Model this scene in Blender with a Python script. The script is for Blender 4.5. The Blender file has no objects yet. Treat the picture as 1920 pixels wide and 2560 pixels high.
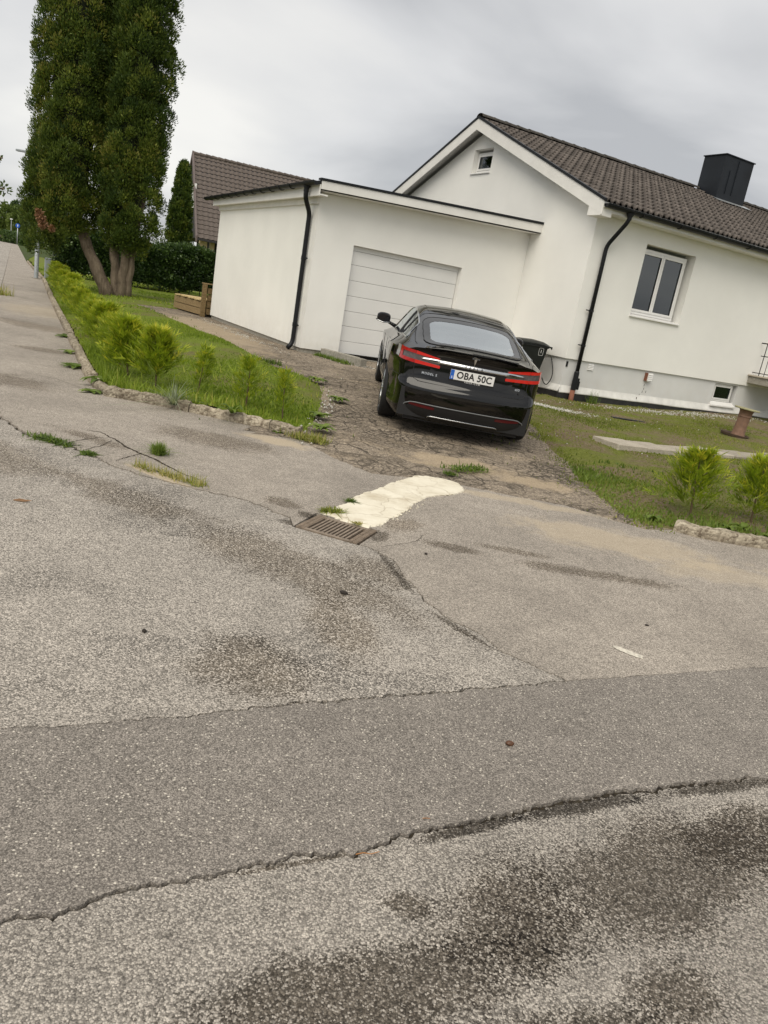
import bpy, bmesh, math, random
import numpy as np
from mathutils import Matrix, Vector

SC = bpy.context.scene
COL = SC.collection
random.seed(7)
RNG = np.random.default_rng(11)
R = math.radians

# ------------------------------------------------------------------ camera
cam_data = bpy.data.cameras.new('camera')
cam = bpy.data.objects.new('camera', cam_data)
COL.objects.link(cam)
cam_data.sensor_fit = 'VERTICAL'
cam_data.sensor_height = 36.0
cam_data.lens = 36.0 * 1883.0 / 2560.0
cam_data.clip_start = 0.05
cam_data.clip_end = 3000.0
CAM_H = 1.55
cam.matrix_world = Matrix(((0.98505208, -0.1722568, 0.0, 0.0),
                           (0.04600785, 0.26309629, -0.96367195, 0.0),
                           (0.16599905, 0.94926705, 0.26708871, CAM_H),
                           (0, 0, 0, 1)))
SC.camera = cam

# ------------------------------------------------------------------ view
SC.view_settings.view_transform = 'Standard'
SC.view_settings.look = 'None'
SC.view_settings.gamma = 1.0
SC.view_settings.use_curve_mapping = False
SC.view_settings.exposure = 0.74
SC.cycles.max_bounces = 6
SC.cycles.diffuse_bounces = 3
SC.cycles.glossy_bounces = 3
SC.cycles.transparent_max_bounces = 8

# ------------------------------------------------------------------ overcast sky
SUN_AZ, SUN_EL = R(-160.0), R(52.0)
world = bpy.data.worlds.new('World')
SC.world = world
world.use_nodes = True
wt = world.node_tree
wt.nodes.clear()


def wn(kind, **kw):
    n = wt.nodes.new(kind)
    for k, v in kw.items():
        setattr(n, k, v)
    return n


def wmath(op, a, b=None, c=None, clamp=False):
    n = wn('ShaderNodeMath', operation=op, use_clamp=clamp)
    for i, q in enumerate((a, b, c)):
        if q is None:
            continue
        if isinstance(q, (int, float)):
            n.inputs[i].default_value = q
        else:
            wt.links.new(q, n.inputs[i])
    return n.outputs[0]


wco = wn('ShaderNodeTexCoord')
wsep = wn('ShaderNodeSeparateXYZ')
wt.links.new(wco.outputs['Generated'], wsep.inputs[0])
wz = wmath('MAXIMUM', wsep.outputs[2], 0.0)
# flat cloud deck: project the direction on a plane overhead
wden = wmath('ADD', wz, 0.24)
wvec = wn('ShaderNodeCombineXYZ')
wt.links.new(wmath('DIVIDE', wsep.outputs[0], wden), wvec.inputs[0])
wt.links.new(wmath('DIVIDE', wsep.outputs[1], wden), wvec.inputs[1])
wmap = wn('ShaderNodeMapping')
wmap.inputs['Location'].default_value = (3.1, 1.3, 0)
wmap.inputs['Rotation'].default_value = (0, 0, R(24))
wmap.inputs['Scale'].default_value = (0.8, 0.95, 1.0)
wt.links.new(wvec.outputs[0], wmap.inputs[0])
wno = wn('ShaderNodeTexNoise')
wno.inputs['Scale'].default_value = 1.0
wno.inputs['Detail'].default_value = 6.0
wno.inputs['Roughness'].default_value = 0.46
wno.inputs['Distortion'].default_value = 0.35
wt.links.new(wmap.outputs[0], wno.inputs['Vector'])
wra = wn('ShaderNodeValToRGB')
wra.color_ramp.elements[0].position = 0.36
wra.color_ramp.elements[0].color = (0.30, 0.304, 0.312, 1)
wra.color_ramp.elements[1].position = 0.66
wra.color_ramp.elements[1].color = (0.565, 0.555, 0.53, 1)
e = wra.color_ramp.elements.new(0.5)
e.color = (0.44, 0.44, 0.44, 1)
wt.links.new(wno.outputs['Fac'], wra.inputs[0])
# even overcast: paler and warmer towards the horizon, brighter towards the zenith
wel = wn('ShaderNodeValToRGB')
wel.color_ramp.interpolation = 'B_SPLINE'
els = wel.color_ramp.elements
els[0].position = 0.0
els[0].color = (1.28, 1.27, 1.18, 1)
els[1].position = 1.0
els[1].color = (3.3, 3.24, 3.1, 1)
for p, cc in ((0.07, (1.60, 1.50, 1.20, 1)), (0.19, (1.34, 1.28, 1.09, 1)), (0.34, (1.02, 1.01, 0.98, 1)),
              (0.55, (1.03, 1.03, 1.03, 1)), (0.78, (2.2, 2.16, 2.08, 1))):
    q = els.new(p)
    q.color = cc
wt.links.new(wz, wel.inputs[0])
wmul = wn('ShaderNodeMix', data_type='RGBA', blend_type='MULTIPLY')
wmul.inputs['Factor'].default_value = 1.0
wt.links.new(wra.outputs[0], wmul.inputs['A'])
wt.links.new(wel.outputs[0], wmul.inputs['B'])
wsky = wn('ShaderNodeTexSky', sky_type='NISHITA', sun_disc=False, sun_elevation=SUN_EL, sun_rotation=SUN_AZ)
wsk2 = wn('ShaderNodeMix', data_type='RGBA', blend_type='MULTIPLY')
wsk2.inputs['Factor'].default_value = 1.0
wt.links.new(wsky.outputs[0], wsk2.inputs['A'])
wsk2.inputs['B'].default_value = (0.1, 0.1, 0.1, 1)
wmx = wn('ShaderNodeMix', data_type='RGBA')
wmx.inputs['Factor'].default_value = 0.95
wt.links.new(wsk2.outputs['Result'], wmx.inputs['A'])
wt.links.new(wmul.outputs['Result'], wmx.inputs['B'])
wbg = wn('ShaderNodeBackground')
wbg.inputs['Strength'].default_value = 1.0
wt.links.new(wmx.outputs['Result'], wbg.inputs['Color'])
wout = wn('ShaderNodeOutputWorld')
wt.links.new(wbg.outputs[0], wout.inputs[0])

sun_data = bpy.data.lights.new('sun', 'SUN')
sun_data.energy = 1.5
sun_data.angle = R(50.0)
sun_data.color = (1.0, 0.93, 0.80)
sun = bpy.data.objects.new('sun', sun_data)
COL.objects.link(sun)
sd = Vector((math.sin(SUN_AZ) * math.cos(SUN_EL), math.cos(SUN_AZ) * math.cos(SUN_EL), math.sin(SUN_EL)))
sun.rotation_euler = sd.to_track_quat('Z', 'Y').to_euler()
sun.location = sd * 60


# ------------------------------------------------------------------ helpers: objects
def tag(o, label=None, cat=None, group=None, kind=None):
    if label:
        o['label'] = label
    if cat:
        o['category'] = cat
    if group:
        o['group'] = group
    if kind:
        o['kind'] = kind
    return o


def thing(name, label, cat, loc=(0, 0, 0), rz=0.0, group=None):
    o = bpy.data.objects.new(name, None)
    o.empty_display_size = 0.2
    COL.objects.link(o)
    o.location = loc
    o.rotation_euler = (0, 0, rz)
    return tag(o, label, cat, group)


def link_mesh(name, me, mat, parent=None):
    o = bpy.data.objects.new(name, me)
    COL.objects.link(o)
    if mat is not None and not me.materials:
        me.materials.append(mat)
    if parent is not None:
        o.parent = parent
    return o


def quads_mesh(name, V, F, smooth=False):
    """fast mesh from numpy arrays; F is (n,3) or (n,4)"""
    V = np.asarray(V, dtype=np.float32).reshape(-1, 3)
    F = np.asarray(F, dtype=np.int32)
    me = bpy.data.meshes.new(name)
    n, k = F.shape
    me.vertices.add(len(V))
    me.vertices.foreach_set('co', V.ravel())
    me.loops.add(n * k)
    me.loops.foreach_set('vertex_index', F.ravel())
    me.polygons.add(n)
    me.polygons.foreach_set('loop_start', np.arange(0, n * k, k, dtype=np.int32))
    me.polygons.foreach_set('loop_total', np.full(n, k, dtype=np.int32))
    if smooth:
        me.polygons.foreach_set('use_smooth', np.ones(n, dtype=bool))
    me.update(calc_edges=True)
    me.validate()
    return me


class MB:
    """collects simple solids, then becomes one mesh object"""

    def __init__(s):
        s.v, s.f = [], []

    def add(s, vs, fs):
        b = len(s.v)
        s.v += [tuple(map(float, p)) for p in vs]
        s.f += [tuple(b + i for i in q) for q in fs]
        return s

    def box(s, x0, x1, y0, y1, z0, z1):
        return s.add([(x0, y0, z0), (x1, y0, z0), (x1, y1, z0), (x0, y1, z0), (x0, y0, z1), (x1, y0, z1), (x1, y1, z1), (x0, y1, z1)],
                     [(3, 2, 1, 0), (4, 5, 6, 7), (0, 1, 5, 4), (1, 2, 6, 5), (2, 3, 7, 6), (3, 0, 4, 7)])

    def prism(s, poly, axis, h0, h1):
        """poly in the two other axes (cyclic order x,y,z), extruded along axis"""
        n = len(poly)

        def P(p, h):
            return {'x': (h, p[0], p[1]), 'y': (p[0], h, p[1]), 'z': (p[0], p[1], h)}[axis]
        return s.add([P(p, h0) for p in poly] + [P(p, h1) for p in poly],
                     [tuple(range(n))[::-1], tuple(range(n, 2 * n))] + [(i, (i + 1) % n, n + (i + 1) % n, n + i) for i in range(n)])

    def tube(s, pts, r, n=10, cap=True):
        pts = [Vector(p) for p in pts]
        m = len(pts)
        rs = r if isinstance(r, (list, tuple)) else [r] * m
        base = len(s.v)
        up = None
        for i, p in enumerate(pts):
            d = (pts[min(i + 1, m - 1)] - pts[max(i - 1, 0)]).normalized()
            if up is None:
                up = Vector((0, 0, 1)) if abs(d.z) < 0.9 else Vector((1, 0, 0))
            a = d.cross(up)
            if a.length < 1e-5:
                a = d.orthogonal()
            a.normalize()
            b = a.cross(d).normalized()
            up = b
            for k in range(n):
                t = 2 * math.pi * k / n
                s.v.append(tuple(p + a * (rs[i] * math.cos(t)) + b * (rs[i] * math.sin(t))))
        for i in range(m - 1):
            for k in range(n):
                s.f.append((base + i * n + k, base + i * n + (k + 1) % n, base + (i + 1) * n + (k + 1) % n, base + (i + 1) * n + k))
        if cap:
            s.f.append(tuple(base + k for k in range(n))[::-1])
            s.f.append(tuple(base + (m - 1) * n + k for k in range(n)))
        return s

    def lathe(s, prof, c=(0, 0, 0), n=24, axis='z'):
        base = len(s.v)
        for (r, h) in prof:
            for k in range(n):
                t = 2 * math.pi * k / n
                a, b = r * math.cos(t), r * math.sin(t)
                p = {'z': (a, b, h), 'y': (a, h, b), 'x': (h, a, b)}[axis]
                s.v.append((c[0] + p[0], c[1] + p[1], c[2] + p[2]))
        m = len(prof)
        for i in range(m - 1):
            for k in range(n):
                s.f.append((base + i * n + k, base + i * n + (k + 1) % n, base + (i + 1) * n + (k + 1) % n, base + (i + 1) * n + k))
        return s

    def grid(s, P):
        """P: array (m,n,3)"""
        m, n = len(P), len(P[0])
        base = len(s.v)
        for row in P:
            for p in row:
                s.v.append(tuple(map(float, p)))
        for i in range(m - 1):
            for j in range(n - 1):
                s.f.append((base + i * n + j, base + i * n + j + 1, base + (i + 1) * n + j + 1, base + (i + 1) * n + j))
        return s

    def xf(s, M, start=0):
        for i in range(start, len(s.v)):
            s.v[i] = tuple(M @ Vector(s.v[i]))
        return s

    def mesh(s, name, smooth=False):
        me = bpy.data.meshes.new(name)
        me.from_pydata(s.v, [], s.f)
        bm = bmesh.new()
        bm.from_mesh(me)
        bmesh.ops.recalc_face_normals(bm, faces=bm.faces)
        bm.to_mesh(me)
        bm.free()
        if smooth:
            for p in me.polygons:
                p.use_smooth = True
        me.update()
        return me

    def build(s, name, mat, parent=None, smooth=False, bevel=0.0, auto=None):
        o = link_mesh(name, s.mesh(name, smooth), mat, parent)
        if bevel:
            m = o.modifiers.new('bevel', 'BEVEL')
            m.width = bevel
            m.segments = 2
            m.limit_method = 'ANGLE'
            m.angle_limit = R(50)
        if auto is not None:
            try:
                o.data.set_sharp_from_angle(angle=R(auto))
            except Exception:
                pass
        return o


def bez(p0, p1, p2, n=6):
    p0, p1, p2 = Vector(p0), Vector(p1), Vector(p2)
    return [p0 * (1 - t) ** 2 + p1 * 2 * t * (1 - t) + p2 * t * t for t in [i / n for i in range(n + 1)]]


def smooth_path(pts, rad, n=5):
    out = [Vector(pts[0])]
    for i in range(1, len(pts) - 1):
        a, b, c = Vector(pts[i - 1]), Vector(pts[i]), Vector(pts[i + 1])
        d1, d2 = (a - b), (c - b)
        r1 = min(rad, d1.length * 0.48)
        r2 = min(rad, d2.length * 0.48)
        out += bez(b + d1.normalized() * r1, b, b + d2.normalized() * r2, n)
    out.append(Vector(pts[-1]))
    return out


def pchip(xs, ys):
    xs, ys = np.asarray(xs, float), np.asarray(ys, float)
    h = np.diff(xs)
    dl = np.diff(ys) / h
    m = np.zeros(len(xs))
    m[0], m[-1] = dl[0], dl[-1]
    for i in range(1, len(xs) - 1):
        if dl[i - 1] * dl[i] > 0:
            w1, w2 = 2 * h[i] + h[i - 1], h[i] + 2 * h[i - 1]
            m[i] = (w1 + w2) / (w1 / dl[i - 1] + w2 / dl[i])

    def fn(x):
        x = np.clip(np.asarray(x, float), xs[0], xs[-1])
        i = np.clip(np.searchsorted(xs, x) - 1, 0, len(h) - 1)
        t = (x - xs[i]) / h[i]
        return ((2 * t ** 3 - 3 * t ** 2 + 1) * ys[i] + (t ** 3 - 2 * t ** 2 + t) * h[i] * m[i]
                + (-2 * t ** 3 + 3 * t ** 2) * ys[i + 1] + (t ** 3 - t ** 2) * h[i] * m[i + 1])
    return fn


# ------------------------------------------------------------------ helpers: node materials
class NT:
    def __init__(s, name):
        s.m = bpy.data.materials.new(name)
        s.m.use_nodes = True
        s.t = s.m.node_tree
        s.t.nodes.clear()
        s.out = s.t.nodes.new('ShaderNodeOutputMaterial')
        s.bsdf = s.t.nodes.new('ShaderNodeBsdfPrincipled')
        s.t.links.new(s.bsdf.outputs[0], s.out.inputs[0])
        s.co = s.t.nodes.new('ShaderNodeTexCoord').outputs['Object']

    def put(s, sock, val):
        if isinstance(val, bpy.types.NodeSocket):
            s.t.links.new(val, sock)
        elif val is not None:
            if isinstance(val, (tuple, list)) and len(val) == 3 and sock.type == 'RGBA':
                val = (*val, 1)
            sock.default_value = val

    def node(s, kind, ins=None, **kw):
        n = s.t.nodes.new(kind)
        for k, v in kw.items():
            setattr(n, k, v)
        for k, v in (ins or {}).items():
            s.put(n.inputs[k], v)
        return n

    def noise(s, scale, detail=4, rough=0.55, dist=0.0, vec=None, out='Fac'):
        return s.node('ShaderNodeTexNoise', {'Vector': vec or s.co, 'Scale': scale, 'Detail': detail, 'Roughness': rough, 'Distortion': dist}).outputs[out]

    def voro(s, scale, feature='F1', vec=None, rand=1.0):
        return s.node('ShaderNodeTexVoronoi', {'Vector': vec or s.co, 'Scale': scale, 'Randomness': rand}, feature=feature)

    def math(s, op, a, b=None, clamp=False):
        n = s.node('ShaderNodeMath', operation=op, use_clamp=clamp)
        s.put(n.inputs[0], a)
        if b is not None:
            s.put(n.inputs[1], b)
        return n.outputs[0]

    def ramp(s, fac, stops, interp='LINEAR'):
        n = s.node('ShaderNodeValToRGB')
        n.color_ramp.interpolation = interp
        el = n.color_ramp.elements
        while len(el) < len(stops):
            el.new(0.5)
        for q, (p, c) in zip(el, stops):
            q.position = p
            q.color = (c, c, c, 1) if isinstance(c, (int, float)) else (*c, 1)
        s.put(n.inputs[0], fac)
        return n.outputs[0]

    def mix(s, fac, a, b, blend='MIX'):
        n = s.node('ShaderNodeMix', data_type='RGBA', blend_type=blend)
        s.put(n.inputs['Factor'], fac)
        s.put(n.inputs['A'], a)
        s.put(n.inputs['B'], b)
        return n.outputs['Result']

    def bump(s, h, strength=0.3, dist=0.01):
        n = s.node('ShaderNodeBump', {'Height': h, 'Strength': strength, 'Distance': dist})
        s.put(s.bsdf.inputs['Normal'], n.outputs[0])
        return n

    def scalev(s, sx, sy, sz, rot=(0, 0, 0), loc=(0, 0, 0)):
        n = s.node('ShaderNodeMapping', {'Vector': s.co, 'Scale': (sx, sy, sz), 'Rotation': rot, 'Location': loc})
        return n.outputs[0]

    def blob(s, x, y, rx, ry, rot=0.0, wob=0.35, wscale=3.0, grain=None):
        """soft-edged spot on the ground: 1 inside, 0 outside, ragged"""
        d = s.node('ShaderNodeVectorMath', {0: s.co, 1: (x, y, 0)}, operation='SUBTRACT').outputs[0]
        d = s.node('ShaderNodeMapping', {'Vector': d, 'Rotation': (0, 0, -rot)}, vector_type='POINT').outputs[0]
        d = s.node('ShaderNodeVectorMath', {0: d, 1: (1.0 / rx, 1.0 / ry, 0)}, operation='MULTIPLY').outputs[0]
        ln = s.node('ShaderNodeVectorMath', {0: d}, operation='LENGTH').outputs['Value']
        if not hasattr(s, 'wn'):
            s.wn = {}
        if wscale not in s.wn:
            s.wn[wscale] = s.noise(wscale, 5, 0.65)
        nz = s.wn[wscale]
        ln = s.math('ADD', ln, s.math('MULTIPLY', s.math('SUBTRACT', nz, 0.5), wob * 4))
        if grain is not None:
            ln = s.math('ADD', ln, s.math('MULTIPLY', s.math('SUBTRACT', grain, 0.5), 0.36))
        return s.ramp(ln, [(0.45, 1.0), (1.0, 0.0)], 'EASE')

    def set(s, **kw):
        names = {'color': 'Base Color', 'rough': 'Roughness', 'metal': 'Metallic', 'ior': 'IOR', 'coat': 'Coat Weight', 'coat_rough': 'Coat Roughness',
                 'spec': 'Specular IOR Level', 'emit': 'Emission Color', 'emit_s': 'Emission Strength', 'trans': 'Transmission Weight', 'sss': 'Subsurface Weight', 'alpha': 'Alpha'}
        for k, v in kw.items():
            s.put(s.bsdf.inputs[names[k]], v)
        return s.m


def plain(name, col, rough=0.5, metal=0.0, var=0.12, nscale=6.0, bump=0.0, bscale=60.0, **kw):
    n = NT(name)
    a = tuple(c * (1 - var) for c in col)
    b = tuple(min(1, c * (1 + var)) for c in col)
    n.set(color=n.ramp(n.noise(nscale, 5), [(0.3, a), (0.7, b)]), rough=rough, metal=metal, **kw)
    if bump:
        n.bump(n.noise(bscale, 4), bump, 0.01)
    return n.m


# ------------------------------------------------------------------ the lie of the land
# house frame: u along the house front, v away from the street
UA = R(30.0)
U = np.array([math.cos(UA), math.sin(UA)])
Vv = np.array([-math.sin(UA), math.cos(UA)])


def W(a, b, z=0.0):
    p = U * a + Vv * b
    return (float(p[0]), float(p[1]), z)


def S3(t):
    t = np.clip(t, 0, 1)
    return t * t * (3 - 2 * t)


def Z(X, Y):
    X, Y = np.asarray(X, float), np.asarray(Y, float)
    a = X * U[0] + Y * U[1]
    b = X * Vv[0] + Y * Vv[1]
    return 0.27 * S3((b - 6.0) / 8.0) * S3((a - 1.2) / 3.0) * (1 - 0.5 * S3((a - 6.8) / 3.6) * (1 - S3((a - 12) / 5)) * (1 - S3((b - 12.5) / 1.2)))


def in_poly(X, Y, poly):
    X, Y = np.asarray(X, float), np.asarray(Y, float)
    ins = np.zeros(X.shape, bool)
    n = len(poly)
    j = n - 1
    for i in range(n):
        xi, yi = poly[i][:2]
        xj, yj = poly[j][:2]
        cond = ((yi > Y) != (yj > Y)) & (X < (xj - xi) * (Y - yi) / (yj - yi + 1e-12) + xi)
        ins ^= cond
        j = i
    return ins


def dist_line(X, Y, line):
    X, Y = np.asarray(X, float), np.asarray(Y, float)
    d = np.full(X.shape, 1e9)
    for p, q in zip(line[:-1], line[1:]):
        px, py, qx, qy = p[0], p[1], q[0], q[1]
        dx, dy = qx - px, qy - py
        t = np.clip(((X - px) * dx + (Y - py) * dy) / (dx * dx + dy * dy + 1e-12), 0, 1)
        d = np.minimum(d, np.hypot(X - px - t * dx, Y - py - t * dy))
    return d


def resample(line, step, jit=0.0, rng=None):
    """evenly spaced points along a polyline with sideways raggedness"""
    rng = rng or RNG
    P = np.array([q[:2] for q in line], float)
    L = np.r_[0, np.cumsum(np.hypot(*np.diff(P, axis=0).T))]
    n = max(2, int(L[-1] / step))
    s = np.linspace(0, L[-1], n + 1)
    Q = np.c_[np.interp(s, L, P[:, 0]), np.interp(s, L, P[:, 1])]
    T = np.gradient(Q, axis=0)
    T /= np.linalg.norm(T, axis=1)[:, None] + 1e-9
    Nn = np.c_[-T[:, 1], T[:, 0]]
    if jit:
        j = rng.normal(0, 1, n + 1)
        j2 = np.convolve(rng.normal(0, 1, n + 9), np.ones(9) / 3, 'valid')
        Q = Q + Nn * ((j * 0.45 + j2 * 0.8) * jit)[:, None]
    return Q, Nn
# ------------------------------------------------------------------ materials
def asphalt(name, dark, light, scale, specks=0.0, contrast=1.0, tint=(1.0, 0.905, 0.79), blobs=(), sand=(), mottle=None, bump=0.5, wear=0.16):
    """stones in binder: every stone its own grey, binder darker between them; blobs are damp and dirt stains, one by the grate with moss shadow painted in, sand is blown sand"""
    n = NT(name)
    wob = n.node('ShaderNodeTexNoise', {'Vector': n.co, 'Scale': scale * 0.9, 'Detail': 1.0, 'Roughness': 0.6}).outputs['Color']
    wv = n.node('ShaderNodeVectorMath', {0: wob, 1: (1.1 / scale, 1.1 / scale, 1.1 / scale)}, operation='MULTIPLY').outputs[0]
    wv = n.node('ShaderNodeVectorMath', {0: n.co, 1: wv}, operation='ADD').outputs[0]
    vo = n.voro(scale, vec=wv)
    cell = n.node('ShaderNodeSeparateColor', {0: vo.outputs['Color']}).outputs[0]
    mid = tuple((dark + light) * 0.5 * t for t in tint)
    lo = tuple((mid[i] + (dark * tint[i] - mid[i]) * contrast) for i in range(3))
    hi = tuple((mid[i] + (light * tint[i] - mid[i]) * contrast) for i in range(3))
    col = n.ramp(cell, [(0.0, lo), (0.55, mid), (1.0, hi)])
    gap = n.ramp(vo.outputs['Distance'], [(0.35, 1.0), (0.75, 0.42)])
    col = n.mix(0.8, col, gap, 'MULTIPLY')
    fine = n.noise(scale * 2.3, 2, 0.7)
    col = n.mix(0.55, col, n.ramp(fine, [(0.3, 0.72), (0.7, 1.22)]), 'MULTIPLY')
    big = n.noise(0.9, 4, 0.6, 0.4)
    col = n.mix(1.0, col, n.ramp(big, [(0.3, 1 - wear), (0.5, 1.0), (0.72, 1 + wear)]), 'MULTIPLY')
    med = n.noise(7.0, 3, 0.65)
    col = n.mix(1.0, col, n.ramp(med, [(0.3, 0.9), (0.7, 1.1)]), 'MULTIPLY')
    if specks:
        sp = n.voro(scale * 0.45, vec=wv)
        sc = n.node('ShaderNodeSeparateColor', {0: sp.outputs['Color']}).outputs[1]
        msk = n.math('MULTIPLY', n.ramp(sc, [(1 - specks, 0.0), (1 - specks + 0.01, 1.0)]), n.ramp(sp.outputs['Distance'], [(0.20, 1.0), (0.42, 0.0)]))
        col = n.mix(n.math('MULTIPLY', msk, 0.75), col, (0.78, 0.72, 0.61))
    if mottle:
        sc_, lo_, hi_, amt, loc = mottle
        mk = n.ramp(n.noise(sc_, 5, 0.62, 0.6, vec=n.scalev(1, 1, 1, loc=loc)), [(lo_, 0.0), (hi_, 1.0)])
        # bare binder left between the stones where the surface has worn: stones stay pale, gaps go dark
        worn = n.mix(1.0, col, n.ramp(cell, [(0.0, amt * 0.55), (0.6, amt), (0.85, 1.0), (1.0, 1.25)]), 'MULTIPLY')
        col = n.mix(mk, col, worn)
    for (x, y, rx, ry, rot, k) in blobs:
        mk = n.blob(x, y, rx, ry, rot, grain=cell)
        worn = n.mix(1.0, col, n.ramp(cell, [(0.0, (k * 0.75, k * 0.70, k * 0.63)), (0.7, (k, k * 0.95, k * 0.88)), (1.0, (min(1.1, k * 1.7),) * 3)]), 'MULTIPLY')
        col = n.mix(mk, col, worn)
    for (x, y, rx, ry, rot, k) in sand:
        mk = n.math('MULTIPLY', n.blob(x, y, rx, ry, rot, 0.45, 4.0), k)
        col = n.mix(mk, col, n.mix(1.0, (0.50, 0.41, 0.29), n.ramp(fine, [(0.3, 0.75), (0.7, 1.2)]), 'MULTIPLY'))
    n.set(color=col, rough=n.ramp(cell, [(0, 0.95), (1, 0.78)]), spec=0.25)
    hgt = n.math('ADD', n.math('MULTIPLY', vo.outputs['Distance'], -1.0), n.math('MULTIPLY', fine, 0.5))
    n.bump(hgt, bump, 1.1 / scale)
    return n.m


M = {}
M['road'] = asphalt('coarse_road_asphalt', 0.20, 0.66, 175, contrast=1.1, mottle=(1.2, 0.52, 0.70, 0.58, (4.2, 1.7, 0)),
                    blobs=[(0.13, 4.30, 0.42, 0.04, R(-70), 0.36), (0.48, 3.62, 0.34, 0.035, R(-48), 0.42), (-0.62, 4.92, 0.10, 0.07, 0, 0.4), (-0.55, 4.15, 1.2, 0.34, R(-32), 0.62), (-1.75, 4.85, 0.75, 0.28, R(-28), 0.66), (0.0, 4.25, 0.32, 0.30, R(-40), 0.62),
                           (-0.45, 2.85, 0.30, 0.35, R(30), 0.62), (-3.0, 5.3, 0.9, 0.5, R(-30), 0.7), (-0.1, 3.4, 0.22, 0.5, R(20), 0.7)])
M['road_near'] = asphalt('near_road_asphalt', 0.19, 0.66, 190, contrast=1.0, bump=0.7,
                         blobs=[(1.05, 2.02, 0.75, 0.27, R(33), 0.44), (0.15, 1.40, 0.62, 0.16, R(22), 0.42), (0.55, 1.72, 0.30, 0.24, R(40), 0.48), (1.5, 2.3, 0.5, 0.18, R(28), 0.5), (0.6, 1.35, 0.5, 0.12, R(20), 0.42), (0.45, 2.065, 0.30, 0.034, R(31), 0.28), (0.85, 2.28, 0.40, 0.052, R(27), 0.24), (1.45, 2.555, 0.5, 0.048, R(24), 0.28), (-0.1, 1.765, 0.3, 0.012, R(27), 0.5),
                                (0.25, 1.7, 0.10, 0.06, 0, 0.5), (0.95, 1.55, 0.2, 0.14, R(20), 0.5)])
M['patch'] = asphalt('patch_asphalt', 0.175, 0.39, 220, specks=0.13, contrast=1.25, tint=(1.0, 0.895, 0.785), bump=0.35, wear=0.10)
M['pavement'] = asphalt('pavement_asphalt', 0.265, 0.55, 180, contrast=1.25, tint=(1.0, 0.885, 0.755), bump=0.35, specks=0.02,
                        blobs=[(-1.75, 7.1, 0.75, 0.42, R(-15), 0.62), (0.52, 4.98, 0.30, 0.10, R(-8), 0.5), (1.55, 4.93, 0.75, 0.13, R(2), 0.55), (0.95, 5.15, 0.3, 0.09, 0, 0.6),
                               (-4.4, 8.3, 0.7, 0.45, R(-20), 0.62), (-7.0, 14.2, 1.3, 0.6, R(-20), 0.7), (-0.75, 5.35, 0.22, 0.13, R(-30), 0.55), (-0.55, 5.16, 0.11, 0.10, R(-30), 0.35), (0.0, 4.95, 0.08, 0.16, R(-15), 0.4), (-2.6, 6.3, 0.55, 0.12, R(-25), 0.6),  # dark spot at the grate's left corner: dirt plus painted shadow of the moss
                               (0.15, 5.3, 0.16, 0.28, R(-25), 0.72), (-5.4, 11.2, 0.6, 0.3, 0, 0.68)],
                        sand=[(1.9, 5.9, 1.1, 0.45, R(-6), 0.5), (-1.2, 7.55, 0.5, 0.22, R(-15), 0.7), (-1.75, 5.5, 0.42, 0.06, R(-28), 0.8), (1.2, 6.75, 1.1, 0.16, R(-3), 0.5), (2.6, 5.5, 0.8, 0.3, R(10), 0.35),
                              (-8.5, 17.5, 1.2, 2.0, R(25), 0.35)])


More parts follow.
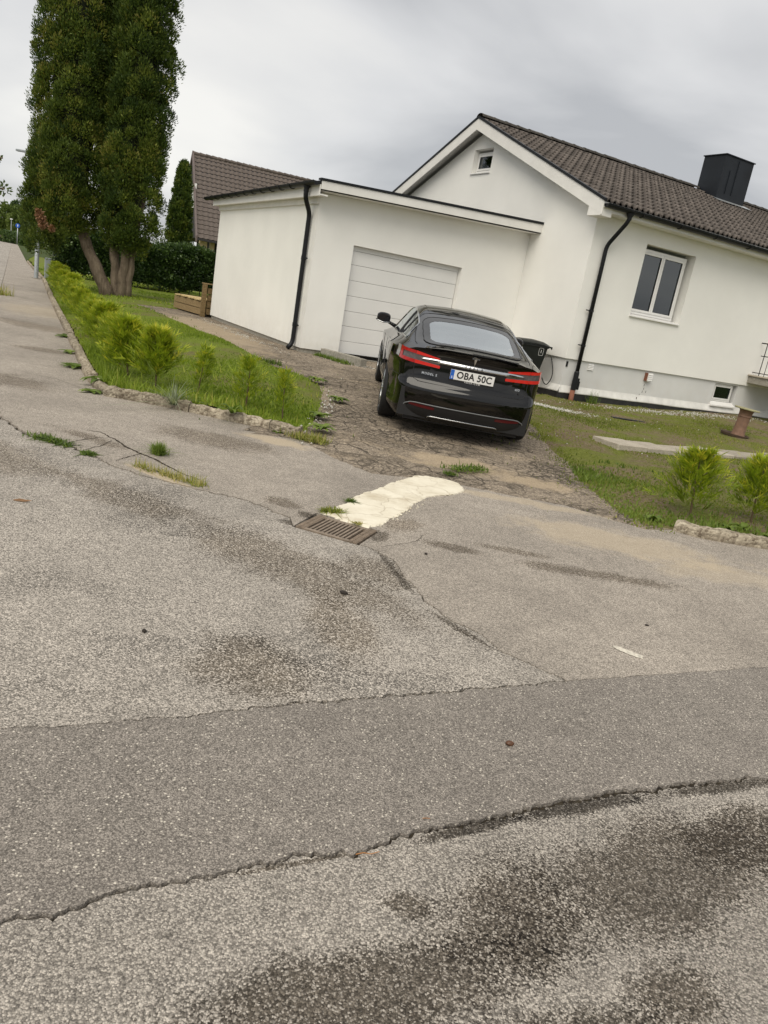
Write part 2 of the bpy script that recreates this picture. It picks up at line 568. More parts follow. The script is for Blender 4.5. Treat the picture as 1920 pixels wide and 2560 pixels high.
def driveway_mat():
    n = NT('old_driveway_asphalt')
    vo = n.voro(85)
    cell = n.node('ShaderNodeSeparateColor', {0: vo.outputs['Color']}).outputs[0]
    col = n.ramp(cell, [(0, (0.15, 0.122, 0.093)), (0.6, (0.25, 0.206, 0.158)), (1, (0.44, 0.37, 0.285))])
    col = n.mix(1.0, col, n.ramp(n.noise(1.7, 6, 0.65, 0.6), [(0.3, 0.62), (0.5, 0.95), (0.7, 1.25)]), 'MULTIPLY')
    # sand and earth lying in the hollows
    sandm = n.ramp(n.noise(1.3, 7, 0.66, 0.8, vec=n.scalev(1, 1, 1, loc=(2.3, 7.7, 0))), [(0.54, 0.0), (0.70, 0.75)])
    extra = n.math('MAXIMUM', n.blob(0.75, 8.0, 0.8, 0.5, 0.1, 0.5, 3), n.blob(1.5, 7.75, 0.5, 0.35, 0.1, 0.5, 3))
    path = n.blob(-4.6, 17.2, 5.5, 1.0, R(-61), 0.3, 1.5)
    sandm = n.math('MAXIMUM', sandm, n.math('MAXIMUM', extra, n.math('MULTIPLY', path, 0.8)))
    grit = n.ramp(n.noise(60, 3, 0.7), [(0.3, (0.28, 0.215, 0.145)), (0.7, (0.52, 0.42, 0.29))])
    col = n.mix(n.math('MULTIPLY', sandm, 0.75), col, grit)
    dist = n.noise(2.5, 4, 0.6, out='Color')
    vec = n.node('ShaderNodeVectorMath', {0: n.co, 1: n.node('ShaderNodeVectorMath', {0: dist, 1: (0.30, 0.30, 0.0)}, operation='MULTIPLY').outputs[0]}, operation='ADD').outputs[0]
    ck = n.voro(4.6, 'DISTANCE_TO_EDGE', vec=vec)
    ck2 = n.voro(11.0, 'DISTANCE_TO_EDGE', vec=vec)
    zone = n.ramp(n.noise(0.75, 3, 0.5, vec=n.scalev(1, 1, 1, loc=(1.1, 0.4, 0))), [(0.46, 0.0), (0.60, 0.8)])
    zone = n.math('MAXIMUM', zone, n.math('MAXIMUM', n.blob(0.2, 8.9, 0.95, 0.75, 0.2, 0.3, 3), n.blob(1.75, 8.5, 0.45, 1.0, 0.0, 0.3, 3)))
    c1 = n.math('MULTIPLY', n.ramp(ck.outputs['Distance'], [(0.012, 1.0), (0.065, 0.0)]), n.ramp(n.noise(0.9, 3, 0.5, vec=n.scalev(1, 1, 1, loc=(5.1, 2.4, 0))), [(0.40, 0.15), (0.55, 1.0)]))
    c2 = n.math('MULTIPLY', n.ramp(ck2.outputs['Distance'], [(0.02, 1.0), (0.11, 0.0)]), zone)
    crack = n.math('MULTIPLY', n.math('MAXIMUM', c1, c2), n.math('SUBTRACT', 1.0, n.math('MULTIPLY', sandm, 0.85)))
    col = n.mix(n.math('MULTIPLY', crack, 0.85), col, (0.035, 0.029, 0.022))
    n.set(color=col, rough=0.92, spec=0.2)
    h = n.math('ADD', n.math('MULTIPLY', crack, -2.2), n.math('ADD', n.math('MULTIPLY', vo.outputs['Distance'], -0.4), n.math('MULTIPLY', n.noise(14, 3), 0.5)))
    n.bump(h, 0.55, 0.010)
    return n.m


M['driveway'] = driveway_mat()


def soil_mat(name, cols, patch=1.1, moss=None, bump=0.8):
    n = NT(name)
    col = n.ramp(n.noise(26, 7, 0.7), [(0.3, cols[0]), (0.52, cols[1]), (0.72, cols[2])])
    if moss:
        mk = n.ramp(n.noise(patch, 7, 0.66, 0.5), [(moss[3], 0.0), (moss[4], 1.0)])
        g = n.ramp(n.noise(38, 6, 0.7), [(0.3, moss[0]), (0.5, moss[1]), (0.72, moss[2])])
        col = n.mix(mk, col, g)
    n.set(color=col, rough=1.0, spec=0.1)
    n.bump(n.math('ADD', n.noise(30, 6, 0.7), n.math('MULTIPLY', n.noise(6, 3), 0.8)), bump, 0.03)
    return n.m


M['terrain'] = soil_mat('earth', [(0.05, 0.042, 0.032), (0.085, 0.07, 0.05), (0.13, 0.11, 0.08)], moss=[(0.03, 0.05, 0.012), (0.05, 0.08, 0.02), (0.08, 0.12, 0.03), 0.4, 0.5])
M['crack_dirt'] = soil_mat('crack_dirt', [(0.035, 0.030, 0.023), (0.06, 0.05, 0.037), (0.10, 0.085, 0.06)])
M['lawn'] = soil_mat('lawn_ground', [(0.10, 0.085, 0.042), (0.16, 0.145, 0.06), (0.22, 0.20, 0.085)], 0.7,
                     [(0.085, 0.115, 0.016), (0.14, 0.185, 0.026), (0.21, 0.25, 0.045), 0.36, 0.52])
M['rough_lawn'] = soil_mat('rough_lawn_ground', [(0.10, 0.075, 0.048), (0.19, 0.145, 0.093), (0.34, 0.275, 0.19)], 1.3,
                           [(0.075, 0.095, 0.018), (0.145, 0.165, 0.034), (0.25, 0.26, 0.068), 0.40, 0.58], bump=1.0)


def tint_mat(name, stops, rough=0.6, spec=0.3, trans=0.0):
    """leaf colour from the leaf's own 'tint' value"""
    n = NT(name)
    at = n.node('ShaderNodeAttribute', attribute_name='tint')
    col = n.ramp(at.outputs['Fac'], stops)
    n.set(color=col, rough=rough, spec=spec)
    if trans:
        tr = n.node('ShaderNodeBsdfTranslucent', {'Color': n.mix(1.0, col, (1.3, 1.35, 0.7), 'MULTIPLY')})
        mx = n.node('ShaderNodeMixShader', {0: trans, 1: n.bsdf.outputs[0], 2: tr.outputs[0]})
        n.t.links.new(mx.outputs[0], n.out.inputs[0])
    return n.m


M['grass'] = tint_mat('grass_blades', [(0.0, (0.075, 0.12, 0.012)), (0.35, (0.155, 0.225, 0.022)), (0.7, (0.26, 0.335, 0.038)), (1.0, (0.45, 0.43, 0.11))], 0.55, 0.3, 0.3)
M['dry_grass'] = tint_mat('dry_grass_blades', [(0.0, (0.08, 0.11, 0.018)), (0.4, (0.16, 0.195, 0.032)), (0.75, (0.26, 0.28, 0.058)), (1.0, (0.42, 0.36, 0.15))], 0.65, 0.25, 0.3)
M['young_thuja'] = tint_mat('young_thuja_leaves', [(0.0, (0.09, 0.12, 0.010)), (0.4, (0.185, 0.26, 0.018)), (0.75, (0.33, 0.40, 0.03)), (1.0, (0.56, 0.52, 0.06))], 0.5, 0.3, 0.35)
M['thuja'] = tint_mat('thuja_leaves', [(0.0, (0.018, 0.038, 0.008)), (0.4, (0.052, 0.088, 0.014)), (0.75, (0.115, 0.155, 0.022)), (0.93, (0.20, 0.225, 0.034)), (0.96, (0.20, 0.105, 0.055)), (1.0, (0.27, 0.15, 0.085))], 0.6, 0.3, 0.22)
M['hedge'] = tint_mat('hedge_leaves', [(0.0, (0.015, 0.034, 0.011)), (0.5, (0.036, 0.070, 0.017)), (0.85, (0.075, 0.125, 0.028)), (1.0, (0.14, 0.21, 0.06))], 0.42, 0.5, 0.2)
M['far_leaves'] = tint_mat('far_tree_leaves', [(0.0, (0.04, 0.065, 0.018)), (0.5, (0.09, 0.13, 0.03)), (1.0, (0.18, 0.23, 0.06))], 0.6, 0.3, 0.25)
M['weed'] = tint_mat('weed_leaves', [(0.0, (0.05, 0.085, 0.014)), (0.5, (0.115, 0.175, 0.026)), (1.0, (0.24, 0.31, 0.065))], 0.5, 0.35, 0.3)
M['pale_blade'] = tint_mat('pale_blades', [(0.0, (0.12, 0.16, 0.09)), (1.0, (0.42, 0.45, 0.33))], 0.5, 0.35, 0.3)
M['leafcore'] = plain('shade_core', (0.018, 0.024, 0.009), 0.95, var=0.4, nscale=9, bump=0.8, bscale=14)  # dark solid core added inside crowns and hedge to block light and sightlines


def bark_mat(name, c0, c1, c2):
    n = NT(name)
    v = n.scalev(22, 22, 1.5)
    g = n.noise(1.0, 6, 0.7, 0.5, vec=v)
    n.set(color=n.mix(0.4, n.ramp(g, [(0.3, c0), (0.5, c1), (0.72, c2)]), n.ramp(n.noise(3, 4), [(0.3, c0), (0.7, c2)])), rough=0.95, spec=0.15)
    n.bump(g, 1.0, 0.03)
    return n.m


M['bark'] = bark_mat('thuja_bark', (0.045, 0.034, 0.024), (0.14, 0.108, 0.078), (0.29, 0.235, 0.175))
M['stem'] = plain('stem', (0.10, 0.07, 0.035), 0.9)


def render_wall(name, col, var=0.05, fine=260, bump=0.32, stain=0.08):
    n = NT(name)
    a = n.ramp(n.noise(0.6, 5, 0.55), [(0.3, tuple(c * (1 - var) for c in col)), (0.7, tuple(min(1, c * (1 + var * 0.6)) for c in col))])
    st = n.noise(1.3, 5, 0.6)
    a = n.mix(1.0, a, n.ramp(st, [(0.35, 1 - stain * 0.3), (0.6, 1.0)]), 'MULTIPLY')
    zz = n.node('ShaderNodeSeparateXYZ', {0: n.co}).outputs[2]
    sp = n.math('MULTIPLY', n.ramp(zz, [(0.36, 1.0), (0.95, 0.0)]), n.ramp(n.noise(6, 5, 0.65), [(0.35, 0.0), (0.7, 0.22)]))
    a = n.mix(sp, a, (0.52, 0.45, 0.34))
    n.set(color=a, rough=0.92, spec=0.2)
    n.bump(n.math('ADD', n.noise(fine, 3, 0.6), n.math('MULTIPLY', n.noise(5, 3), 0.6)), bump, 0.006)
    return n.m


M['render'] = render_wall('white_render', (0.885, 0.875, 0.835))
M['render2'] = render_wall('white_render_garage', (0.885, 0.875, 0.835))
M['plinth'] = render_wall('plinth_render', (0.69, 0.69, 0.68), 0.07, 200, 0.3, 0.16)
M['plinth_white'] = plain('plinth_paint', (0.72, 0.71, 0.68), 0.8, var=0.12, nscale=5, bump=0.4, bscale=40)
M['tar'] = plain('bitumen_coat', (0.018, 0.018, 0.018), 0.55, var=0.5, nscale=7, bump=0.5, bscale=25)
M['white_wood'] = plain('white_painted_wood', (0.78, 0.765, 0.73), 0.55, var=0.05, nscale=4, bump=0.05, bscale=30)
M['pvc'] = plain('white_window_frame', (0.80, 0.79, 0.77), 0.35, var=0.03)
M['door'] = plain('white_steel_door', (0.76, 0.755, 0.735), 0.42, var=0.03, nscale=2, bump=0.04, bscale=120)
M['seal'] = plain('rubber_seal', (0.012, 0.012, 0.012), 0.7)
M['black_metal'] = plain('black_painted_steel', (0.008, 0.009, 0.011), 0.45, metal=0.0, var=0.3, nscale=3, spec=0.3)
M['zinc'] = plain('grey_gutter_inside', (0.42, 0.44, 0.45), 0.4, metal=0.6)
M['roof_felt'] = plain('roof_felt', (0.03, 0.03, 0.032), 0.9, bump=0.3, bscale=80)
M['chimney'] = plain('chimney_sheet_metal', (0.012, 0.015, 0.020), 0.5, spec=0.3, metal=0.0, var=0.35, nscale=1.6)


def tile_mat(name, c0, c1, c2, lichen, ls=0.62):
    n = NT(name)
    info = n.node('ShaderNodeObjectInfo')
    col = n.ramp(n.noise(8, 6, 0.68), [(0.28, c0), (0.5, c1), (0.72, c2)])
    col = n.mix(1.0, col, n.ramp(info.outputs['Random'], [(0, 0.8), (1, 1.2)]), 'MULTIPLY')
    col = n.mix(n.ramp(n.noise(23, 5, 0.7), [(ls, 0.0), (ls + 0.08, 0.85)]), col, lichen)
    n.set(color=col, rough=0.9, spec=0.2)
    n.bump(n.noise(70, 4, 0.7), 0.4, 0.01)
    return n.m


M['tile'] = tile_mat('weathered_concrete_tile', (0.045, 0.040, 0.036), (0.105, 0.090, 0.080), (0.20, 0.172, 0.152), (0.28, 0.25, 0.225), 0.60)
M['ridge'] = tile_mat('ridge_tile', (0.035, 0.032, 0.028), (0.062, 0.056, 0.048), (0.10, 0.09, 0.078), (0.14, 0.13, 0.10), 0.64)
M['tile_far'] = tile_mat('brown_concrete_tile', (0.092, 0.075, 0.066), (0.122, 0.101, 0.089), (0.155, 0.130, 0.115), (0.16, 0.135, 0.12), 0.7)
M['dark_board'] = plain('dark_stained_boards', (0.028, 0.025, 0.027), 0.8, var=0.25, nscale=5)
M['brown_trim'] = plain('brown_trim', (0.135, 0.105, 0.098), 0.7)
M['glass_win'] = None


def window_glass(name, tint, refl=0.5):
    n = NT(name)
    gl = n.node('ShaderNodeBsdfGlossy', {'Color': (0.9, 0.95, 0.98, 1), 'Roughness': 0.02})
    tr = n.node('ShaderNodeBsdfTransparent', {'Color': (*tint, 1)})
    fr = n.node('ShaderNodeFresnel', {'IOR': 1.5})
    fac = n.math('ADD', n.math('MULTIPLY', fr.outputs[0], 1.25), refl, clamp=True)
    mx = n.node('ShaderNodeMixShader', {0: fac, 1: tr.outputs[0], 2: gl.outputs[0]})
    n.t.links.new(mx.outputs[0], n.out.inputs[0])
    return n.m


M['glass_win'] = window_glass('window_glass', (0.45, 0.5, 0.5), 0.05)
M['glass_clear'] = window_glass('clear_window_glass', (0.9, 0.92, 0.92), 0.08)
M['car_glass'] = window_glass('car_glass', (0.80, 0.85, 0.83), 0.32)
M['car_side_glass'] = window_glass('car_side_glass', (0.72, 0.73, 0.70), 0.08)
M['room'] = plain('dim_room', (0.10, 0.11, 0.11), 0.9)
M['blind'] = plain('grey_blind', (0.10, 0.115, 0.115), 0.8, var=0.06)
M['terracotta'] = plain('terracotta', (0.20, 0.075, 0.042), 0.75, var=0.2)


def concrete_mat(name, c0, c1, c2, scale=40, bump=0.8):
    n = NT(name)
    rnd = n.node('ShaderNodeObjectInfo').outputs['Random']
    vo = n.voro(scale)
    cell = n.node('ShaderNodeSeparateColor', {0: vo.outputs['Color']}).outputs[0]
    col = n.mix(0.5, n.ramp(n.noise(9, 6, 0.7), [(0.3, c0), (0.5, c1), (0.7, c2)]), n.ramp(cell, [(0, c0), (1, c2)]))
    col = n.mix(1.0, col, n.ramp(rnd, [(0, 0.84), (1, 1.14)]), 'MULTIPLY')
    n.set(color=col, rough=0.95, spec=0.15)
    n.bump(n.math('ADD', n.math('MULTIPLY', vo.outputs['Distance'], -0.7), n.noise(25, 5, 0.7)), bump, 0.02)
    return n.m


M['kerb'] = concrete_mat('weathered_kerb_concrete', (0.10, 0.078, 0.055), (0.25, 0.205, 0.15), (0.56, 0.50, 0.39))
M['concrete'] = concrete_mat('grey_concrete', (0.20, 0.185, 0.155), (0.30, 0.28, 0.24), (0.40, 0.38, 0.33), 60, 0.4)
M['slab'] = concrete_mat('paving_slab_concrete', (0.27, 0.235, 0.19), (0.40, 0.355, 0.29), (0.50, 0.455, 0.38), 90, 0.4)


def cement_mat():
    n = NT('pale_cement_patch')
    col = n.ramp(n.noise(4, 7, 0.65), [(0.3, (0.60, 0.54, 0.42)), (0.5, (0.72, 0.665, 0.54)), (0.7, (0.79, 0.74, 0.615))])
    dist = n.noise(3, 3, 0.6, out='Color')
    vec = n.node('ShaderNodeVectorMath', {0: n.co, 1: n.node('ShaderNodeVectorMath', {0: dist, 1: (0.4, 0.4, 0)}, operation='MULTIPLY').outputs[0]}, operation='ADD').outputs[0]
    ck = n.ramp(n.voro(3.4, 'DISTANCE_TO_EDGE', vec=vec).outputs['Distance'], [(0.006, 1.0), (0.03, 0.0)])
    zone = n.ramp(n.noise(1.8, 3, 0.5), [(0.40, 0.10), (0.58, 0.55)])
    col = n.mix(n.math('MULTIPLY', ck, zone), col, (0.36, 0.29, 0.19))
    col = n.mix(n.ramp(n.noise(55, 4, 0.7), [(0.62, 0.0), (0.72, 0.5)]), col, (0.42, 0.35, 0.25))
    col = n.mix(n.ramp(n.noise(2.6, 6, 0.7, 0.5), [(0.52, 0.0), (0.72, 0.65)]), col, (0.46, 0.385, 0.27))
    n.set(color=col, rough=0.9, spec=0.2)
    n.bump(n.math('ADD', n.noise(35, 6, 0.7), n.math('MULTIPLY', ck, -1.0)), 0.5, 0.008)
    return n.m


M['cement'] = cement_mat()
M['cast_iron'] = plain('worn_cast_iron', (0.26, 0.205, 0.155), 0.6, metal=0.25, var=0.3, nscale=20, bump=0.5, bscale=80)
M['pit'] = plain('drain_pit', (0.006, 0.005, 0.004), 0.95)
M['paint'] = plain('worn_white_paint', (0.55, 0.51, 0.43), 0.85, var=0.4, nscale=45)


def wood_mat(name, c0, c1, c2):
    n = NT(name)
    g = n.noise(1.0, 6, 0.6, 0.6, vec=n.scalev(3, 30, 30))
    n.set(color=n.ramp(g, [(0.3, c0), (0.5, c1), (0.7, c2)]), rough=0.8, spec=0.2)
    n.bump(g, 0.4, 0.005)
    return n.m


M['timber'] = wood_mat('treated_timber', (0.17, 0.115, 0.055), (0.26, 0.185, 0.095), (0.34, 0.255, 0.14))
M['timber_new'] = wood_mat('pale_new_timber', (0.42, 0.31, 0.15), (0.56, 0.43, 0.22), (0.66, 0.53, 0.30))
M['timber_post'] = wood_mat('brown_post_timber', (0.12, 0.08, 0.035), (0.18, 0.125, 0.06), (0.24, 0.17, 0.085))
M['galv'] = plain('galvanised_steel', (0.42, 0.45, 0.46), 0.45, metal=0.5, var=0.12)
M['cabinet'] = plain('grey_cabinet', (0.27, 0.30, 0.32), 0.6)
M['sign_blue'] = plain('blue_sign_face', (0.010, 0.10, 0.50), 0.35, var=0.03)
M['sign_white'] = plain('white_sign_mark', (0.8, 0.8, 0.8), 0.4, var=0.02)
M['rust'] = plain('rusty_brown_paint', (0.20, 0.115, 0.075), 0.7, var=0.25, nscale=12, bump=0.2)
M['rust_dark'] = plain('rusty_plate', (0.095, 0.062, 0.045), 0.7, var=0.3, nscale=14, bump=0.3)
M['moss_top'] = plain('mossy_disc_top', (0.30, 0.28, 0.16), 0.85, var=0.25, nscale=14)
M['bin'] = plain('black_bin_plastic', (0.009, 0.011, 0.010), 0.42, spec=0.35, var=0.25, nscale=4, bump=0.1, bscale=200)
M['white_print'] = plain('white_print', (0.75, 0.75, 0.74), 0.5, var=0.02)
M['rubber'] = plain('tyre_rubber', (0.010, 0.010, 0.011), 0.8, var=0.2)
M['pebble'] = plain('pale_gravel', (0.50, 0.48, 0.43), 0.85, var=0.35, nscale=25)
M['nut'] = plain('brown_nut', (0.10, 0.042, 0.018), 0.45, var=0.4, nscale=60)
M['dropping'] = plain('dark_clod', (0.028, 0.022, 0.018), 0.9, var=0.4)
M['dry_leaf'] = plain('dry_leaf', (0.20, 0.11, 0.05), 0.8, var=0.3, nscale=40)
M['twig'] = plain('orange_twig', (0.42, 0.19, 0.06), 0.7)
M['brick'] = None


def brick_mat():
    n = NT('pale_yellow_brick')
    br = n.node('ShaderNodeTexBrick', {'Vector': n.node('ShaderNodeMapping', {'Vector': n.co, 'Rotation': (R(90), 0, 0)}).outputs[0],
                                       'Color1': (0.50, 0.36, 0.19, 1), 'Color2': (0.62, 0.47, 0.26, 1), 'Mortar': (0.42, 0.38, 0.32, 1), 'Scale': 4.0, 'Mortar Size': 0.02})
    n.set(color=br.outputs['Color'], rough=0.9)
    return n.m


M['brick'] = brick_mat()
# ------------------------------------------------------------------ ground
GRATE = [(-0.565, 4.845), (-0.475, 5.225), (-0.015, 5.065), (-0.135, 4.70)]
gutter_line = [(-90, 170), (-18.0, 33.5), (-11.0, 20.2), (-5.4, 9.6), (-3.52, 6.54), (-3.05, 6.05), (-2.65, 5.95), (-2.25, 5.66), (-1.85, 5.42), (-1.36, 5.32), (-1.0, 5.25), (-0.64, 5.02)]
seam_right = [(-0.085, 4.685), (-0.02, 4.65), (0.10, 4.51), (0.23, 4.14), (0.30, 3.93), (0.43, 3.73), (0.60, 3.59), (0.68, 3.44), (0.98, 3.225)]
line2_l = [(-16, -5.2), (-6, -0.25), (-1.12, 2.14), (-0.93, 2.22), (-0.59, 2.40), (-0.15, 2.65), (0.20, 2.82), (0.64, 3.04), (0.98, 3.225)]
line2_r = [(0.98, 3.225), (1.38, 3.42), (2.20, 3.82), (6.0, 5.65), (14.0, 9.6)]
line3 = [(-16, -5.9), (-6, -1.15), (-0.73, 1.42), (-0.66, 1.46), (-0.57, 1.50), (-0.51, 1.55), (-0.38, 1.62), (-0.18, 1.75), (0.10, 1.87), (0.22, 1.95), (0.45, 2.10), (0.77, 2.27), (0.93, 2.36), (1.27, 2.51), (1.46, 2.60), (1.68, 2.67), (6.0, 4.75), (14.0, 8.7)]
kerb_left = [(-90, 172), (-26.5, 52.0), (-15.3, 31.37), (-11.52, 23.94), (-8.58, 18.25), (-6.25, 13.77), (-5.12, 11.58), (-4.54, 10.44), (-3.98, 9.37), (-3.62, 8.78), (-3.31, 8.36)]
kerb_front = [(-3.31, 8.36), (-3.06, 8.37), (-2.68, 8.34), (-2.30, 8.27), (-1.91, 8.18), (-1.53, 8.10), (-1.17, 7.95), (-1.04, 7.91)]
drive_front = [(-1.04, 7.91), (-0.85, 7.62), (-0.59, 7.21), (-0.38, 7.01), (-0.17, 6.84), (0.30, 6.93), (0.71, 6.99), (1.16, 6.92), (1.62, 6.91), (1.96, 6.73), (2.30, 6.50)]
rkerb = [(2.30, 6.50), (2.61, 6.66), (2.78, 6.55), (3.0, 6.54), (3.33, 6.55), (4.2, 6.75), (6.5, 7.8), (14.0, 11.7)]
lawn_edge = [(-0.93, 7.9), (-0.97, 8.62), (-1.02, 9.7), (-1.08, 10.6), (-1.28, 11.47), (-1.54, 11.95), (-1.77, 12.17), (-2.15, 12.4), (-2.91, 13.72), (-3.72, 15.17), (-4.52, 16.29), (-5.7, 18.37), (-6.47, 19.6), (-7.9, 21.9)]
rlawn_edge = [(2.36, 6.55), (2.23, 6.91), (2.12, 7.44), (2.08, 8.33), (2.13, 9.26), (2.04, 10.24), (2.0, 11.61), (1.75, 13.0), (1.9, 14.6), (2.35, 16.0)]


HAIRS = [([(-2.75, 6.57), (-2.63, 6.58), (-2.43, 6.41), (-2.23, 6.19), (-2.05, 6.05), (-1.89, 5.94), (-1.74, 5.80), (-1.60, 5.66), (-1.43, 5.57)], 0.022),
         ([(-2.66, 6.04), (-2.60, 6.24), (-2.53, 6.40)], 0.010), ([(-2.46, 5.86), (-2.42, 6.09), (-2.43, 6.34)], 0.009), ([(-2.14, 5.70), (-2.11, 5.89), (-2.07, 6.06)], 0.010),
         ([(0.02, 4.72), (0.25, 4.95), (0.33, 5.2)], 0.004), ([(-4.6, 9.0), (-4.1, 8.9), (-3.7, 8.6)], 0.008)]


def slab(name, loop, z, mat, depth=0.3):
    n = len(loop)
    me = bpy.data.meshes.new(name)
    vs = [(p[0], p[1], z) for p in loop] + [(p[0], p[1], z - depth) for p in loop]
    me.from_pydata(vs, [], [tuple(range(n))] + [(i, i + n, (i + 1) % n + n, (i + 1) % n) for i in range(n)])
    bm = bmesh.new()
    bm.from_mesh(me)
    bmesh.ops.recalc_face_normals(bm, faces=bm.faces)
    bm.to_mesh(me)
    bm.free()
    return tag(link_mesh(name, me, mat), kind='structure')


def rag(line, step=0.02, jit=0.004, near=9.0, seed=0):
    """ragged edge close to the camera, plain further off"""
    rng = np.random.default_rng(seed)
    out = []
    for p, q in zip(line[:-1], line[1:]):
        far = min(math.hypot(*p), math.hypot(*q)) > near or math.hypot(q[0] - p[0], q[1] - p[1]) > 6
        if far:
            out.append(tuple(p))
            continue
        Q, Nn = resample([p, q], step)
        out += [tuple(k) for k in Q[:-1]]
    out.append(tuple(line[-1]))
    P = np.array(out)
    T = np.gradient(P, axis=0)
    T /= np.linalg.norm(T, axis=1)[:, None] + 1e-9
    Nn = np.c_[-T[:, 1], T[:, 0]]
    n = len(P)
    j = rng.normal(0, 1, n) * 0.55 + np.convolve(rng.normal(0, 1, n + 8), np.ones(9) / 3, 'valid') * 0.6 + 0.6 * np.interp(np.arange(n), np.arange(0, n + 4, 3), rng.normal(0, 0.9, len(np.arange(0, n + 4, 3))))
    far = np.hypot(P[:, 0], P[:, 1]) > near
    j[far] = 0
    j[:3] = 0
    j[-3:] = 0
    return P, Nn, j * jit


def two_sides(line, gap, jit, seed, step=0.012):
    """both lips of a crack: the same wander, a varying gap between; gap is f(x,y)"""
    P, Nn, j = rag(line, step, jit, seed=seed)
    rng = np.random.default_rng(seed + 50)
    g = np.array([gap(x, y) for x, y in P]) * (1 + 0.25 * rng.normal(0, 1, len(P))).clip(0.3, 2)
    C = P + Nn * j[:, None]
    return [tuple(q) for q in C + Nn * g[:, None] * 0.5], [tuple(q) for q in C - Nn * g[:, None] * 0.5]


def g2(x, y):
    return 0.008 + 0.012 * math.exp(-((x - 0.25) / 0.75) ** 2)


def g3(x, y):
    return 0.009 + 0.012 * math.exp(-((x - 0.95) / 0.55) ** 2)


def gg(x, y):
    return 0.012 + 0.02 * math.exp(-((x + 3.0) / 0.6) ** 2)


def gs(x, y):
    return 0.006 if y > 3.6 else 0.003


l2u, l2d = two_sides(line2_l, g2, 0.006, 1)
l2ru, l2rd = two_sides(line2_r, lambda x, y: 0.004 if x < 1.4 else 0.002, 0.003, 2)
l3u, l3d = two_sides(line3, g3, 0.008, 3)
gl_pave, gl_road = two_sides(gutter_line, gg, 0.012, 4)
se_pave, se_road = two_sides(seam_right, gs, 0.008, 5)
# direction: gutter_line runs towards the camera, so its left normal is the pavement side (right of travel is the road)
road_loop = l2u + se_road[::-1] + [(-0.13, 4.682), (-0.59, 4.83)] + gl_road[::-1] + [(-105, 165), (-32, 31), (-16, 6)]
pave_loop = gl_pave + [(-0.585, 4.842), (-0.483, 5.238), (-0.002, 5.078), (-0.12, 4.69)] + se_pave + l2ru[1:] + [(14.0, 11.6)] + rkerb[::-1][1:] + [tuple(q) for q in (lambda t: (t[0] + t[1] * t[2][:, None]))(rag(drive_front, 0.03, 0.012, seed=8))][::-1] + kerb_front[::-1][1:] + kerb_left[::-1][1:]
strip_loop = l3u + l2rd[::-1] + l2d[::-1]
near_loop = l3d + [(14, -8), (-16, -12)]
# the two lips of every line: two_sides returns (left, right) of the direction of travel
slab('road', road_loop, 0.0, M['road'])
slab('pavement', pave_loop, 0.004, M['pavement'])
slab('road_patch', strip_loop, 0.003, M['patch'])
slab('road_near_side', near_loop, -0.003, M['road_near'])

# earth under everything, with a hole for the drain
bg = MB()
hx0, hx1, hy0, hy1, FAR = -0.62, 0.05, 4.66, 5.26, 1500.0
for (x0, x1, y0, y1) in ((-FAR, hx0, -FAR, FAR), (hx1, FAR, -FAR, FAR), (hx0, hx1, -FAR, hy0), (hx0, hx1, hy1, FAR)):
    bg.add([(x0, y0, -0.03), (x1, y0, -0.03), (x1, y1, -0.03), (x0, y1, -0.03)], [(0, 1, 2, 3)])
tag(bg.build('terrain', M['terrain']), kind='structure')


def strip(name, left, right, z, mat, parent_kind='structure'):
    V, F = [], []
    for i, (p, q) in enumerate(zip(left, right)):
        V += [(p[0], p[1], z), (q[0], q[1], z)]
        if i:
            F.append((2 * i - 2, 2 * i - 1, 2 * i + 1, 2 * i))
    me = bpy.data.meshes.new(name)
    me.from_pydata(V, [], F)
    me.update()
    return tag(link_mesh(name, me, mat), kind=parent_kind)


def widen(line, a, b):
    P, Nn, j = rag(line, 0.05, 0.0)
    return [tuple(q) for q in P + Nn * a], [tuple(q) for q in P - Nn * b]


strip('crack_fill', *widen(line3[1:-1], 0.03, 0.05), -0.012, M['crack_dirt'])
strip('crack_fill', *widen(line2_l[1:], 0.03, 0.03), -0.016, M['crack_dirt'])
strip('crack_fill', *widen(gutter_line[3:-1], 0.05, 0.05), -0.010, M['crack_dirt'])
strip('crack_fill', *widen(seam_right, 0.03, 0.03), -0.010, M['crack_dirt'])
def grid_sheet(name, poly, step, zf, mat, kind='structure', jit=0.3, grow=None):
    P = np.array([p[:2] for p in poly])
    x0, y0 = P.min(0)
    x1, y1 = P.max(0)
    nx, ny = int((x1 - x0) / step) + 2, int((y1 - y0) / step) + 2
    X, Y = np.meshgrid(x0 + np.arange(nx) * step, y0 + np.arange(ny) * step, indexing='ij')
    X = X + RNG.uniform(-jit, jit, X.shape) * step
    Y = Y + RNG.uniform(-jit, jit, Y.shape) * step
    Zv = zf(X, Y)
    cx = (X[:-1, :-1] + X[1:, 1:]) / 2
    cy = (Y[:-1, :-1] + Y[1:, 1:]) / 2
    keep = in_poly(cx, cy, poly)
    if grow is not None:
        keep |= dist_line(cx, cy, grow) < 0.28
    I = np.arange(nx * ny).reshape(nx, ny)
    F = np.stack([I[:-1, :-1], I[1:, :-1], I[1:, 1:], I[:-1, 1:]], -1)[keep]
    used = np.unique(F)
    mp = np.full(nx * ny, -1)
    mp[used] = np.arange(len(used))
    V = np.stack([X, Y, Zv], -1).reshape(-1, 3)[used]
    return tag(link_mesh(name, quads_mesh(name, V, mp[F], True), mat), kind=kind)


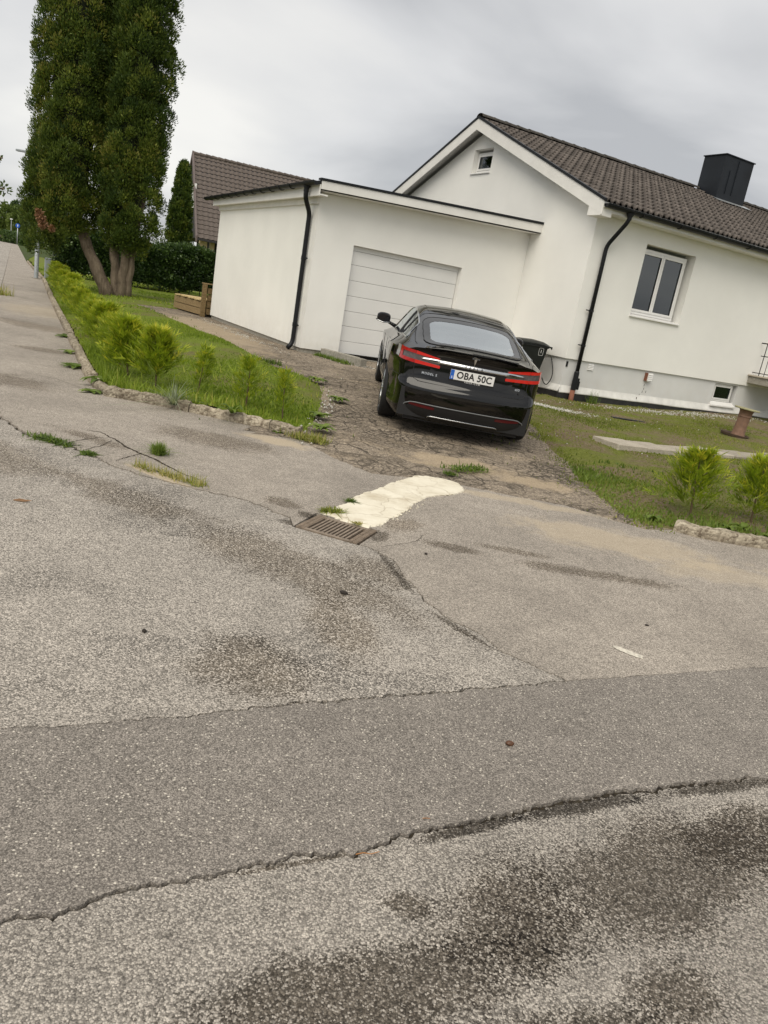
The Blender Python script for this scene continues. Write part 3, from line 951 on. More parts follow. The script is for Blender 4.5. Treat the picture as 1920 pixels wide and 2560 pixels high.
def nz(X, Y, s, seed):
    """cheap smooth noise by summed sines"""
    rg = np.random.default_rng(seed)
    o = np.zeros(np.shape(X))
    for k in range(7):
        a = rg.uniform(0, 2 * np.pi)
        f = s * rg.uniform(0.6, 1.9)
        o = o + np.sin(f * (X * np.cos(a) + Y * np.sin(a)) + rg.uniform(0, 6.28)) / 7 * 1.6
    return o


left_poly = [(p[0] + 0.10, p[1] + 0.06) for p in kerb_left[1:-1]] + [(-3.24, 8.45)] + [(p[0], p[1] + 0.09) for p in kerb_front[1:]] + lawn_edge[1:] + [(-6.6, 23.5), (2.0, 30.0), (8.0, 44.0), (-8.0, 62.0), (-30.0, 60.0)]
right_poly = rlawn_edge + [W(10.84, 12.7)[:2], W(24, 12.7)[:2], (17.0, 16.0), (14.0, 11.9)] + [(p[0], p[1] + 0.09) for p in rkerb[::-1][1:-1]]


def z_left(X, Y):
    d = dist_line(X, Y, lawn_edge) * np.where(in_poly(X, Y, left_poly), 1, -1)
    return Z(X, Y) - 0.05 + 0.062 * S3((d + 0.12) / 0.22) + 0.085 * S3(d / 1.1) * (1 - S3((X * Vv[0] + Y * Vv[1] - 15.0) / 6.0)) + 0.018 * nz(X, Y, 2.2, 3) * S3((d + 0.05) / 0.3)


def z_right(X, Y):
    d = dist_line(X, Y, rlawn_edge) * np.where(in_poly(X, Y, right_poly), 1, -1)
    return Z(X, Y) - 0.05 + 0.058 * S3((d + 0.12) / 0.22) + 0.05 * S3(d / 0.8) + 0.02 * nz(X, Y, 3.0, 4) * S3((d + 0.05) / 0.3)


def z_drive(X, Y):
    b = np.asarray(X) * Vv[0] + np.asarray(Y) * Vv[1]
    return Z(X, Y) - 0.004 + 0.012 * nz(X, Y, 1.6, 5) * S3((b - 6.2) / 1.5)


grid_sheet('lawn', left_poly, 0.12, z_left, M['lawn'], grow=lawn_edge[1:-1])
grid_sheet('side_lawn', right_poly, 0.12, z_right, M['rough_lawn'], grow=rlawn_edge[2:])
grid_sheet('driveway', [(-1.3, 6.6), (2.7, 6.35), (2.9, 12.0), W(10.9, 12.0)[:2], W(10.9, 14.6)[:2], W(6.0, 14.6)[:2], W(6.0, 27.0)[:2], (-11.5, 24.5), (-8.6, 20.0), (-2.0, 10.0)], 0.11, z_drive, M['driveway'])

# dirt-filled hairline cracks in the pavement
def hair(line, w, seed, z=0.0062):
    P, Nn, j = rag(line, 0.02, 0.006, seed=seed)
    C = P + Nn * j[:, None]
    rng = np.random.default_rng(seed)
    ww = w * (0.35 + 0.65 * np.sin(np.linspace(0.15, 3.0, len(C)))) * rng.uniform(0.5, 1.3, len(C))
    strip('pavement_crack', [tuple(q) for q in C + Nn * ww[:, None] / 2], [tuple(q) for q in C - Nn * ww[:, None] / 2], z, M['crack_dirt'])


for k, (ln, w) in enumerate(HAIRS):
    hair(ln, w, 200 + k)

# ------------------------------------------------------------------ cement patch behind the drain
cem = [(-0.46, 5.235), (-0.36, 5.44), (-0.31, 5.60), (-0.22, 5.95), (-0.13, 6.2), (-0.04, 6.43), (0.10, 6.75), (0.24, 7.03), (0.34, 7.10), (0.44, 7.13), (0.55, 7.12), (0.63, 7.07), (0.69, 6.87), (0.68, 6.71), (0.61, 6.56), (0.53, 6.47), (0.46, 6.43), (0.37, 6.30), (0.32, 6.19), (0.25, 5.98), (0.18, 5.77), (0.08, 5.47), (0.0, 5.25), (-0.04, 5.14), (-0.09, 5.10), (-0.20, 5.135), (-0.33, 5.185), (-0.46, 5.235)]
cl, cn, cj = rag(cem, 0.02, 0.010, seed=31)
cl = (cl + cn * cj[:, None])[:-1]
cc = cl.mean(0)
mb = MB()
nv = len(cl)
inner = cl + (cc - cl) / np.linalg.norm(cc - cl, axis=1)[:, None] * 0.025
mb.add([(p[0], p[1], 0.0) for p in cl] + [(p[0], p[1], 0.013) for p in inner], [tuple(range(nv, 2 * nv))] + [(i, (i + 1) % nv, nv + (i + 1) % nv, nv + i) for i in range(nv)])
tag(mb.build('cement_patch', M['cement']), 'pale cream cement patch on the asphalt behind the drain grate', 'patch')

# ------------------------------------------------------------------ storm drain
gx = Vector((0.43, -0.145, 0)).normalized()
gy = Vector((0.12, 0.375, 0)).normalized()
gc = Vector((-0.30, 4.958, 0))
GM = Matrix(((gx.x, gy.x, 0, gc.x), (gx.y, gy.y, 0, gc.y), (0, 0, 1, 0), (0, 0, 0, 1)))
drain = thing('drain_grate', 'rusty slotted cast iron drain grate beside the cement patch', 'drain grate', tuple(gc))
GL = Matrix.Translation(-gc) @ GM
hw, hd = 0.228, 0.188


def gbox(mb, x0, x1, y0, y1, z0, z1):
    k = len(mb.v)
    mb.box(x0, x1, y0, y1, z0, z1)
    return mb.xf(GL, k)


fr = MB()
gbox(fr, -hw, hw, -hd, -hd + 0.035, -0.06, 0.002)
gbox(fr, -hw, hw, hd - 0.035, hd, -0.06, 0.002)
gbox(fr, -hw, -hw + 0.066, -hd + 0.0355, hd - 0.0355, -0.06, 0.001)
gbox(fr, hw - 0.066, hw, -hd + 0.0355, hd - 0.0355, -0.06, 0.001)
for k in range(17):      # ribbed ends
    y = -hd + 0.01 + k * (2 * hd - 0.02) / 16
    gbox(fr, -hw + 0.004, -hw + 0.030, y - 0.005, y + 0.005, 0.0012, 0.007)
    gbox(fr, -hw + 0.035, -hw + 0.060, y - 0.005, y + 0.005, 0.0012, 0.007)
    gbox(fr, hw - 0.030, hw - 0.004, y - 0.005, y + 0.005, 0.0012, 0.007)
    gbox(fr, hw - 0.060, hw - 0.035, y - 0.005, y + 0.005, 0.0012, 0.007)
fr.build('frame', M['cast_iron'], drain)
nb = 11
x0, x1 = -hw + 0.066, hw - 0.066
pit_ = (x1 - x0) / nb
for k in range(nb - 1):
    bb = MB()
    xx = x0 + (k + 1) * pit_
    gbox(bb, xx - pit_ * 0.24, xx + pit_ * 0.24, -hd + 0.036, hd - 0.036, -0.05, 0.002)
    bb.build('bar', M['cast_iron'], drain)
pp = MB()
gbox(pp, -hw, hw, -hd, hd, -0.30, -0.28)
gbox(pp, -hw - 0.01, hw + 0.01, -hd - 0.01, -hd - 0.003, -0.29, -0.01)
gbox(pp, -hw - 0.01, hw + 0.01, hd + 0.003, hd + 0.01, -0.29, -0.01)
pp.build('pit', M['pit'], drain)

# ------------------------------------------------------------------ kerbs of eroded concrete
def kerb(name, line, label, w=0.12, h=0.095, stone=1.15, seed=0, erode=0.012):
    rng = np.random.default_rng(seed)
    P, Nn = resample(line, 0.06)
    n = len(P)
    per = max(4, int(stone / 0.06))
    root = None
    starts = list(range(0, n - 2, per))
    top = tag(bpy.data.objects.new(name, None), label, 'kerb')
    COL.objects.link(top)
    for s0 in starts:
        s1 = min(n - 1, s0 + per)
        if s1 - s0 < 2:
            continue
        idx = list(range(s0, s1 + 1))
        dz, dn = rng.normal(0, 0.006), rng.normal(0, 0.006)
        rings = []
        for q, i in enumerate(idx):
            sh = 0.004 if q == 0 else (-0.004 if q == len(idx) - 1 else 0)
            t = P[min(i + 1, n - 1)] - P[max(i - 1, 0)]
            t = t / (np.linalg.norm(t) + 1e-9)
            p = P[i] + t * sh
            nn = -Nn[i] if KSIDE[name] < 0 else Nn[i]
            ring = []
            for (o, z) in ((0, -0.12), (0.0, h * 0.55), (0.008, h * 0.86), (0.03, h), (w * 0.55, h * 1.02), (w - 0.02, h), (w, h * 0.7), (w, -0.12)):
                oo = o + rng.normal(0, erode * (0.55 if z > 0 else 0)) + dn
                zz = z + (rng.normal(0, erode * 0.7) + dz if z > 0.02 else 0)
                ring.append((p[0] + nn[0] * oo, p[1] + nn[1] * oo, float(zz)))
            rings.append(ring)
        mb = MB()
        m, k = len(rings), 8
        mb.v = [q for r in rings for q in r]
        mb.f = [(i * k + j, i * k + (j + 1) % k, (i + 1) * k + (j + 1) % k, (i + 1) * k + j) for i in range(m - 1) for j in range(k)]
        mb.f += [tuple(range(k)), tuple(range((m - 1) * k, m * k))]
        mb.build('kerb_stone', M['kerb'], top)
    return top


KSIDE = {'street_kerb': 1, 'corner_kerb': 1, 'lawn_kerb': 1}
kerb('street_kerb', kerb_left[1:], 'long low weathered kerb along the street below the row of young thujas', seed=1, stone=1.6, erode=0.007)
kerb('corner_kerb', kerb_front, 'short crumbling kerb with white stones at the near end of the left lawn', h=0.105, seed=2, stone=1.0, erode=0.013)
kerb('lawn_kerb', rkerb[1:], 'low eroded kerb edging the right-hand lawn', h=0.085, seed=3, stone=0.95, erode=0.008)
# ------------------------------------------------------------------ house (local x along the front, local y into the house)
def wall_holes(mb, x0, x1, z0, z1, holes, yf, yb, top=None):
    """upright wall in local xz between yf (outer) and yb (inner) with rectangular holes"""
    xs = sorted({x0, x1, *[h[0] for h in holes], *[h[1] for h in holes]})
    zs = sorted({z0, z1, *[h[2] for h in holes], *[h[3] for h in holes]})

    def hole(xa, xb, za, zb):
        return any(h[0] <= xa + 1e-6 and xb - 1e-6 <= h[1] and h[2] <= za + 1e-6 and zb - 1e-6 <= h[3] for h in holes)
    for i in range(len(xs) - 1):
        for j in range(len(zs) - 1):
            xa, xb, za, zb = xs[i], xs[i + 1], zs[j], zs[j + 1]
            if hole(xa, xb, za, zb):
                continue
            mb.add([(xa, yf, za), (xb, yf, za), (xb, yf, zb), (xa, yf, zb)], [(0, 1, 2, 3)])
            mb.add([(xa, yb, za), (xb, yb, za), (xb, yb, zb), (xa, yb, zb)], [(3, 2, 1, 0)])
    for (a, b, c, d) in holes:
        mb.add([(a, yf, c), (b, yf, c), (b, yf, d), (a, yf, d), (a, yb, c), (b, yb, c), (b, yb, d), (a, yb, d)],
               [(0, 4, 5, 1), (1, 5, 6, 2), (2, 6, 7, 3), (3, 7, 4, 0)])
    for (xa, za, xb, zb) in ((x0, z0, x1, z0), (x1, z0, x1, z1), (x1, z1, x0, z1), (x0, z1, x0, z0)):
        mb.add([(xa, yf, za), (xb, yf, zb), (xb, yb, zb), (xa, yb, za)], [(0, 1, 2, 3)])
    return mb


def swap(mb):
    """local x<->y, for walls that run along y"""
    mb.v = [(y, x, z) for (x, y, z) in mb.v]
    mb.f = [q[::-1] for q in mb.f]
    return mb


HA, HB = 10.84, 12.42
HL, HD = 12.6, 9.26
house = thing('house', 'white rendered house with brown tiled gable roof and a black chimney', 'house', W(HA, HB), UA)
EZ = 4.02          # top of the front wall under the eave
RZ, RB = 6.06, HD / 2   # ridge (top of the decking), where it runs
SL = math.atan2(RZ - 4.06, RB + 0.38)   # roof slope
win = (1.49, 3.0, 2.115, 3.585)
mb = wall_holes(MB(), 0.30, HL, 1.03, EZ, [win], 0.0, 0.30)
mb.build('front_wall', M['render'], house)
# gable wall: five-sided, with the little attic window
gw = (16.58 - HB, 17.40 - HB, 4.89, 5.46)
mb = MB()
g_out = [(0, 1.03), (HD, 1.03), (HD, EZ), (RB, EZ + RB * math.tan(SL) - 0.02), (0, EZ)]


def gable_face(x):
    a, b, c, d = gw
    topz = lambda y: EZ + (RB - abs(y - RB)) * math.tan(SL) - 0.02
    V = [(x, 0, 1.03), (x, HD, 1.03), (x, HD, EZ), (x, b, topz(b)), (x, RB, topz(RB)), (x, a, topz(a)), (x, 0, EZ), (x, a, 1.03), (x, b, 1.03), (x, a, c), (x, b, c), (x, b, d), (x, a, d)]
    F = [(0, 7, 5, 6), (8, 1, 2, 3), (7, 8, 10, 9), (12, 11, 3, 4, 5)]
    return V, F


V, F = gable_face(0.0)
mb.add(V, F)
V, F = gable_face(0.30)
mb.add(V, [q[::-1] for q in F])
a, b, c, d = gw
mb.add([(0, a, c), (0, b, c), (0, b, d), (0, a, d), (0.3, a, c), (0.3, b, c), (0.3, b, d), (0.3, a, d)], [(0, 1, 5, 4), (1, 2, 6, 5), (2, 3, 7, 6), (3, 0, 4, 7)])
mb.add([(0, 0, 1.03), (0.3, 0, 1.03), (0.3, 0, EZ), (0, 0, EZ), (0, HD, 1.03), (0.3, HD, 1.03), (0.3, HD, EZ), (0, HD, EZ)], [(0, 1, 2, 3), (5, 4, 7, 6), (0, 4, 5, 1)])
mb.build('gable_wall', M['render'], house)
mb = MB()
mb.box(HL - 0.3, HL, 0.31, HD, 1.03, EZ).box(0.31, HL - 0.31, HD - 0.3, HD, 1.03, EZ)
mb.build('rear_wall', M['render'], house)
# plinth set back under the render, with a splayed white foot and a bitumen coat
bw = (15.62 - HA, 16.50 - HA, 0.40, 0.985)
bwin = (4.80, 5.62, 0.50, 0.985)
mb = wall_holes(MB(), 0.34, HL - 0.05, 0.0, 1.029, [bwin], 0.045, 0.30)
mb.build('plinth', M['plinth'], house)
mb = MB().box(0.045, 0.339, 0.045, HD - 0.05, 0.0, 1.029)
mb.build('plinth', M['plinth'], house)
mb = MB()
xs = np.linspace(0.02, HL - 0.05, 64)
P = []
for (y0, z0) in ((0.043, 0.47), (0.020, 0.385), (-0.006, 0.335), (-0.008, 0.31), (0.044, 0.30)):
    P.append([(x, y0, z0 + (0.022 * float(nz(x, 0.3, 3.0, 8)) if z0 < 0.42 else 0.0)) for x in xs])
mb.grid(P)
P = []
for (x0, z0) in ((0.043, 0.47), (0.012, 0.385), (-0.008, 0.335), (-0.010, 0.31), (0.044, 0.30)):
    P.append([(x0, y, z0 + (0.02 * float(nz(y, 0.9, 3.0, 9)) if z0 < 0.42 else 0.0)) for y in np.linspace(0.0, 2.2, 14)])
mb.grid(P)
mb.build('plinth_foot', M['plinth_white'], house, smooth=True)
mb = MB().box(-0.004, HL, 0.004, 0.044, -0.2, 0.318).box(-0.0045, 0.04, 0.0445, 2.2, -0.2, 0.318)
mb.build('bitumen_strip', M['tar'], house)


def casement(parent, x0, x1, z0, z1, y, name='window', mull=True, fr=0.055, sash=0.05, depth=0.07, along='x', pane=None, back=None):
    """frame with one or two sashes, panes, and a dim room behind"""
    def put(mb):
        return swap(mb) if along == 'y' else mb
    mb = MB()
    mb.box(x0, x1, y, y + depth, z0, z0 + fr).box(x0, x1, y, y + depth, z1 - fr, z1).box(x0, x0 + fr, y + 0.001, y + depth, z0 + fr, z1 - fr).box(x1 - fr, x1, y + 0.001, y + depth, z0 + fr, z1 - fr)
    w = put(mb).build(name, M['pvc'], parent, bevel=0.004)
    cuts = [x0 + fr, (x0 + x1) / 2, x1 - fr] if mull else [x0 + fr, x1 - fr]
    for i in range(len(cuts) - 1):
        a, b = cuts[i] + 0.003, cuts[i + 1] - 0.003
        c, d = z0 + fr + 0.003, z1 - fr - 0.003
        mb = MB()
        mb.box(a, b, y - 0.012, y + 0.04, c, c + sash).box(a, b, y - 0.012, y + 0.04, d - sash, d).box(a, a + sash, y - 0.011, y + 0.04, c + sash, d - sash).box(b - sash, b, y - 0.011, y + 0.04, c + sash, d - sash)
        put(mb).build('sash', M['pvc'], w, bevel=0.005)
        mb = MB().box(a + sash - 0.004, b - sash + 0.004, y + 0.012, y + 0.018, c + sash - 0.004, d - sash + 0.004)
        put(mb).build('pane', pane or M['glass_win'], w)
        s_ = MB()
        for (xa, xb, za, zb) in ((a + sash, b - sash, c + sash, c + sash + 0.006), (a + sash, b - sash, d - sash - 0.006, d - sash), (a + sash, a + sash + 0.006, c + sash + 0.006, d - sash - 0.006), (b - sash - 0.006, b - sash, c + sash + 0.006, d - sash - 0.006)):
            s_.box(xa, xb, y - 0.006, y + 0.011, za, zb)
        put(s_).build('seal', M['seal'], w)
    mb = MB().box(x0 + 0.02, x1 - 0.02, y + 0.16, y + 0.17, z0 + 0.02, z1 - 0.02)
    put(mb).build('blind', back or M['blind'], w)
    return w


w1 = casement(house, win[0] + 0.002, win[1] - 0.10, win[2] + 0.05, win[3] - 0.08, 0.14)
sill = MB().prism([(-0.045, win[2] - 0.02), (-0.045, win[2] + 0.004), (0.15, win[2] + 0.045), (0.15, win[2] - 0.02)], 'x', win[0] - 0.02, win[1] - 0.002)
sill.build('sill', M['pvc'], w1, bevel=0.003)
w2 = casement(house, bwin[0] + 0.02, bwin[1] - 0.10, bwin[2] + 0.06, bwin[3] - 0.005, 0.09, mull=False, fr=0.04, sash=0.035, back=M['room'])
sill = MB().prism([(-0.02, bwin[2] - 0.06), (-0.02, bwin[2] - 0.025), (0.10, bwin[2] + 0.055), (0.10, bwin[2] - 0.06)], 'x', bwin[0] - 0.02, bwin[1] + 0.03)
sill.build('sill', M['pvc'], w2, bevel=0.003)
w3 = casement(house, gw[0] + 0.05, gw[1] - 0.004, gw[2] + 0.05, gw[3] - 0.05, 0.13, mull=False, fr=0.05, sash=0.045, along='y', back=M['pvc'], pane=M['glass_clear'])
sill = MB().box(-0.035, 0.14, gw[0] - 0.015, gw[1] + 0.01, gw[2] - 0.008, gw[2] + 0.018)
sill.build('sill', M['pvc'], w3, bevel=0.004)
# wall vents
mb = MB().box(0.70, 0.86, 0.034, 0.044, 0.85, 0.99)
vt = mb.build('vent', M['pvc'], house)
for k in range(4):
    MB().prism([(0.020, 0.86 + k * 0.032), (0.034, 0.88 + k * 0.032), (0.034, 0.86 + k * 0.032)], 'x', 0.705, 0.855).build('slat', M['pvc'], vt)
mb = MB().box(2.42, 2.57, -0.02, 0.044, 0.80, 0.98)
vt = mb.build('vent', M['terracotta'], house)
mb = MB().box(2.455, 2.60, -0.032, -0.0205, 0.795, 0.985)
mb.build('cover', M['pvc'], vt)
for k in range(4):
    MB().prism([(-0.046, 0.815 + k * 0.042), (-0.0325, 0.845 + k * 0.042), (-0.0325, 0.815 + k * 0.042)], 'x', 2.46, 2.595).build('slat', M['pvc'], vt)
MB().box(0.09, 0.135, 0.03, 0.0445, 0.86, 0.97).build('outlet_box', M['black_metal'], house)
# hairline settling crack in the plinth: a row of thin chips
ck = MB()
for (x, z) in ((2.28, 0.335), (2.315, 0.39), (2.33, 0.44), (2.47, 0.55), (2.49, 0.62), (2.48, 0.70), (2.58, 0.56), (2.40, 0.47)):
    ck.prism([(x - 0.004, z - 0.03), (x + 0.006, z - 0.02), (x + 0.008, z + 0.025), (x, z + 0.02)], 'y', 0.008 if z < 0.42 else 0.0405, 0.0446)
tag(ck.build('plaster_crack', M['crack_dirt'], house), kind='stuff')

# ---- roof
roof = MB()
OV, GOV = 0.38, 0.26            # eave and gable overhang
y_e = -OV
z_e = RZ - (RB + OV) * math.tan(SL)
th = 0.05
y_b = HD + OV
for (ya, za, yb_, zb_) in ((y_e, z_e, RB, RZ), (RB, RZ, y_b, z_e)):
    roof.add([(-GOV, ya, za), (HL + GOV, ya, za), (HL + GOV, yb_, zb_), (-GOV, yb_, zb_), (-GOV, ya, za - th), (HL + GOV, ya, za - th), (HL + GOV, yb_, zb_ - th), (-GOV, yb_, zb_ - th)],
             [(0, 1, 2, 3), (7, 6, 5, 4), (0, 4, 5, 1), (1, 5, 6, 2), (3, 7, 4, 0)])
roof_o = roof.build('roof', M['white_wood'], house)
# roof felt on top
roof = MB()
for (ya, za, yb_, zb_) in ((y_e, z_e, RB, RZ), (RB, RZ, y_b, z_e)):
    roof.add([(-GOV, ya, za + 0.008), (HL + GOV, ya, za + 0.008), (HL + GOV, yb_, zb_ + 0.008), (-GOV, yb_, zb_ + 0.008)], [(0, 1, 2, 3)])
roof.build('felt', M['roof_felt'], roof_o)
# rake boards and their black drip strips, both slopes
tn = math.tan(SL)
for s in (1, -1):
    def yy(y):
        return y if s > 0 else HD - y
    A, B_ = -OV - 0.02, RB
    zt = lambda y: RZ - (RB - y) * tn
    bd = MB().prism([(yy(A), zt(A) - 0.235), (yy(B_), zt(B_) - 0.235), (yy(B_), zt(B_) + 0.02), (yy(A), zt(A) + 0.02)], 'x', -GOV - 0.028, -GOV - 0.001)
    bd.build('rake_board', M['white_wood'], house, bevel=0.004)
    dr = MB().prism([(yy(A - 0.02), zt(A) + 0.012), (yy(B_), zt(B_) + 0.021), (yy(B_), zt(B_) + 0.075), (yy(A - 0.02), zt(A) + 0.066)], 'x', -GOV - 0.045, -GOV + 0.03)
    dr.build('drip_strip', M['black_metal'], house)
    sf = MB().prism([(yy(A), zt(A) - 0.10), (yy(B_), zt(B_) - 0.10), (yy(B_), zt(B_) - 0.085), (yy(A), zt(A) - 0.085)], 'x', -GOV - 0.0005, -0.001)
    sf.build('soffit', M['white_wood'], house)
MB().box(-GOV - 0.027, -0.002, -OV, -0.001, 3.80, z_e - 0.06).build('eave_box', M['white_wood'], house, bevel=0.004)
MB().box(0.0, HL + GOV, -OV + 0.02, -OV + 0.045, z_e - 0.17, z_e - 0.052).build('eave_board', M['white_wood'], house)
MB().box(0.0, HL + GOV, -OV + 0.046, -0.001, z_e - 0.165, z_e - 0.15).build('soffit', M['white_wood'], house)

# tiles: two rolls wide, laid in courses, each its own piece
TW, TC, TL = 0.30, 0.365, 0.43


def tile_mesh(name, w=TW, l=TL, rolls=2, amp=0.056, thick=0.032, nseg=5):
    nx = rolls * nseg
    xs_ = np.linspace(0, w, nx + 1)
    ph = (xs_ / w * rolls) % 1.0
    zz = amp * np.clip(np.sin(np.pi * np.clip(ph / 0.62, 0, 1)), 0, 1) ** 0.8
    zz[-1] = zz[0]
    mb = MB()
    mb.grid([[(x, 0.0, z - thick) for x, z in zip(xs_, zz)], [(x, 0.0, z) for x, z in zip(xs_, zz)], [(x, l, z * 0.9) for x, z in zip(xs_, zz)]])
    return mb.mesh(name)


tm = tile_mesh('roof_tile')
tm.materials.append(M['tile'])
slope_len = (RB + OV) / math.cos(SL) + 0.05
n_rows = int(slope_len / TC)
n_cols = int((HL + 2 * GOV) / TW)
tilt = 0.036 / TC
spots = []
Hw = Matrix.Translation(Vector(W(HA, HB))) @ Matrix.Rotation(UA, 4, 'Z')
for r in range(n_rows + 1):
    for c_ in range(n_cols):
        dn = -0.055 + r * TC
        x = -GOV + 0.03 + c_ * TW
        y = y_e + dn * math.cos(SL)
        z = z_e + dn * math.sin(SL) + 0.045
        if y > RB - 0.06:
            continue
        if 7.42 < x + 0.15 < 8.7 and 3.9 < y + 0.1 < 4.7:
            continue
        cw = Hw @ Vector((x + 0.15, y, z))
        q = cw - Vector((0, 0, CAM_H))
        qc = cam.matrix_world.to_3x3().transposed() @ q
        px = 960 + 1883 * qc.x / -qc.z
        vis = px < 1950
        spots.append((0 if vis else 1, cw.length, x, y, z))
spots.sort()
joined = MB()
rr = random.Random(3)
for k, (_, dist, x, y, z) in enumerate(spots):
    Mx = Matrix.Translation((x + rr.uniform(-0.004, 0.004), y, z + rr.uniform(-0.003, 0.003))) @ Matrix.Rotation(SL - tilt + rr.uniform(-0.006, 0.006), 4, 'X') @ Matrix.Rotation(rr.uniform(-0.008, 0.008), 4, 'Z')
    if k < 300:
        o = bpy.data.objects.new('roof_tile', tm)
        COL.objects.link(o)
        o.parent = roof_o
        o.matrix_local = Mx
    else:
        base = len(joined.v)
        joined.v += [tuple(Mx @ v.co) for v in tm.vertices]
        joined.f += [tuple(base + i for i in p.vertices) for p in tm.polygons]
tag(joined.build('roof_tiles', M['tile'], roof_o), kind='stuff')
# rear slope courses, out of sight
bk = MB()
for r in range(n_rows):
    d0 = r * TC
    bk.box(-GOV, HL + GOV, 0, TC, 0, 0.03)
    k = len(bk.v) - 8
    bk.xf(Matrix.Translation((0, y_b - d0 * math.cos(SL), z_e + d0 * math.sin(SL) + 0.02)) @ Matrix.Rotation(math.pi - SL, 4, 'X') @ Matrix.Scale(-1, 4, (0, 0, 1)), k)
tag(bk.build('rear_tiles', M['tile'], roof_o), kind='stuff')
# ridge caps
rm = MB()
nr_ = 9
P = []
for (y, s) in ((0.0, 1.0), (0.045, 1.04), (0.05, 0.97), (0.40, 0.92)):
    P.append([(y, 0.135 * s * math.cos(t), 0.085 * s * math.sin(t)) for t in np.linspace(0.0, math.pi, nr_)])
rm.grid(P)
rme = rm.mesh('ridge_tile', True)
rme.materials.append(M['ridge'])
x = -GOV - 0.01
while x < HL + GOV - 0.2:
    if not (7.30 < x + 0.2 < 8.75):
        o = bpy.data.objects.new('ridge_tile', rme)
        COL.objects.link(o)
        o.parent = roof_o
        o.location = (x, RB, RZ + 0.055)
        o.rotation_euler = (0, rr.uniform(-0.02, 0.02), rr.uniform(-0.02, 0.02))
    x += 0.365
# chimney clad in black sheet metal
cx0, cx1, cy0, cy1, cz = 7.47, 8.65, 3.89, 4.66, 6.99
ch = MB().box(cx0, cx1, cy0, cy1, 5.6, cz)
ch_o = ch.build('chimney', M['chimney'], house, bevel=0.006)
cap = MB().box(cx0 - 0.03, cx1 + 0.03, cy0 - 0.03, cy1 + 0.03, cz + 0.001, cz + 0.03)
cap.build('cap', M['chimney'], ch_o, bevel=0.004)
for xx in (7.76, 8.03):
    MB().box(xx, xx + 0.018, cy0 - 0.02, cy0 - 0.001, 6.02, cz - 0.06 - (0.3 if xx < 7.9 else 0)).build('standing_seam', M['chimney'], ch_o)
fl = MB().add([(cx0 - 0.12, cy0 - 0.25, 0), (cx1 + 0.12, cy0 - 0.25, 0), (cx1 + 0.12, cy0 + 0.02, 0), (cx0 - 0.12, cy0 + 0.02, 0)], [(0, 1, 2, 3)])
fl.v = [(x, y, RZ - (RB - y) * tn + 0.095) for (x, y, z) in fl.v]
fl.build('flashing', M['zinc'], ch_o)


def gutter(parent, p0, p1, r=0.065, mat=None, brackets=(), inside=None):
    """half-round gutter between two points, open upwards"""
    p0, p1 = Vector(p0), Vector(p1)
    d = (p1 - p0).normalized()
    sd_ = d.cross(Vector((0, 0, 1))).normalized()
    def ring(p, rad):
        return [tuple(p + sd_ * (rad * math.cos(t)) + Vector((0, 0, rad * math.sin(t)))) for t in np.linspace(math.pi, 2 * math.pi, 10)]
    mb = MB().grid([ring(p0, r), ring(p1, r)])
    for p, s in ((p0, 1), (p1, -1)):
        q = ring(p, r)
        mb.add(q, [tuple(range(len(q)))])
    g = mb.build('gutter', mat or M['black_metal'], parent, smooth=False)
    mb = MB().grid([ring(p0 + d * 0.005, r - 0.005), ring(p1 - d * 0.005, r - 0.005)])
    mb.build('lining', inside or M['zinc'], g)
    for t in (r, -r):
        MB().tube([tuple(p0 + sd_ * t), tuple(p1 + sd_ * t)], 0.008, 8).build('rim', mat or M['black_metal'], g)
    for k in brackets:
        p = p0 + d * k
        q = [p + sd_ * ((r + 0.008) * math.cos(t)) + Vector((0, 0, (r + 0.008) * math.sin(t))) for t in np.linspace(math.pi, 2 * math.pi, 9)]
        MB().tube([tuple(v) for v in q], 0.009, 6).build('bracket', mat or M['black_metal'], g)
    return g


gutter(house, (-GOV + 0.02, y_e - 0.055, z_e - 0.035), (HL + GOV, y_e - 0.055, z_e - 0.06), 0.072, brackets=[0.95 + 1.1 * k for k in range(11)])
pts = smooth_path([(0.42, y_e - 0.055, z_e - 0.10), (0.42, y_e - 0.05, z_e - 0.24), (0.345, -0.065, z_e - 0.72), (0.345, -0.062, 0.62)], 0.10, 5)
dp = MB().tube([tuple(p) for p in pts], 0.042, 12).build('downpipe', M['black_metal'], house, smooth=True)
MB().lathe([(0.046, 0.0), (0.046, 0.05), (0.075, 0.10), (0.078, 0.12)], (0.42, y_e - 0.055, z_e - 0.22), 14).build('outlet', M['black_metal'], dp, smooth=True)
for z in (2.05, 1.34):
    mb = MB().lathe([(0.05, -0.02), (0.05, 0.02)], (0.345, -0.062, z), 12)
    mb.box(0.20, 0.30, -0.075, -0.055, z - 0.01, z + 0.01)
    mb.box(0.335, 0.355, -0.02, -0.001, z - 0.01, z + 0.01)
    mb.build('clamp', M['black_metal'], dp)
mb = MB().lathe([(0.044, 0.80), (0.056, 0.78), (0.058, 0.40), (0.0, 0.40)], (0.345, -0.062, 0), 14)
mb.box(0.35, 0.455, -0.11, -0.02, 0.42, 0.60)
mb.box(0.37, 0.44, -0.10, -0.03, 0.60, 0.66)
mb.build('leaf_trap', M['black_metal'], dp, bevel=0.01)
MB().tube([(0.345, -0.062, 0.405), (0.345, -0.064, -0.1)], [0.052, 0.055], 14).build('drain_pipe', M['terracotta'], dp, smooth=True)

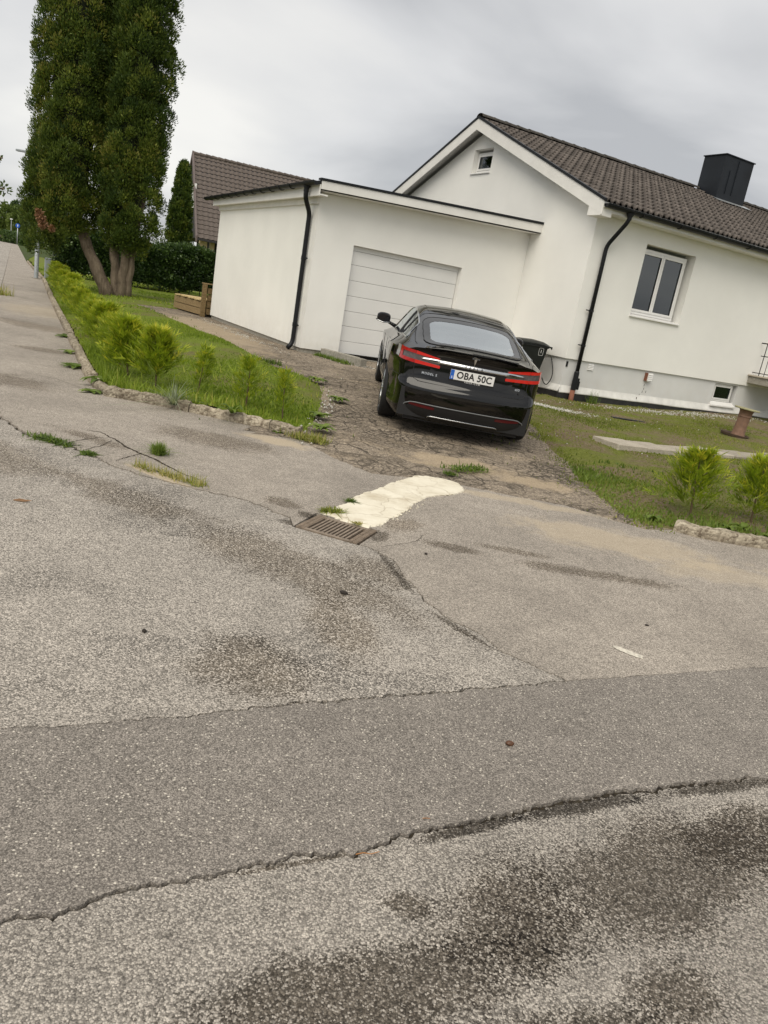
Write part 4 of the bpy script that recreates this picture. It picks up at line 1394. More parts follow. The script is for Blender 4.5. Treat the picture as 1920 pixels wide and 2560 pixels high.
# porch landing and railing at the right edge
MB().box(5.83, 8.2, -1.35, 0.0, 1.10, 1.27).build('landing', M['concrete'], house, bevel=0.015)
MB().box(5.79, 8.24, -1.39, -0.001, 1.271, 1.31).build('landing_edge', M['slab'], house, bevel=0.012)
rail = MB()
rail.tube([(5.94, -0.03, 2.08), (5.94, -1.25, 2.08), (8.1, -1.25, 2.08)], 0.014, 8)
rl = rail.build('railing', M['black_metal'], house)
MB().tube([(5.94, -0.10, 1.78), (5.94, -1.25, 1.78), (8.1, -1.25, 1.78)], 0.010, 8).build('rail', M['black_metal'], rl)
MB().tube([(5.94, 0.0, 1.37), (5.94, -1.25, 1.37), (8.1, -1.25, 1.37)], 0.010, 8).build('rail', M['black_metal'], rl)
for k, y in enumerate(np.arange(-0.19, -1.2, -0.14)):
    top = 2.08 if k % 3 == 0 else 1.74
    MB().tube([(5.94, y, 1.31), (5.94, y, top)], 0.011 if k % 3 == 0 else 0.008, 6).build('baluster', M['black_metal'], rl)
for k, x in enumerate(np.arange(5.94, 8.1, 0.13)):
    top = 2.08 if k % 4 == 0 else 1.78
    MB().tube([(x, -1.25, 1.31), (x, -1.25, top)], 0.011 if k % 4 == 0 else 0.008, 6).build('baluster', M['black_metal'], rl)

# ------------------------------------------------------------------ garage (same frame, its near left corner)
GA, GB = 5.78, 14.48
GW, GD = HA - GA, 7.0
garage = thing('garage', 'white flat-roofed garage with a closed white sectional door', 'garage', W(GA, GB), UA)
door = (6.62 - GA, 9.23 - GA, 0.30, 2.49)
topz = lambda x: 3.20 + 0.19 * x / GW
mb = wall_holes(MB(), 0.0, GW - 0.002, 0.355, 3.2, [(door[0], door[1], 0.355, door[3])], 0.0, 0.25)
mb.add([(0, 0, 3.2), (GW - 0.002, 0, 3.2), (GW - 0.002, 0, topz(GW) + 0.12), (0, 0, topz(0) + 0.1)], [(0, 1, 2, 3)])
mb.build('front_wall', M['render2'], garage)
MB().box(0.0, 0.25, 0.2505, GD, 0.355, 3.26).build('side_wall', M['render2'], garage)
MB().box(0.2505, GW - 0.002, GD - 0.25, GD, 0.355, 3.3).build('rear_wall', M['render2'], garage)
MB().box(0.03, door[0] - 0.03, 0.03, 0.24, -0.1, 0.354).box(door[1] + 0.03, GW - 0.01, 0.03, 0.24, -0.1, 0.354).box(0.03, 0.24, 0.2405, GD - 0.05, -0.1, 0.354).build('foundation', M['concrete'], garage)
MB().box(door[0] - 0.02, door[1] + 0.02, 0.03, 1.2, -0.1, 0.285).build('sill', M['concrete'], garage, bevel=0.01)
# sectional door
dr = MB().box(door[0] + 0.001, door[1] - 0.001, 0.155, 0.16, 0.30, 2.489)
dr_o = dr.build('garage_door', M['seal'], garage)
edges = [0.335, 0.60, 0.905, 1.21, 1.515, 1.82, 2.125, 2.395]
for k in range(7):
    MB().box(door[0] + 0.012, door[1] - 0.012, 0.115, 0.1545, edges[k] + 0.002, edges[k + 1] - 0.003).build('panel', M['door'], dr_o, bevel=0.006)
MB().box(door[0] + 0.003, door[1] - 0.003, 0.105, 0.1546, 2.396, 2.488).build('top_trim', M['door'], dr_o, bevel=0.003)
MB().box(door[0] + 0.005, door[1] - 0.005, 0.11, 0.154, 0.288, 0.336).build('bottom_seal', M['seal'], dr_o)
# roof: gently sloping sheet, white fascia, black drip edge
OVF, OVS = 0.36, 0.16


def rz(x):
    return 3.475 + 0.215 * (x + OVS) / (GW + OVS)


mb = MB()
mb.add([(-OVS, -OVF, rz(-OVS)), (GW - 0.002, -OVF, rz(GW)), (GW - 0.002, GD + 0.15, rz(GW)), (-OVS, GD + 0.15, rz(-OVS)),
        (-OVS, -OVF, rz(-OVS) - 0.06), (GW - 0.002, -OVF, rz(GW) - 0.06), (GW - 0.002, GD + 0.15, rz(GW) - 0.06), (-OVS, GD + 0.15, rz(-OVS) - 0.06)],
       [(0, 1, 2, 3), (7, 6, 5, 4), (0, 4, 5, 1), (1, 5, 6, 2), (2, 6, 7, 3), (3, 7, 4, 0)])
groof = mb.build('roof', M['roof_felt'], garage)
xe = GW + 0.13
fp = MB()
fp.add([(-OVS, -OVF - 0.025, rz(-OVS) - 0.155), (xe, -OVF - 0.025, rz(xe) - 0.175), (xe, -OVF - 0.025, rz(xe) - 0.005), (-OVS, -OVF - 0.025, rz(-OVS) - 0.008),
        (-OVS, -OVF - 0.001, rz(-OVS) - 0.155), (xe, -OVF - 0.001, rz(xe) - 0.175), (xe, -OVF - 0.001, rz(xe) - 0.005), (-OVS, -OVF - 0.001, rz(-OVS) - 0.008)],
       [(0, 1, 2, 3), (7, 6, 5, 4), (0, 4, 5, 1), (1, 5, 6, 2), (2, 6, 7, 3), (3, 7, 4, 0)])
fp.build('fascia', M['white_wood'], garage, bevel=0.003)
dp_ = MB()
dp_.add([(-OVS - 0.03, -OVF - 0.045, rz(-OVS) - 0.004), (xe + 0.03, -OVF - 0.045, rz(xe) - 0.002), (xe + 0.03, -OVF - 0.045, rz(xe) + 0.045), (-OVS - 0.03, -OVF - 0.045, rz(-OVS) + 0.035),
         (-OVS - 0.03, -OVF + 0.10, rz(-OVS) + 0.002), (xe + 0.03, -OVF + 0.10, rz(xe) + 0.002), (xe + 0.03, -OVF + 0.10, rz(xe) + 0.045), (-OVS - 0.03, -OVF + 0.10, rz(-OVS) + 0.035)],
        [(0, 1, 2, 3), (7, 6, 5, 4), (0, 4, 5, 1), (1, 5, 6, 2), (2, 6, 7, 3), (3, 7, 4, 0)])
dp_.build('drip_strip', M['black_metal'], garage)
MB().box(-OVS - 0.024, -OVS - 0.001, -OVF + 0.0, GD + 0.15, 3.20, 3.40).build('fascia', M['white_wood'], garage, bevel=0.003)
MB().box(-OVS, -0.001, -OVF, GD + 0.15, 3.215, 3.24).build('soffit', M['white_wood'], garage)
sf = MB()
sf.add([(-OVS, -OVF, 3.30), (GW - 0.002, -OVF, 3.49), (GW - 0.002, -0.001, 3.49), (-OVS, -0.001, 3.30)], [(0, 1, 2, 3)])
sf.build('soffit', M['white_wood'], garage)
MB().box(-0.045, -0.001, 0.0, GD, 3.10, 3.214).build('eave_trim', M['white_wood'], garage)
gutter(garage, (-OVS - 0.10, GD + 0.62, 3.40), (-OVS - 0.10, -OVF - 0.02, 3.44), 0.07, brackets=[0.5 + 0.62 * k for k in range(11)])
pts = smooth_path([(-OVS - 0.10, 0.12, 3.36), (-OVS - 0.10, 0.12, 3.17), (-0.065, 0.30, 2.92), (-0.065, 0.30, 0.42), (-0.17, 0.26, 0.30)], 0.09, 5)
gp = MB().tube([tuple(p) for p in pts], 0.046, 12).build('downpipe', M['black_metal'], garage, smooth=True)
MB().lathe([(0.05, 0.0), (0.05, 0.06), (0.072, 0.11)], (-OVS - 0.10, 0.12, 3.27), 14).build('outlet', M['black_metal'], gp, smooth=True)
for z in (2.08, 0.78):
    mb = MB().lathe([(0.052, -0.035), (0.052, 0.035)], (-0.065, 0.30, z), 12)
    mb.box(-0.075, -0.055, 0.10, 0.26, z - 0.012, z + 0.012)
    mb.box(-0.02, -0.001, 0.29, 0.31, z - 0.01, z + 0.01)
    mb.build('clamp', M['black_metal'], gp)
# bead along the near corner of the side wall
MB().box(-0.006, -0.0005, 0.0, 0.17, 0.356, 3.10).build('corner_bead', M['white_wood'], garage)

# low concrete edging beside the door
c0, c1_ = Vector(W(6.25, 14.42)), Vector(W(6.55, 13.35))
d_ = (c1_ - c0)
ang = math.atan2(d_.y, d_.x)
zb = float(Z(c1_.x, c1_.y))
blk = thing('concrete_edging', 'short low concrete edging block at the left of the garage door', 'concrete block', (c0.x, c0.y, zb), ang)
MB().box(0, d_.length, -0.06, 0.06, -0.15, 0.15).build('block', M['concrete'], blk, bevel=0.015)
MB().box(d_.length + 0.004, d_.length + 0.16, -0.075, 0.09, -0.15, 0.14).build('end_block', M['concrete'], blk, bevel=0.015)
# ------------------------------------------------------------------ the black car (local x forward, y left, z up; rear axle at the origin)
CAR_S = 1.03
car_p = Vector((0.665, 10.19, 0.066))
az_, pit_c, rol_c = R(-4.3), R(2.4), R(1.2)
f_ = Vector((math.sin(az_) * math.cos(pit_c), math.cos(az_) * math.cos(pit_c), math.sin(pit_c)))
l0 = Vector((-math.cos(az_), math.sin(az_), 0))
up0 = f_.cross(l0)
l_ = l0 * math.cos(rol_c) + up0 * math.sin(rol_c)
u_ = f_.cross(l_)
car = thing('parked_car', 'black five-door fastback car parked nose-in on the driveway', 'car')
car.matrix_world = Matrix(((f_.x, l_.x, u_.x, car_p.x), (f_.y, l_.y, u_.y, car_p.y), (f_.z, l_.z, u_.z, car_p.z), (0, 0, 0, 1))) @ Matrix.Scale(CAR_S, 4)


def car_paint():
    n = NT('black_car_paint')
    n.set(color=(0.002, 0.0021, 0.0024), rough=0.05, ior=1.52)
    return n.m


M['paint_black'] = car_paint()
M['frit'] = plain('black_glass_border', (0.004, 0.004, 0.005), 0.05, var=0.02, ior=1.5)
M['chrome'] = plain('chrome', (0.50, 0.51, 0.52), 0.12, metal=1.0, var=0.02)
M['matt_black'] = plain('matt_black_plastic', (0.010, 0.010, 0.011), 0.6, var=0.1)
M['grey_trim'] = plain('grey_plastic_trim', (0.16, 0.165, 0.17), 0.4, var=0.05)
M['lamp_red'] = plain('red_lamp_lens', (0.38, 0.012, 0.010), 0.12, var=0.05, emit=(1.0, 0.055, 0.03, 1), emit_s=0.10)
M['lamp_red_dim'] = plain('dim_red_glow_lens', (0.28, 0.010, 0.012), 0.10, var=0.05, emit=(1.0, 0.03, 0.02, 1), emit_s=0.05)  # faint glow put into the dark red outer part of the lens
M['reflector_red'] = plain('dark_red_reflector', (0.085, 0.006, 0.008), 0.2, var=0.1)
M['lamp_grey'] = plain('smoked_lamp_lens', (0.10, 0.085, 0.088), 0.12, var=0.25, nscale=30)
M['lamp_clear'] = plain('clear_lamp_lens', (0.35, 0.34, 0.34), 0.08, var=0.1)
M['plate_white'] = plain('plate_white', (0.72, 0.72, 0.71), 0.4, var=0.02)
M['plate_blue'] = plain('plate_blue', (0.012, 0.11, 0.48), 0.4, var=0.02)
M['print_black'] = plain('black_print', (0.008, 0.008, 0.009), 0.5, var=0.02)
M['alloy'] = plain('silver_alloy', (0.55, 0.56, 0.57), 0.25, metal=0.9, var=0.04)
M['seat'] = plain('dark_seat_leather', (0.035, 0.036, 0.038), 0.6, var=0.1)
M['headliner'] = plain('pale_headliner', (0.30, 0.30, 0.29), 0.9, var=0.05)

zc = pchip([-1.0, -0.86, -0.7, -0.5, -0.2, 0.1, 0.4, 0.7, 1.0, 1.25, 1.55, 1.85, 2.15, 2.4, 2.62, 2.8, 3.2, 3.5, 3.72, 3.86], [1.048, 1.064, 1.086, 1.128, 1.205, 1.285, 1.355, 1.405, 1.435, 1.440, 1.425, 1.375, 1.275, 1.165, 1.055, 1.005, 0.935, 0.86, 0.78, 0.68])
yr = pchip([-1.0, -0.7, -0.3, 0.1, 0.6, 1.2, 1.8, 2.2, 2.6, 3.2, 3.86], [0.58, 0.62, 0.615, 0.605, 0.60, 0.595, 0.61, 0.64, 0.68, 0.66, 0.52])
cr = pchip([-1.0, -0.5, 0.1, 0.8, 1.6, 2.4, 3.2, 3.86], [0.022, 0.03, 0.045, 0.055, 0.06, 0.055, 0.05, 0.04])
yb_ = pchip([-1.0, -0.7, -0.35, 0.0, 0.5, 1.0, 1.6, 2.2, 2.6, 3.2, 3.86], [0.715, 0.765, 0.795, 0.815, 0.835, 0.845, 0.845, 0.83, 0.82, 0.80, 0.66])
zb_ = pchip([-1.0, -0.7, -0.35, 0.0, 0.5, 1.0, 1.6, 2.2, 2.6, 3.2, 3.86], [1.005, 1.035, 1.055, 1.06, 1.03, 1.0, 0.985, 0.975, 0.955, 0.865, 0.60])
ys = pchip([-1.0, -0.75, -0.5, -0.2, 0.1, 0.5, 1.0, 1.7, 2.4, 2.96, 3.4, 3.7, 3.86], [0.835, 0.885, 0.925, 0.957, 0.968, 0.957, 0.945, 0.945, 0.955, 0.965, 0.93, 0.85, 0.74])
zs = pchip([-1.0, -0.7, -0.2, 0.1, 0.5, 1.0, 2.0, 2.96, 3.4, 3.7, 3.86], [0.955, 0.955, 0.945, 0.935, 0.90, 0.87, 0.85, 0.845, 0.79, 0.70, 0.56])
bow = pchip([-1.0, -0.7, -0.3, 0.2, 0.7, 2.3, 2.8, 3.3, 3.86], [0.31, 0.23, 0.12, 0.04, 0.0, 0.0, -0.08, -0.22, -0.40])


def cat(P, n):
    """Catmull-Rom through rows of P"""
    P = np.asarray(P, float)
    Q = np.vstack([2 * P[0] - P[1], P, 2 * P[-1] - P[-2]])
    out = []
    for i in range(1, len(Q) - 2):
        for k in range(n):
            t = k / n
            a, b, c, d = Q[i - 1], Q[i], Q[i + 1], Q[i + 2]
            out.append(0.5 * (2 * b + (c - a) * t + (2 * a - 5 * b + 4 * c - d) * t * t + (3 * b - a - 3 * c + d) * t ** 3))
    out.append(Q[-2])
    return np.array(out)


NSEG = 5
KEY = 6   # control points from the centre line to the shoulder


_hs = {}


def half_section(xi):
    k_ = round(float(xi), 3)
    if k_ not in _hs:
        _hs[k_] = half_section_(k_)
    return _hs[k_]


def half_section_(xi):
    c, r_, k = float(zc(xi)), float(yr(xi)), float(cr(xi))
    b, zb0, s, zs0 = float(yb_(xi)), float(zb_(xi)), float(ys(xi)), float(zs(xi))
    zr = c - k
    zb0 = min(zb0, zr - 0.012)
    zs0 = min(zs0, zb0 - 0.03)
    mid = ((r_ + b) / 2 + 0.018, (zr + zb0) / 2)
    # the smooth centre-to-rail half uses a mirrored first tangent
    pts = [(0, c), (r_ * 0.6, c - k * 0.30), (r_, zr), mid, (b, zb0), (s, zs0)]
    full = [(-pts[1][0], pts[1][1])] + pts
    return cat(full, NSEG)[NSEG:]


def bulge(xi, y):
    k = min(0.997, abs(y) / (float(ys(xi)) * 1.004))
    return float(bow(xi)) * (1 - (1 - k ** 2.5) ** 0.46)


def warp(xi, y):
    return xi + bulge(xi, y)


XI = np.r_[np.linspace(-1.0, -0.7, 8), np.linspace(-0.64, 2.7, 56), np.linspace(2.8, 3.86, 16)]
sec = [half_section(x) for x in XI]
NS = len(sec[0])
full_rows = []
for x, s in zip(XI, sec):
    row = [(warp(x, y), y, z) for (y, z) in s[::-1]] + [(warp(x, y), -y, z) for (y, z) in s[1:]]
    full_rows.append(row)
TOP = np.array(full_rows)      # (stations, 2*NS-1, 3), from the left shoulder over the roof to the right
NT_ = TOP.shape[1]


def top_z(x, y):
    """height of the upper body at plan position, by iteration on the station"""
    xi = x
    for _ in range(12):
        xi = 0.5 * xi + 0.5 * (x - bulge(xi, y))
    s = half_section(xi)
    return float(np.interp(abs(y), s[:, 0], s[:, 1]))


def rrect_in(x, y, x0, x1, w0, w1, r):
    """rounded trapezoid test; half width w0 at x0, w1 at x1"""
    t = (x - x0) / (x1 - x0)
    w = w0 + (w1 - w0) * t
    dx = max(x0 + r - x, x - (x1 - r), 0)
    dy = max(abs(y) - (w - r), 0)
    return x0 <= x <= x1 and math.hypot(dx, dy) <= r


GL0 = (-0.66, 0.17, 0.535, 0.535, 0.17)     # clear rear glass
GL1 = (-0.74, 0.30, 0.60, 0.60, 0.20)      # black border
F_top = []
jr = NS - 1 - 2 * NSEG      # column of the left rail, counting from the left shoulder
jb = NSEG                    # column of the left belt
side_cells = []
ws_cells = []
for i in range(len(XI) - 1):
    for j in range(NT_ - 1):
        q = (TOP[i, j] + TOP[i + 1, j + 1]) / 2
        jj = min(j, NT_ - 2 - j)
        if rrect_in(q[0], q[1], *GL0):
            continue
        if NSEG <= jj < NSEG + 2 * NSEG - 1:
            h = (jj - NSEG + 0.5) / (2 * NSEG)
            if -0.38 + 0.50 * h < XI[i] and XI[i + 1] < 2.30 - 0.62 * h:
                side_cells.append((i, j))
                continue
        if 1.72 < XI[i] < 2.50 and jj >= NSEG + 2 * NSEG:
            ws_cells.append((i, j))
            continue
        F_top.append((i, j))

# ring round the body at the shoulder and along the rear lip, then columns down
ring = [tuple(TOP[i, 0]) for i in range(len(XI) - 1, 0, -1)] + [tuple(p) for p in TOP[0]] + [tuple(TOP[i, -1]) for i in range(1, len(XI))]
ring_id = [(i, 0) for i in range(len(XI) - 1, 0, -1)] + [(0, j) for j in range(NT_)] + [(i, NT_ - 1) for i in range(1, len(XI))]
RG = np.array(ring)
ctr = len(XI) - 1 + (NS - 1)          # index of the rear centre
T_ = np.gradient(RG[:, :2], axis=0)
T_ /= np.linalg.norm(T_, axis=1)[:, None]
NRM = np.c_[T_[:, 1], -T_[:, 0]]
NRM = np.array([n if (n[0] * (-1 if abs(p[0]) < 99 else 1) + 0) == 99 else n for n, p in zip(NRM, RG)])
if NRM[ctr][0] > 0:
    NRM = -NRM
for _ in range(3):
    NRM[1:-1] = (NRM[:-2] + 2 * NRM[1:-1] + NRM[2:])
    NRM /= np.linalg.norm(NRM, axis=1)[:, None]
ARC = np.r_[0, np.cumsum(np.linalg.norm(np.diff(RG[:, :2], axis=0), axis=1))]
ARC -= ARC[ctr]
off_rear = pchip([0.18, 0.22, 0.30, 0.38, 0.46, 0.54, 0.585, 0.62, 0.65, 0.70, 0.80, 0.90, 0.95, 1.0, 1.025, 1.05], [-0.11, -0.05, 0.015, 0.045, 0.058, 0.062, 0.058, 0.030, -0.006, -0.018, -0.030, -0.034, -0.036, -0.028, -0.004, 0.0])
off_side = pchip([0.18, 0.22, 0.30, 0.40, 0.55, 0.70, 0.82, 0.95, 1.05], [-0.06, -0.03, 0.0, -0.012, -0.006, 0.008, 0.012, 0.0, 0.0])


def arch(x):
    z = 0.19
    for xa in (0.0, 2.96):
        d = abs(x - xa)
        if d < 0.385:
            z = max(z, 0.335 + math.sqrt(0.385 ** 2 - d ** 2))
    return z


def col_point(p, n, z):
    w = max(0.0, -n[0]) ** 2 if p[0] < 1.5 else 0.0
    wf = max(0.0, n[0]) ** 2 if p[0] > 1.5 else 0.0
    o0 = float(off_rear(min(p[2], 1.05))) * w + float(off_side(min(p[2], 1.05))) * (1 - w)
    o = float(off_rear(z)) * w + float(off_side(z)) * (1 - w - wf) + wf * (0.05 if z < 0.6 else 0.02)
    k = o - (o0 if p[2] < 1.04 else 0.0)
    return (p[0] + n[0] * k, p[1] + n[1] * k, z)


def surf(l, z, lift=0.0):
    """point on the body shell: arc length from the rear centre (left positive), height"""
    l = -l
    p = np.array([np.interp(l, ARC, RG[:, k]) for k in range(3)])
    n = np.array([np.interp(l, ARC, NRM[:, k]) for k in range(2)])
    n /= np.linalg.norm(n)
    q = col_point(p, n, z)
    return (q[0] + n[0] * lift, q[1] + n[1] * lift, z)


LV = np.r_[np.linspace(1.0, 0.92, 4), np.linspace(0.88, 0.0, 22)]
mbod = MB()
vid = {}
for i in range(len(XI)):
    for j in range(NT_):
        vid[(i, j)] = len(mbod.v)
        mbod.v.append(tuple(TOP[i, j]))
for (i, j) in F_top:
    mbod.f.append((vid[(i, j)], vid[(i, j + 1)], vid[(i + 1, j + 1)], vid[(i + 1, j)]))
prev = [vid[k] for k in ring_id]
side_x = RG[:, 0]
lowz = np.array([arch(x) if abs(n[1]) > 0.8 else 0.19 for x, n in zip(side_x, NRM)])
for lv in LV[1:]:
    cur = []
    for k, (p, n) in enumerate(zip(RG, NRM)):
        z = lowz[k] + (p[2] - lowz[k]) * lv
        cur.append(len(mbod.v))
        mbod.v.append(col_point(p, n, z))
    for k in range(len(ring) - 1):
        mbod.f.append((prev[k], cur[k], cur[k + 1], prev[k + 1]))
    prev = cur
# close the nose
nose = [vid[(len(XI) - 1, j)] for j in range(NT_)]
mbod.f.append(tuple(nose + [prev[-1], prev[0]]) if False else tuple(nose))
body = mbod.build('body', M['paint_black'], car, smooth=True)
body.data.set_sharp_from_angle(angle=R(38))
# floor and inner wells
MB().box(-0.86, 3.6, -0.70, 0.70, 0.17, 0.42).box(0.45, 2.5, -0.90, 0.90, 0.18, 0.40).build('underbody', M['matt_black'], car)
MB().box(-0.93, -0.45, -0.78, 0.78, 0.22, 0.55).build('underbody', M['matt_black'], car)


def top_patch(name, inside, x0, x1, w, lift, mat, parent, nx=40, ny=44, hole=None):
    xs_, ysn = np.linspace(x0, x1, nx), np.linspace(-w, w, ny)
    mb = MB()
    ids = {}
    for i, x in enumerate(xs_):
        for j, y in enumerate(ysn):
            ids[(i, j)] = len(mb.v)
            mb.v.append((x, y, top_z(x, y) + lift))
    for i in range(nx - 1):
        for j in range(ny - 1):
            xm, ym = (xs_[i] + xs_[i + 1]) / 2, (ysn[j] + ysn[j + 1]) / 2
            if inside(xm, ym) and not (hole and hole(xm, ym)):
                mb.f.append((ids[(i, j)], ids[(i + 1, j)], ids[(i + 1, j + 1)], ids[(i, j + 1)]))
    used = sorted({k for f in mb.f for k in f})
    mp = {k: n for n, k in enumerate(used)}
    mb.v = [mb.v[k] for k in used]
    mb.f = [tuple(mp[k] for k in f) for f in mb.f]
    return mb.build(name, mat, parent, smooth=True)


rg = top_patch('rear_glass', lambda x, y: rrect_in(x, y, *GL0), -0.68, 0.19, 0.56, 0.003, M['car_glass'], car, 70, 90)
GLi = (-0.645, 0.155, 0.52, 0.52, 0.16)
top_patch('glass_border', lambda x, y: rrect_in(x, y, *GL1), -0.76, 0.32, 0.62, 0.005, M['frit'], rg, 100, 110, hole=lambda x, y: rrect_in(x, y, *GLi))


def seam(pts, r=0.004, parent=None, name='seam', mat=None):
    return MB().tube(pts, r, 5).build(name, mat or M['matt_black'], parent or body)


# outline of the rear glass border and the hatch shut lines
def outline(x0, x1, w0, w1, r, n=60):
    out = []
    for k in range(n):
        t = 2 * math.pi * k / n
        cx_, cy_ = (x0 + x1) / 2, 0
        for s in np.linspace(1.4, 0, 120):
            x, y = cx_ + s * math.cos(t) * (x1 - x0), s * math.sin(t) * w0 * 1.4
            if rrect_in(x, y, x0, x1, w0, w1, r):
                out.append((x, y, top_z(x, y) + 0.0045))
                break
    return out + out[:1]


seam(outline(-0.745, 0.305, 0.605, 0.605, 0.2), 0.005)
for s in (1, -1):
    seam([(x, s * y, top_z(x, s * y) + 0.001) for x, y in ((0.50, 0.0), (0.50, 0.3), (0.49, 0.5), (0.46, 0.585), (0.36, 0.64), (0.1, 0.665), (-0.2, 0.69), (-0.45, 0.70), (-0.62, 0.70), (-0.72, 0.685))], 0.005)
# roof of dark glass ahead of the hatch
top_patch('roof_glass', lambda x, y: True, 0.62, 1.62, 0.52, 0.003, M['frit'], car, 24, 20)


def grid_patch(name, cells, lift, mat):
    mb = MB()
    ids = {}

    def vv(i, j):
        if (i, j) not in ids:
            ids[(i, j)] = len(mb.v)
            p = TOP[i, j].copy()
            p[1] += math.copysign(lift, p[1])
            p[2] += lift * 0.5
            mb.v.append(tuple(p))
        return ids[(i, j)]
    for (i, j) in cells:
        mb.f.append((vv(i, j), vv(i, j + 1), vv(i + 1, j + 1), vv(i + 1, j)))
    return mb.build(name, mat, car, smooth=True)


grid_patch('windscreen', ws_cells, 0.0, M['car_side_glass'])
for s in (0, 1):
    cells = [c for c in side_cells if (c[1] < NT_ // 2) == (s == 0)]
    sg = grid_patch('side_window', cells, 0.0, M['car_side_glass'])
    sgn = 1 if s == 0 else -1

    def onside(xi, h):
        """h 0 at the belt, 1 at the rail"""
        sct = half_section(xi)[::-1]
        k = NSEG + h * 2 * NSEG
        k0 = int(min(k, len(sct) - 2))
        q = sct[k0] * (1 - (k - k0)) + sct[k0 + 1] * (k - k0)
        return (warp(xi, q[0]), sgn * (q[0] + 0.004), q[1] + 0.002)
    low = [onside(x, 0.0) for x in np.linspace(-0.34, 2.28, 30)]
    up_ = [onside(x, 0.9) for x in np.linspace(1.72, 0.10, 20)]
    fr_ = [onside(2.30 - 0.62 * h, h) for h in np.linspace(0.05, 0.9, 8)]
    bk_ = [onside(-0.38 + 0.50 * h, h) for h in np.linspace(0.9, 0.05, 8)]
    MB().tube(low + fr_ + up_ + bk_ + low[:1], 0.010, 6).build('window_trim', M['chrome'], sg)
    for xi in (0.62, 0.22):
        MB().tube([onside(xi + 0.20 * h, h * 0.88) for h in np.linspace(0.02, 1, 7)], 0.012 if xi > 0.5 else 0.007, 6).build('pillar', M['matt_black'], sg)

# tail lamps: lens strip wrapping the corner, red band round a smoked middle
def lamp_strip(name, l0, l1, zt0, zt1, zb0, zb1, lift, mat, parent, s, n=14):
    P = []
    for k in range(n + 1):
        t = k / n
        l = l0 + (l1 - l0) * t
        zt, zb1_ = zt0 + (zt1 - zt0) * t, zb0 + (zb1 - zb0) * t
        P.append([surf(s * l, zb1_ + (zt - zb1_) * q, lift) for q in np.linspace(0, 1, 5)])
    return MB().grid(P).build(name, mat, parent, smooth=True)


for s in (1, -1):
    tl = lamp_strip('tail_lamp', 0.405, 1.12, 0.940, 1.0, 0.822, 0.868, 0.004, M['lamp_grey'], car, s, 24)
    lit = M['lamp_red']
    sid = M['lamp_red'] if s < 0 else M['lamp_red_dim']
    lamp_strip('red_band', 0.415, 0.700, 0.938, 0.976, 0.920, 0.938, 0.010, lit, tl, s)
    lamp_strip('red_band', 0.395, 0.700, 0.856, 0.873, 0.826, 0.834, 0.010, lit, tl, s)
    lamp_strip('red_band', 0.704, 0.97, 0.976, 0.995, 0.940, 0.958, 0.010, sid, tl, s)
    lamp_strip('red_band', 0.704, 0.97, 0.874, 0.892, 0.836, 0.853, 0.010, sid, tl, s)
    lamp_strip('red_band', 0.89, 0.97, 0.955, 0.96, 0.884, 0.890, 0.011, sid, tl, s, 6)
    lamp_strip('side_lens', 0.985, 1.09, 0.993, 0.995, 0.858, 0.870, 0.009, M['lamp_clear'] if s > 0 else M['lamp_red_dim'], tl, s, 6)
    # chrome end of the bar inside the lamp
    P = []
    for k in range(13):
        t = k / 12
        l = 0.36 + 0.27 * t
        hh = 0.021 * math.sqrt(max(0.0, 1 - t ** 2.2)) + 0.0005
        zm = 0.898 + 0.004 * t
        P.append([surf(s * l, zm + hh * q, 0.018 - 0.006 * abs(q)) for q in (-1, -0.5, 0, 0.5, 1)])
    MB().grid(P).build('chrome_tip', M['chrome'], tl, smooth=True)
    P = [[surf(s * l, 0.899 + hh * q, 0.021) for q in (-1, 0, 1)] for l, hh in ((0.42, 0.001), (0.44, 0.009), (0.50, 0.008), (0.56, 0.001))]
    MB().grid(P).build('lamp_window', M['matt_black'], tl, smooth=True)
# chrome bar across the hatch
P = []
for l in np.linspace(-0.40, 0.40, 33):
    P.append([surf(l, 0.900 + q * 0.024, 0.020 - 0.014 * q * q + (0.006 if q < 0 else 0)) for q in (-1.0, -0.75, -0.3, 0.1, 0.6, 1.0)])
bar = MB().grid(P).build('chrome_bar', M['chrome'], car, smooth=True)


def text_mesh(txt, size, weight=0.0, spacing=1.0, extrude=0.0):
    cu = bpy.data.curves.new('txt', 'FONT')
    cu.body = txt
    cu.size = size
    cu.offset = weight
    cu.extrude = extrude
    cu.space_character = spacing
    cu.align_x = 'CENTER'
    cu.align_y = 'CENTER'
    to = bpy.data.objects.new('txt', cu)
    COL.objects.link(to)
    dg = bpy.context.evaluated_depsgraph_get()
    me = bpy.data.meshes.new_from_object(to.evaluated_get(dg))
    bpy.data.objects.remove(to)
    bpy.data.curves.remove(cu)
    return me


def lettering(txt, size, place, mat, parent, name='lettering', weight=0.0, spacing=1.0, sx=1.0):
    """place maps (right, up) metres to a local point"""
    me = text_mesh(txt, size, weight, spacing)
    for v in me.vertices:
        v.co = place(v.co.x * sx, v.co.y)
    me.name = name
    return link_mesh(name, me, mat, parent)


# plate in its recess; looking at the rear, right on the picture is -y
def rear_plane(cy, cz, xoff):
    return lambda r_, u: (xoff - u * 0.0, cy - r_, cz + u)


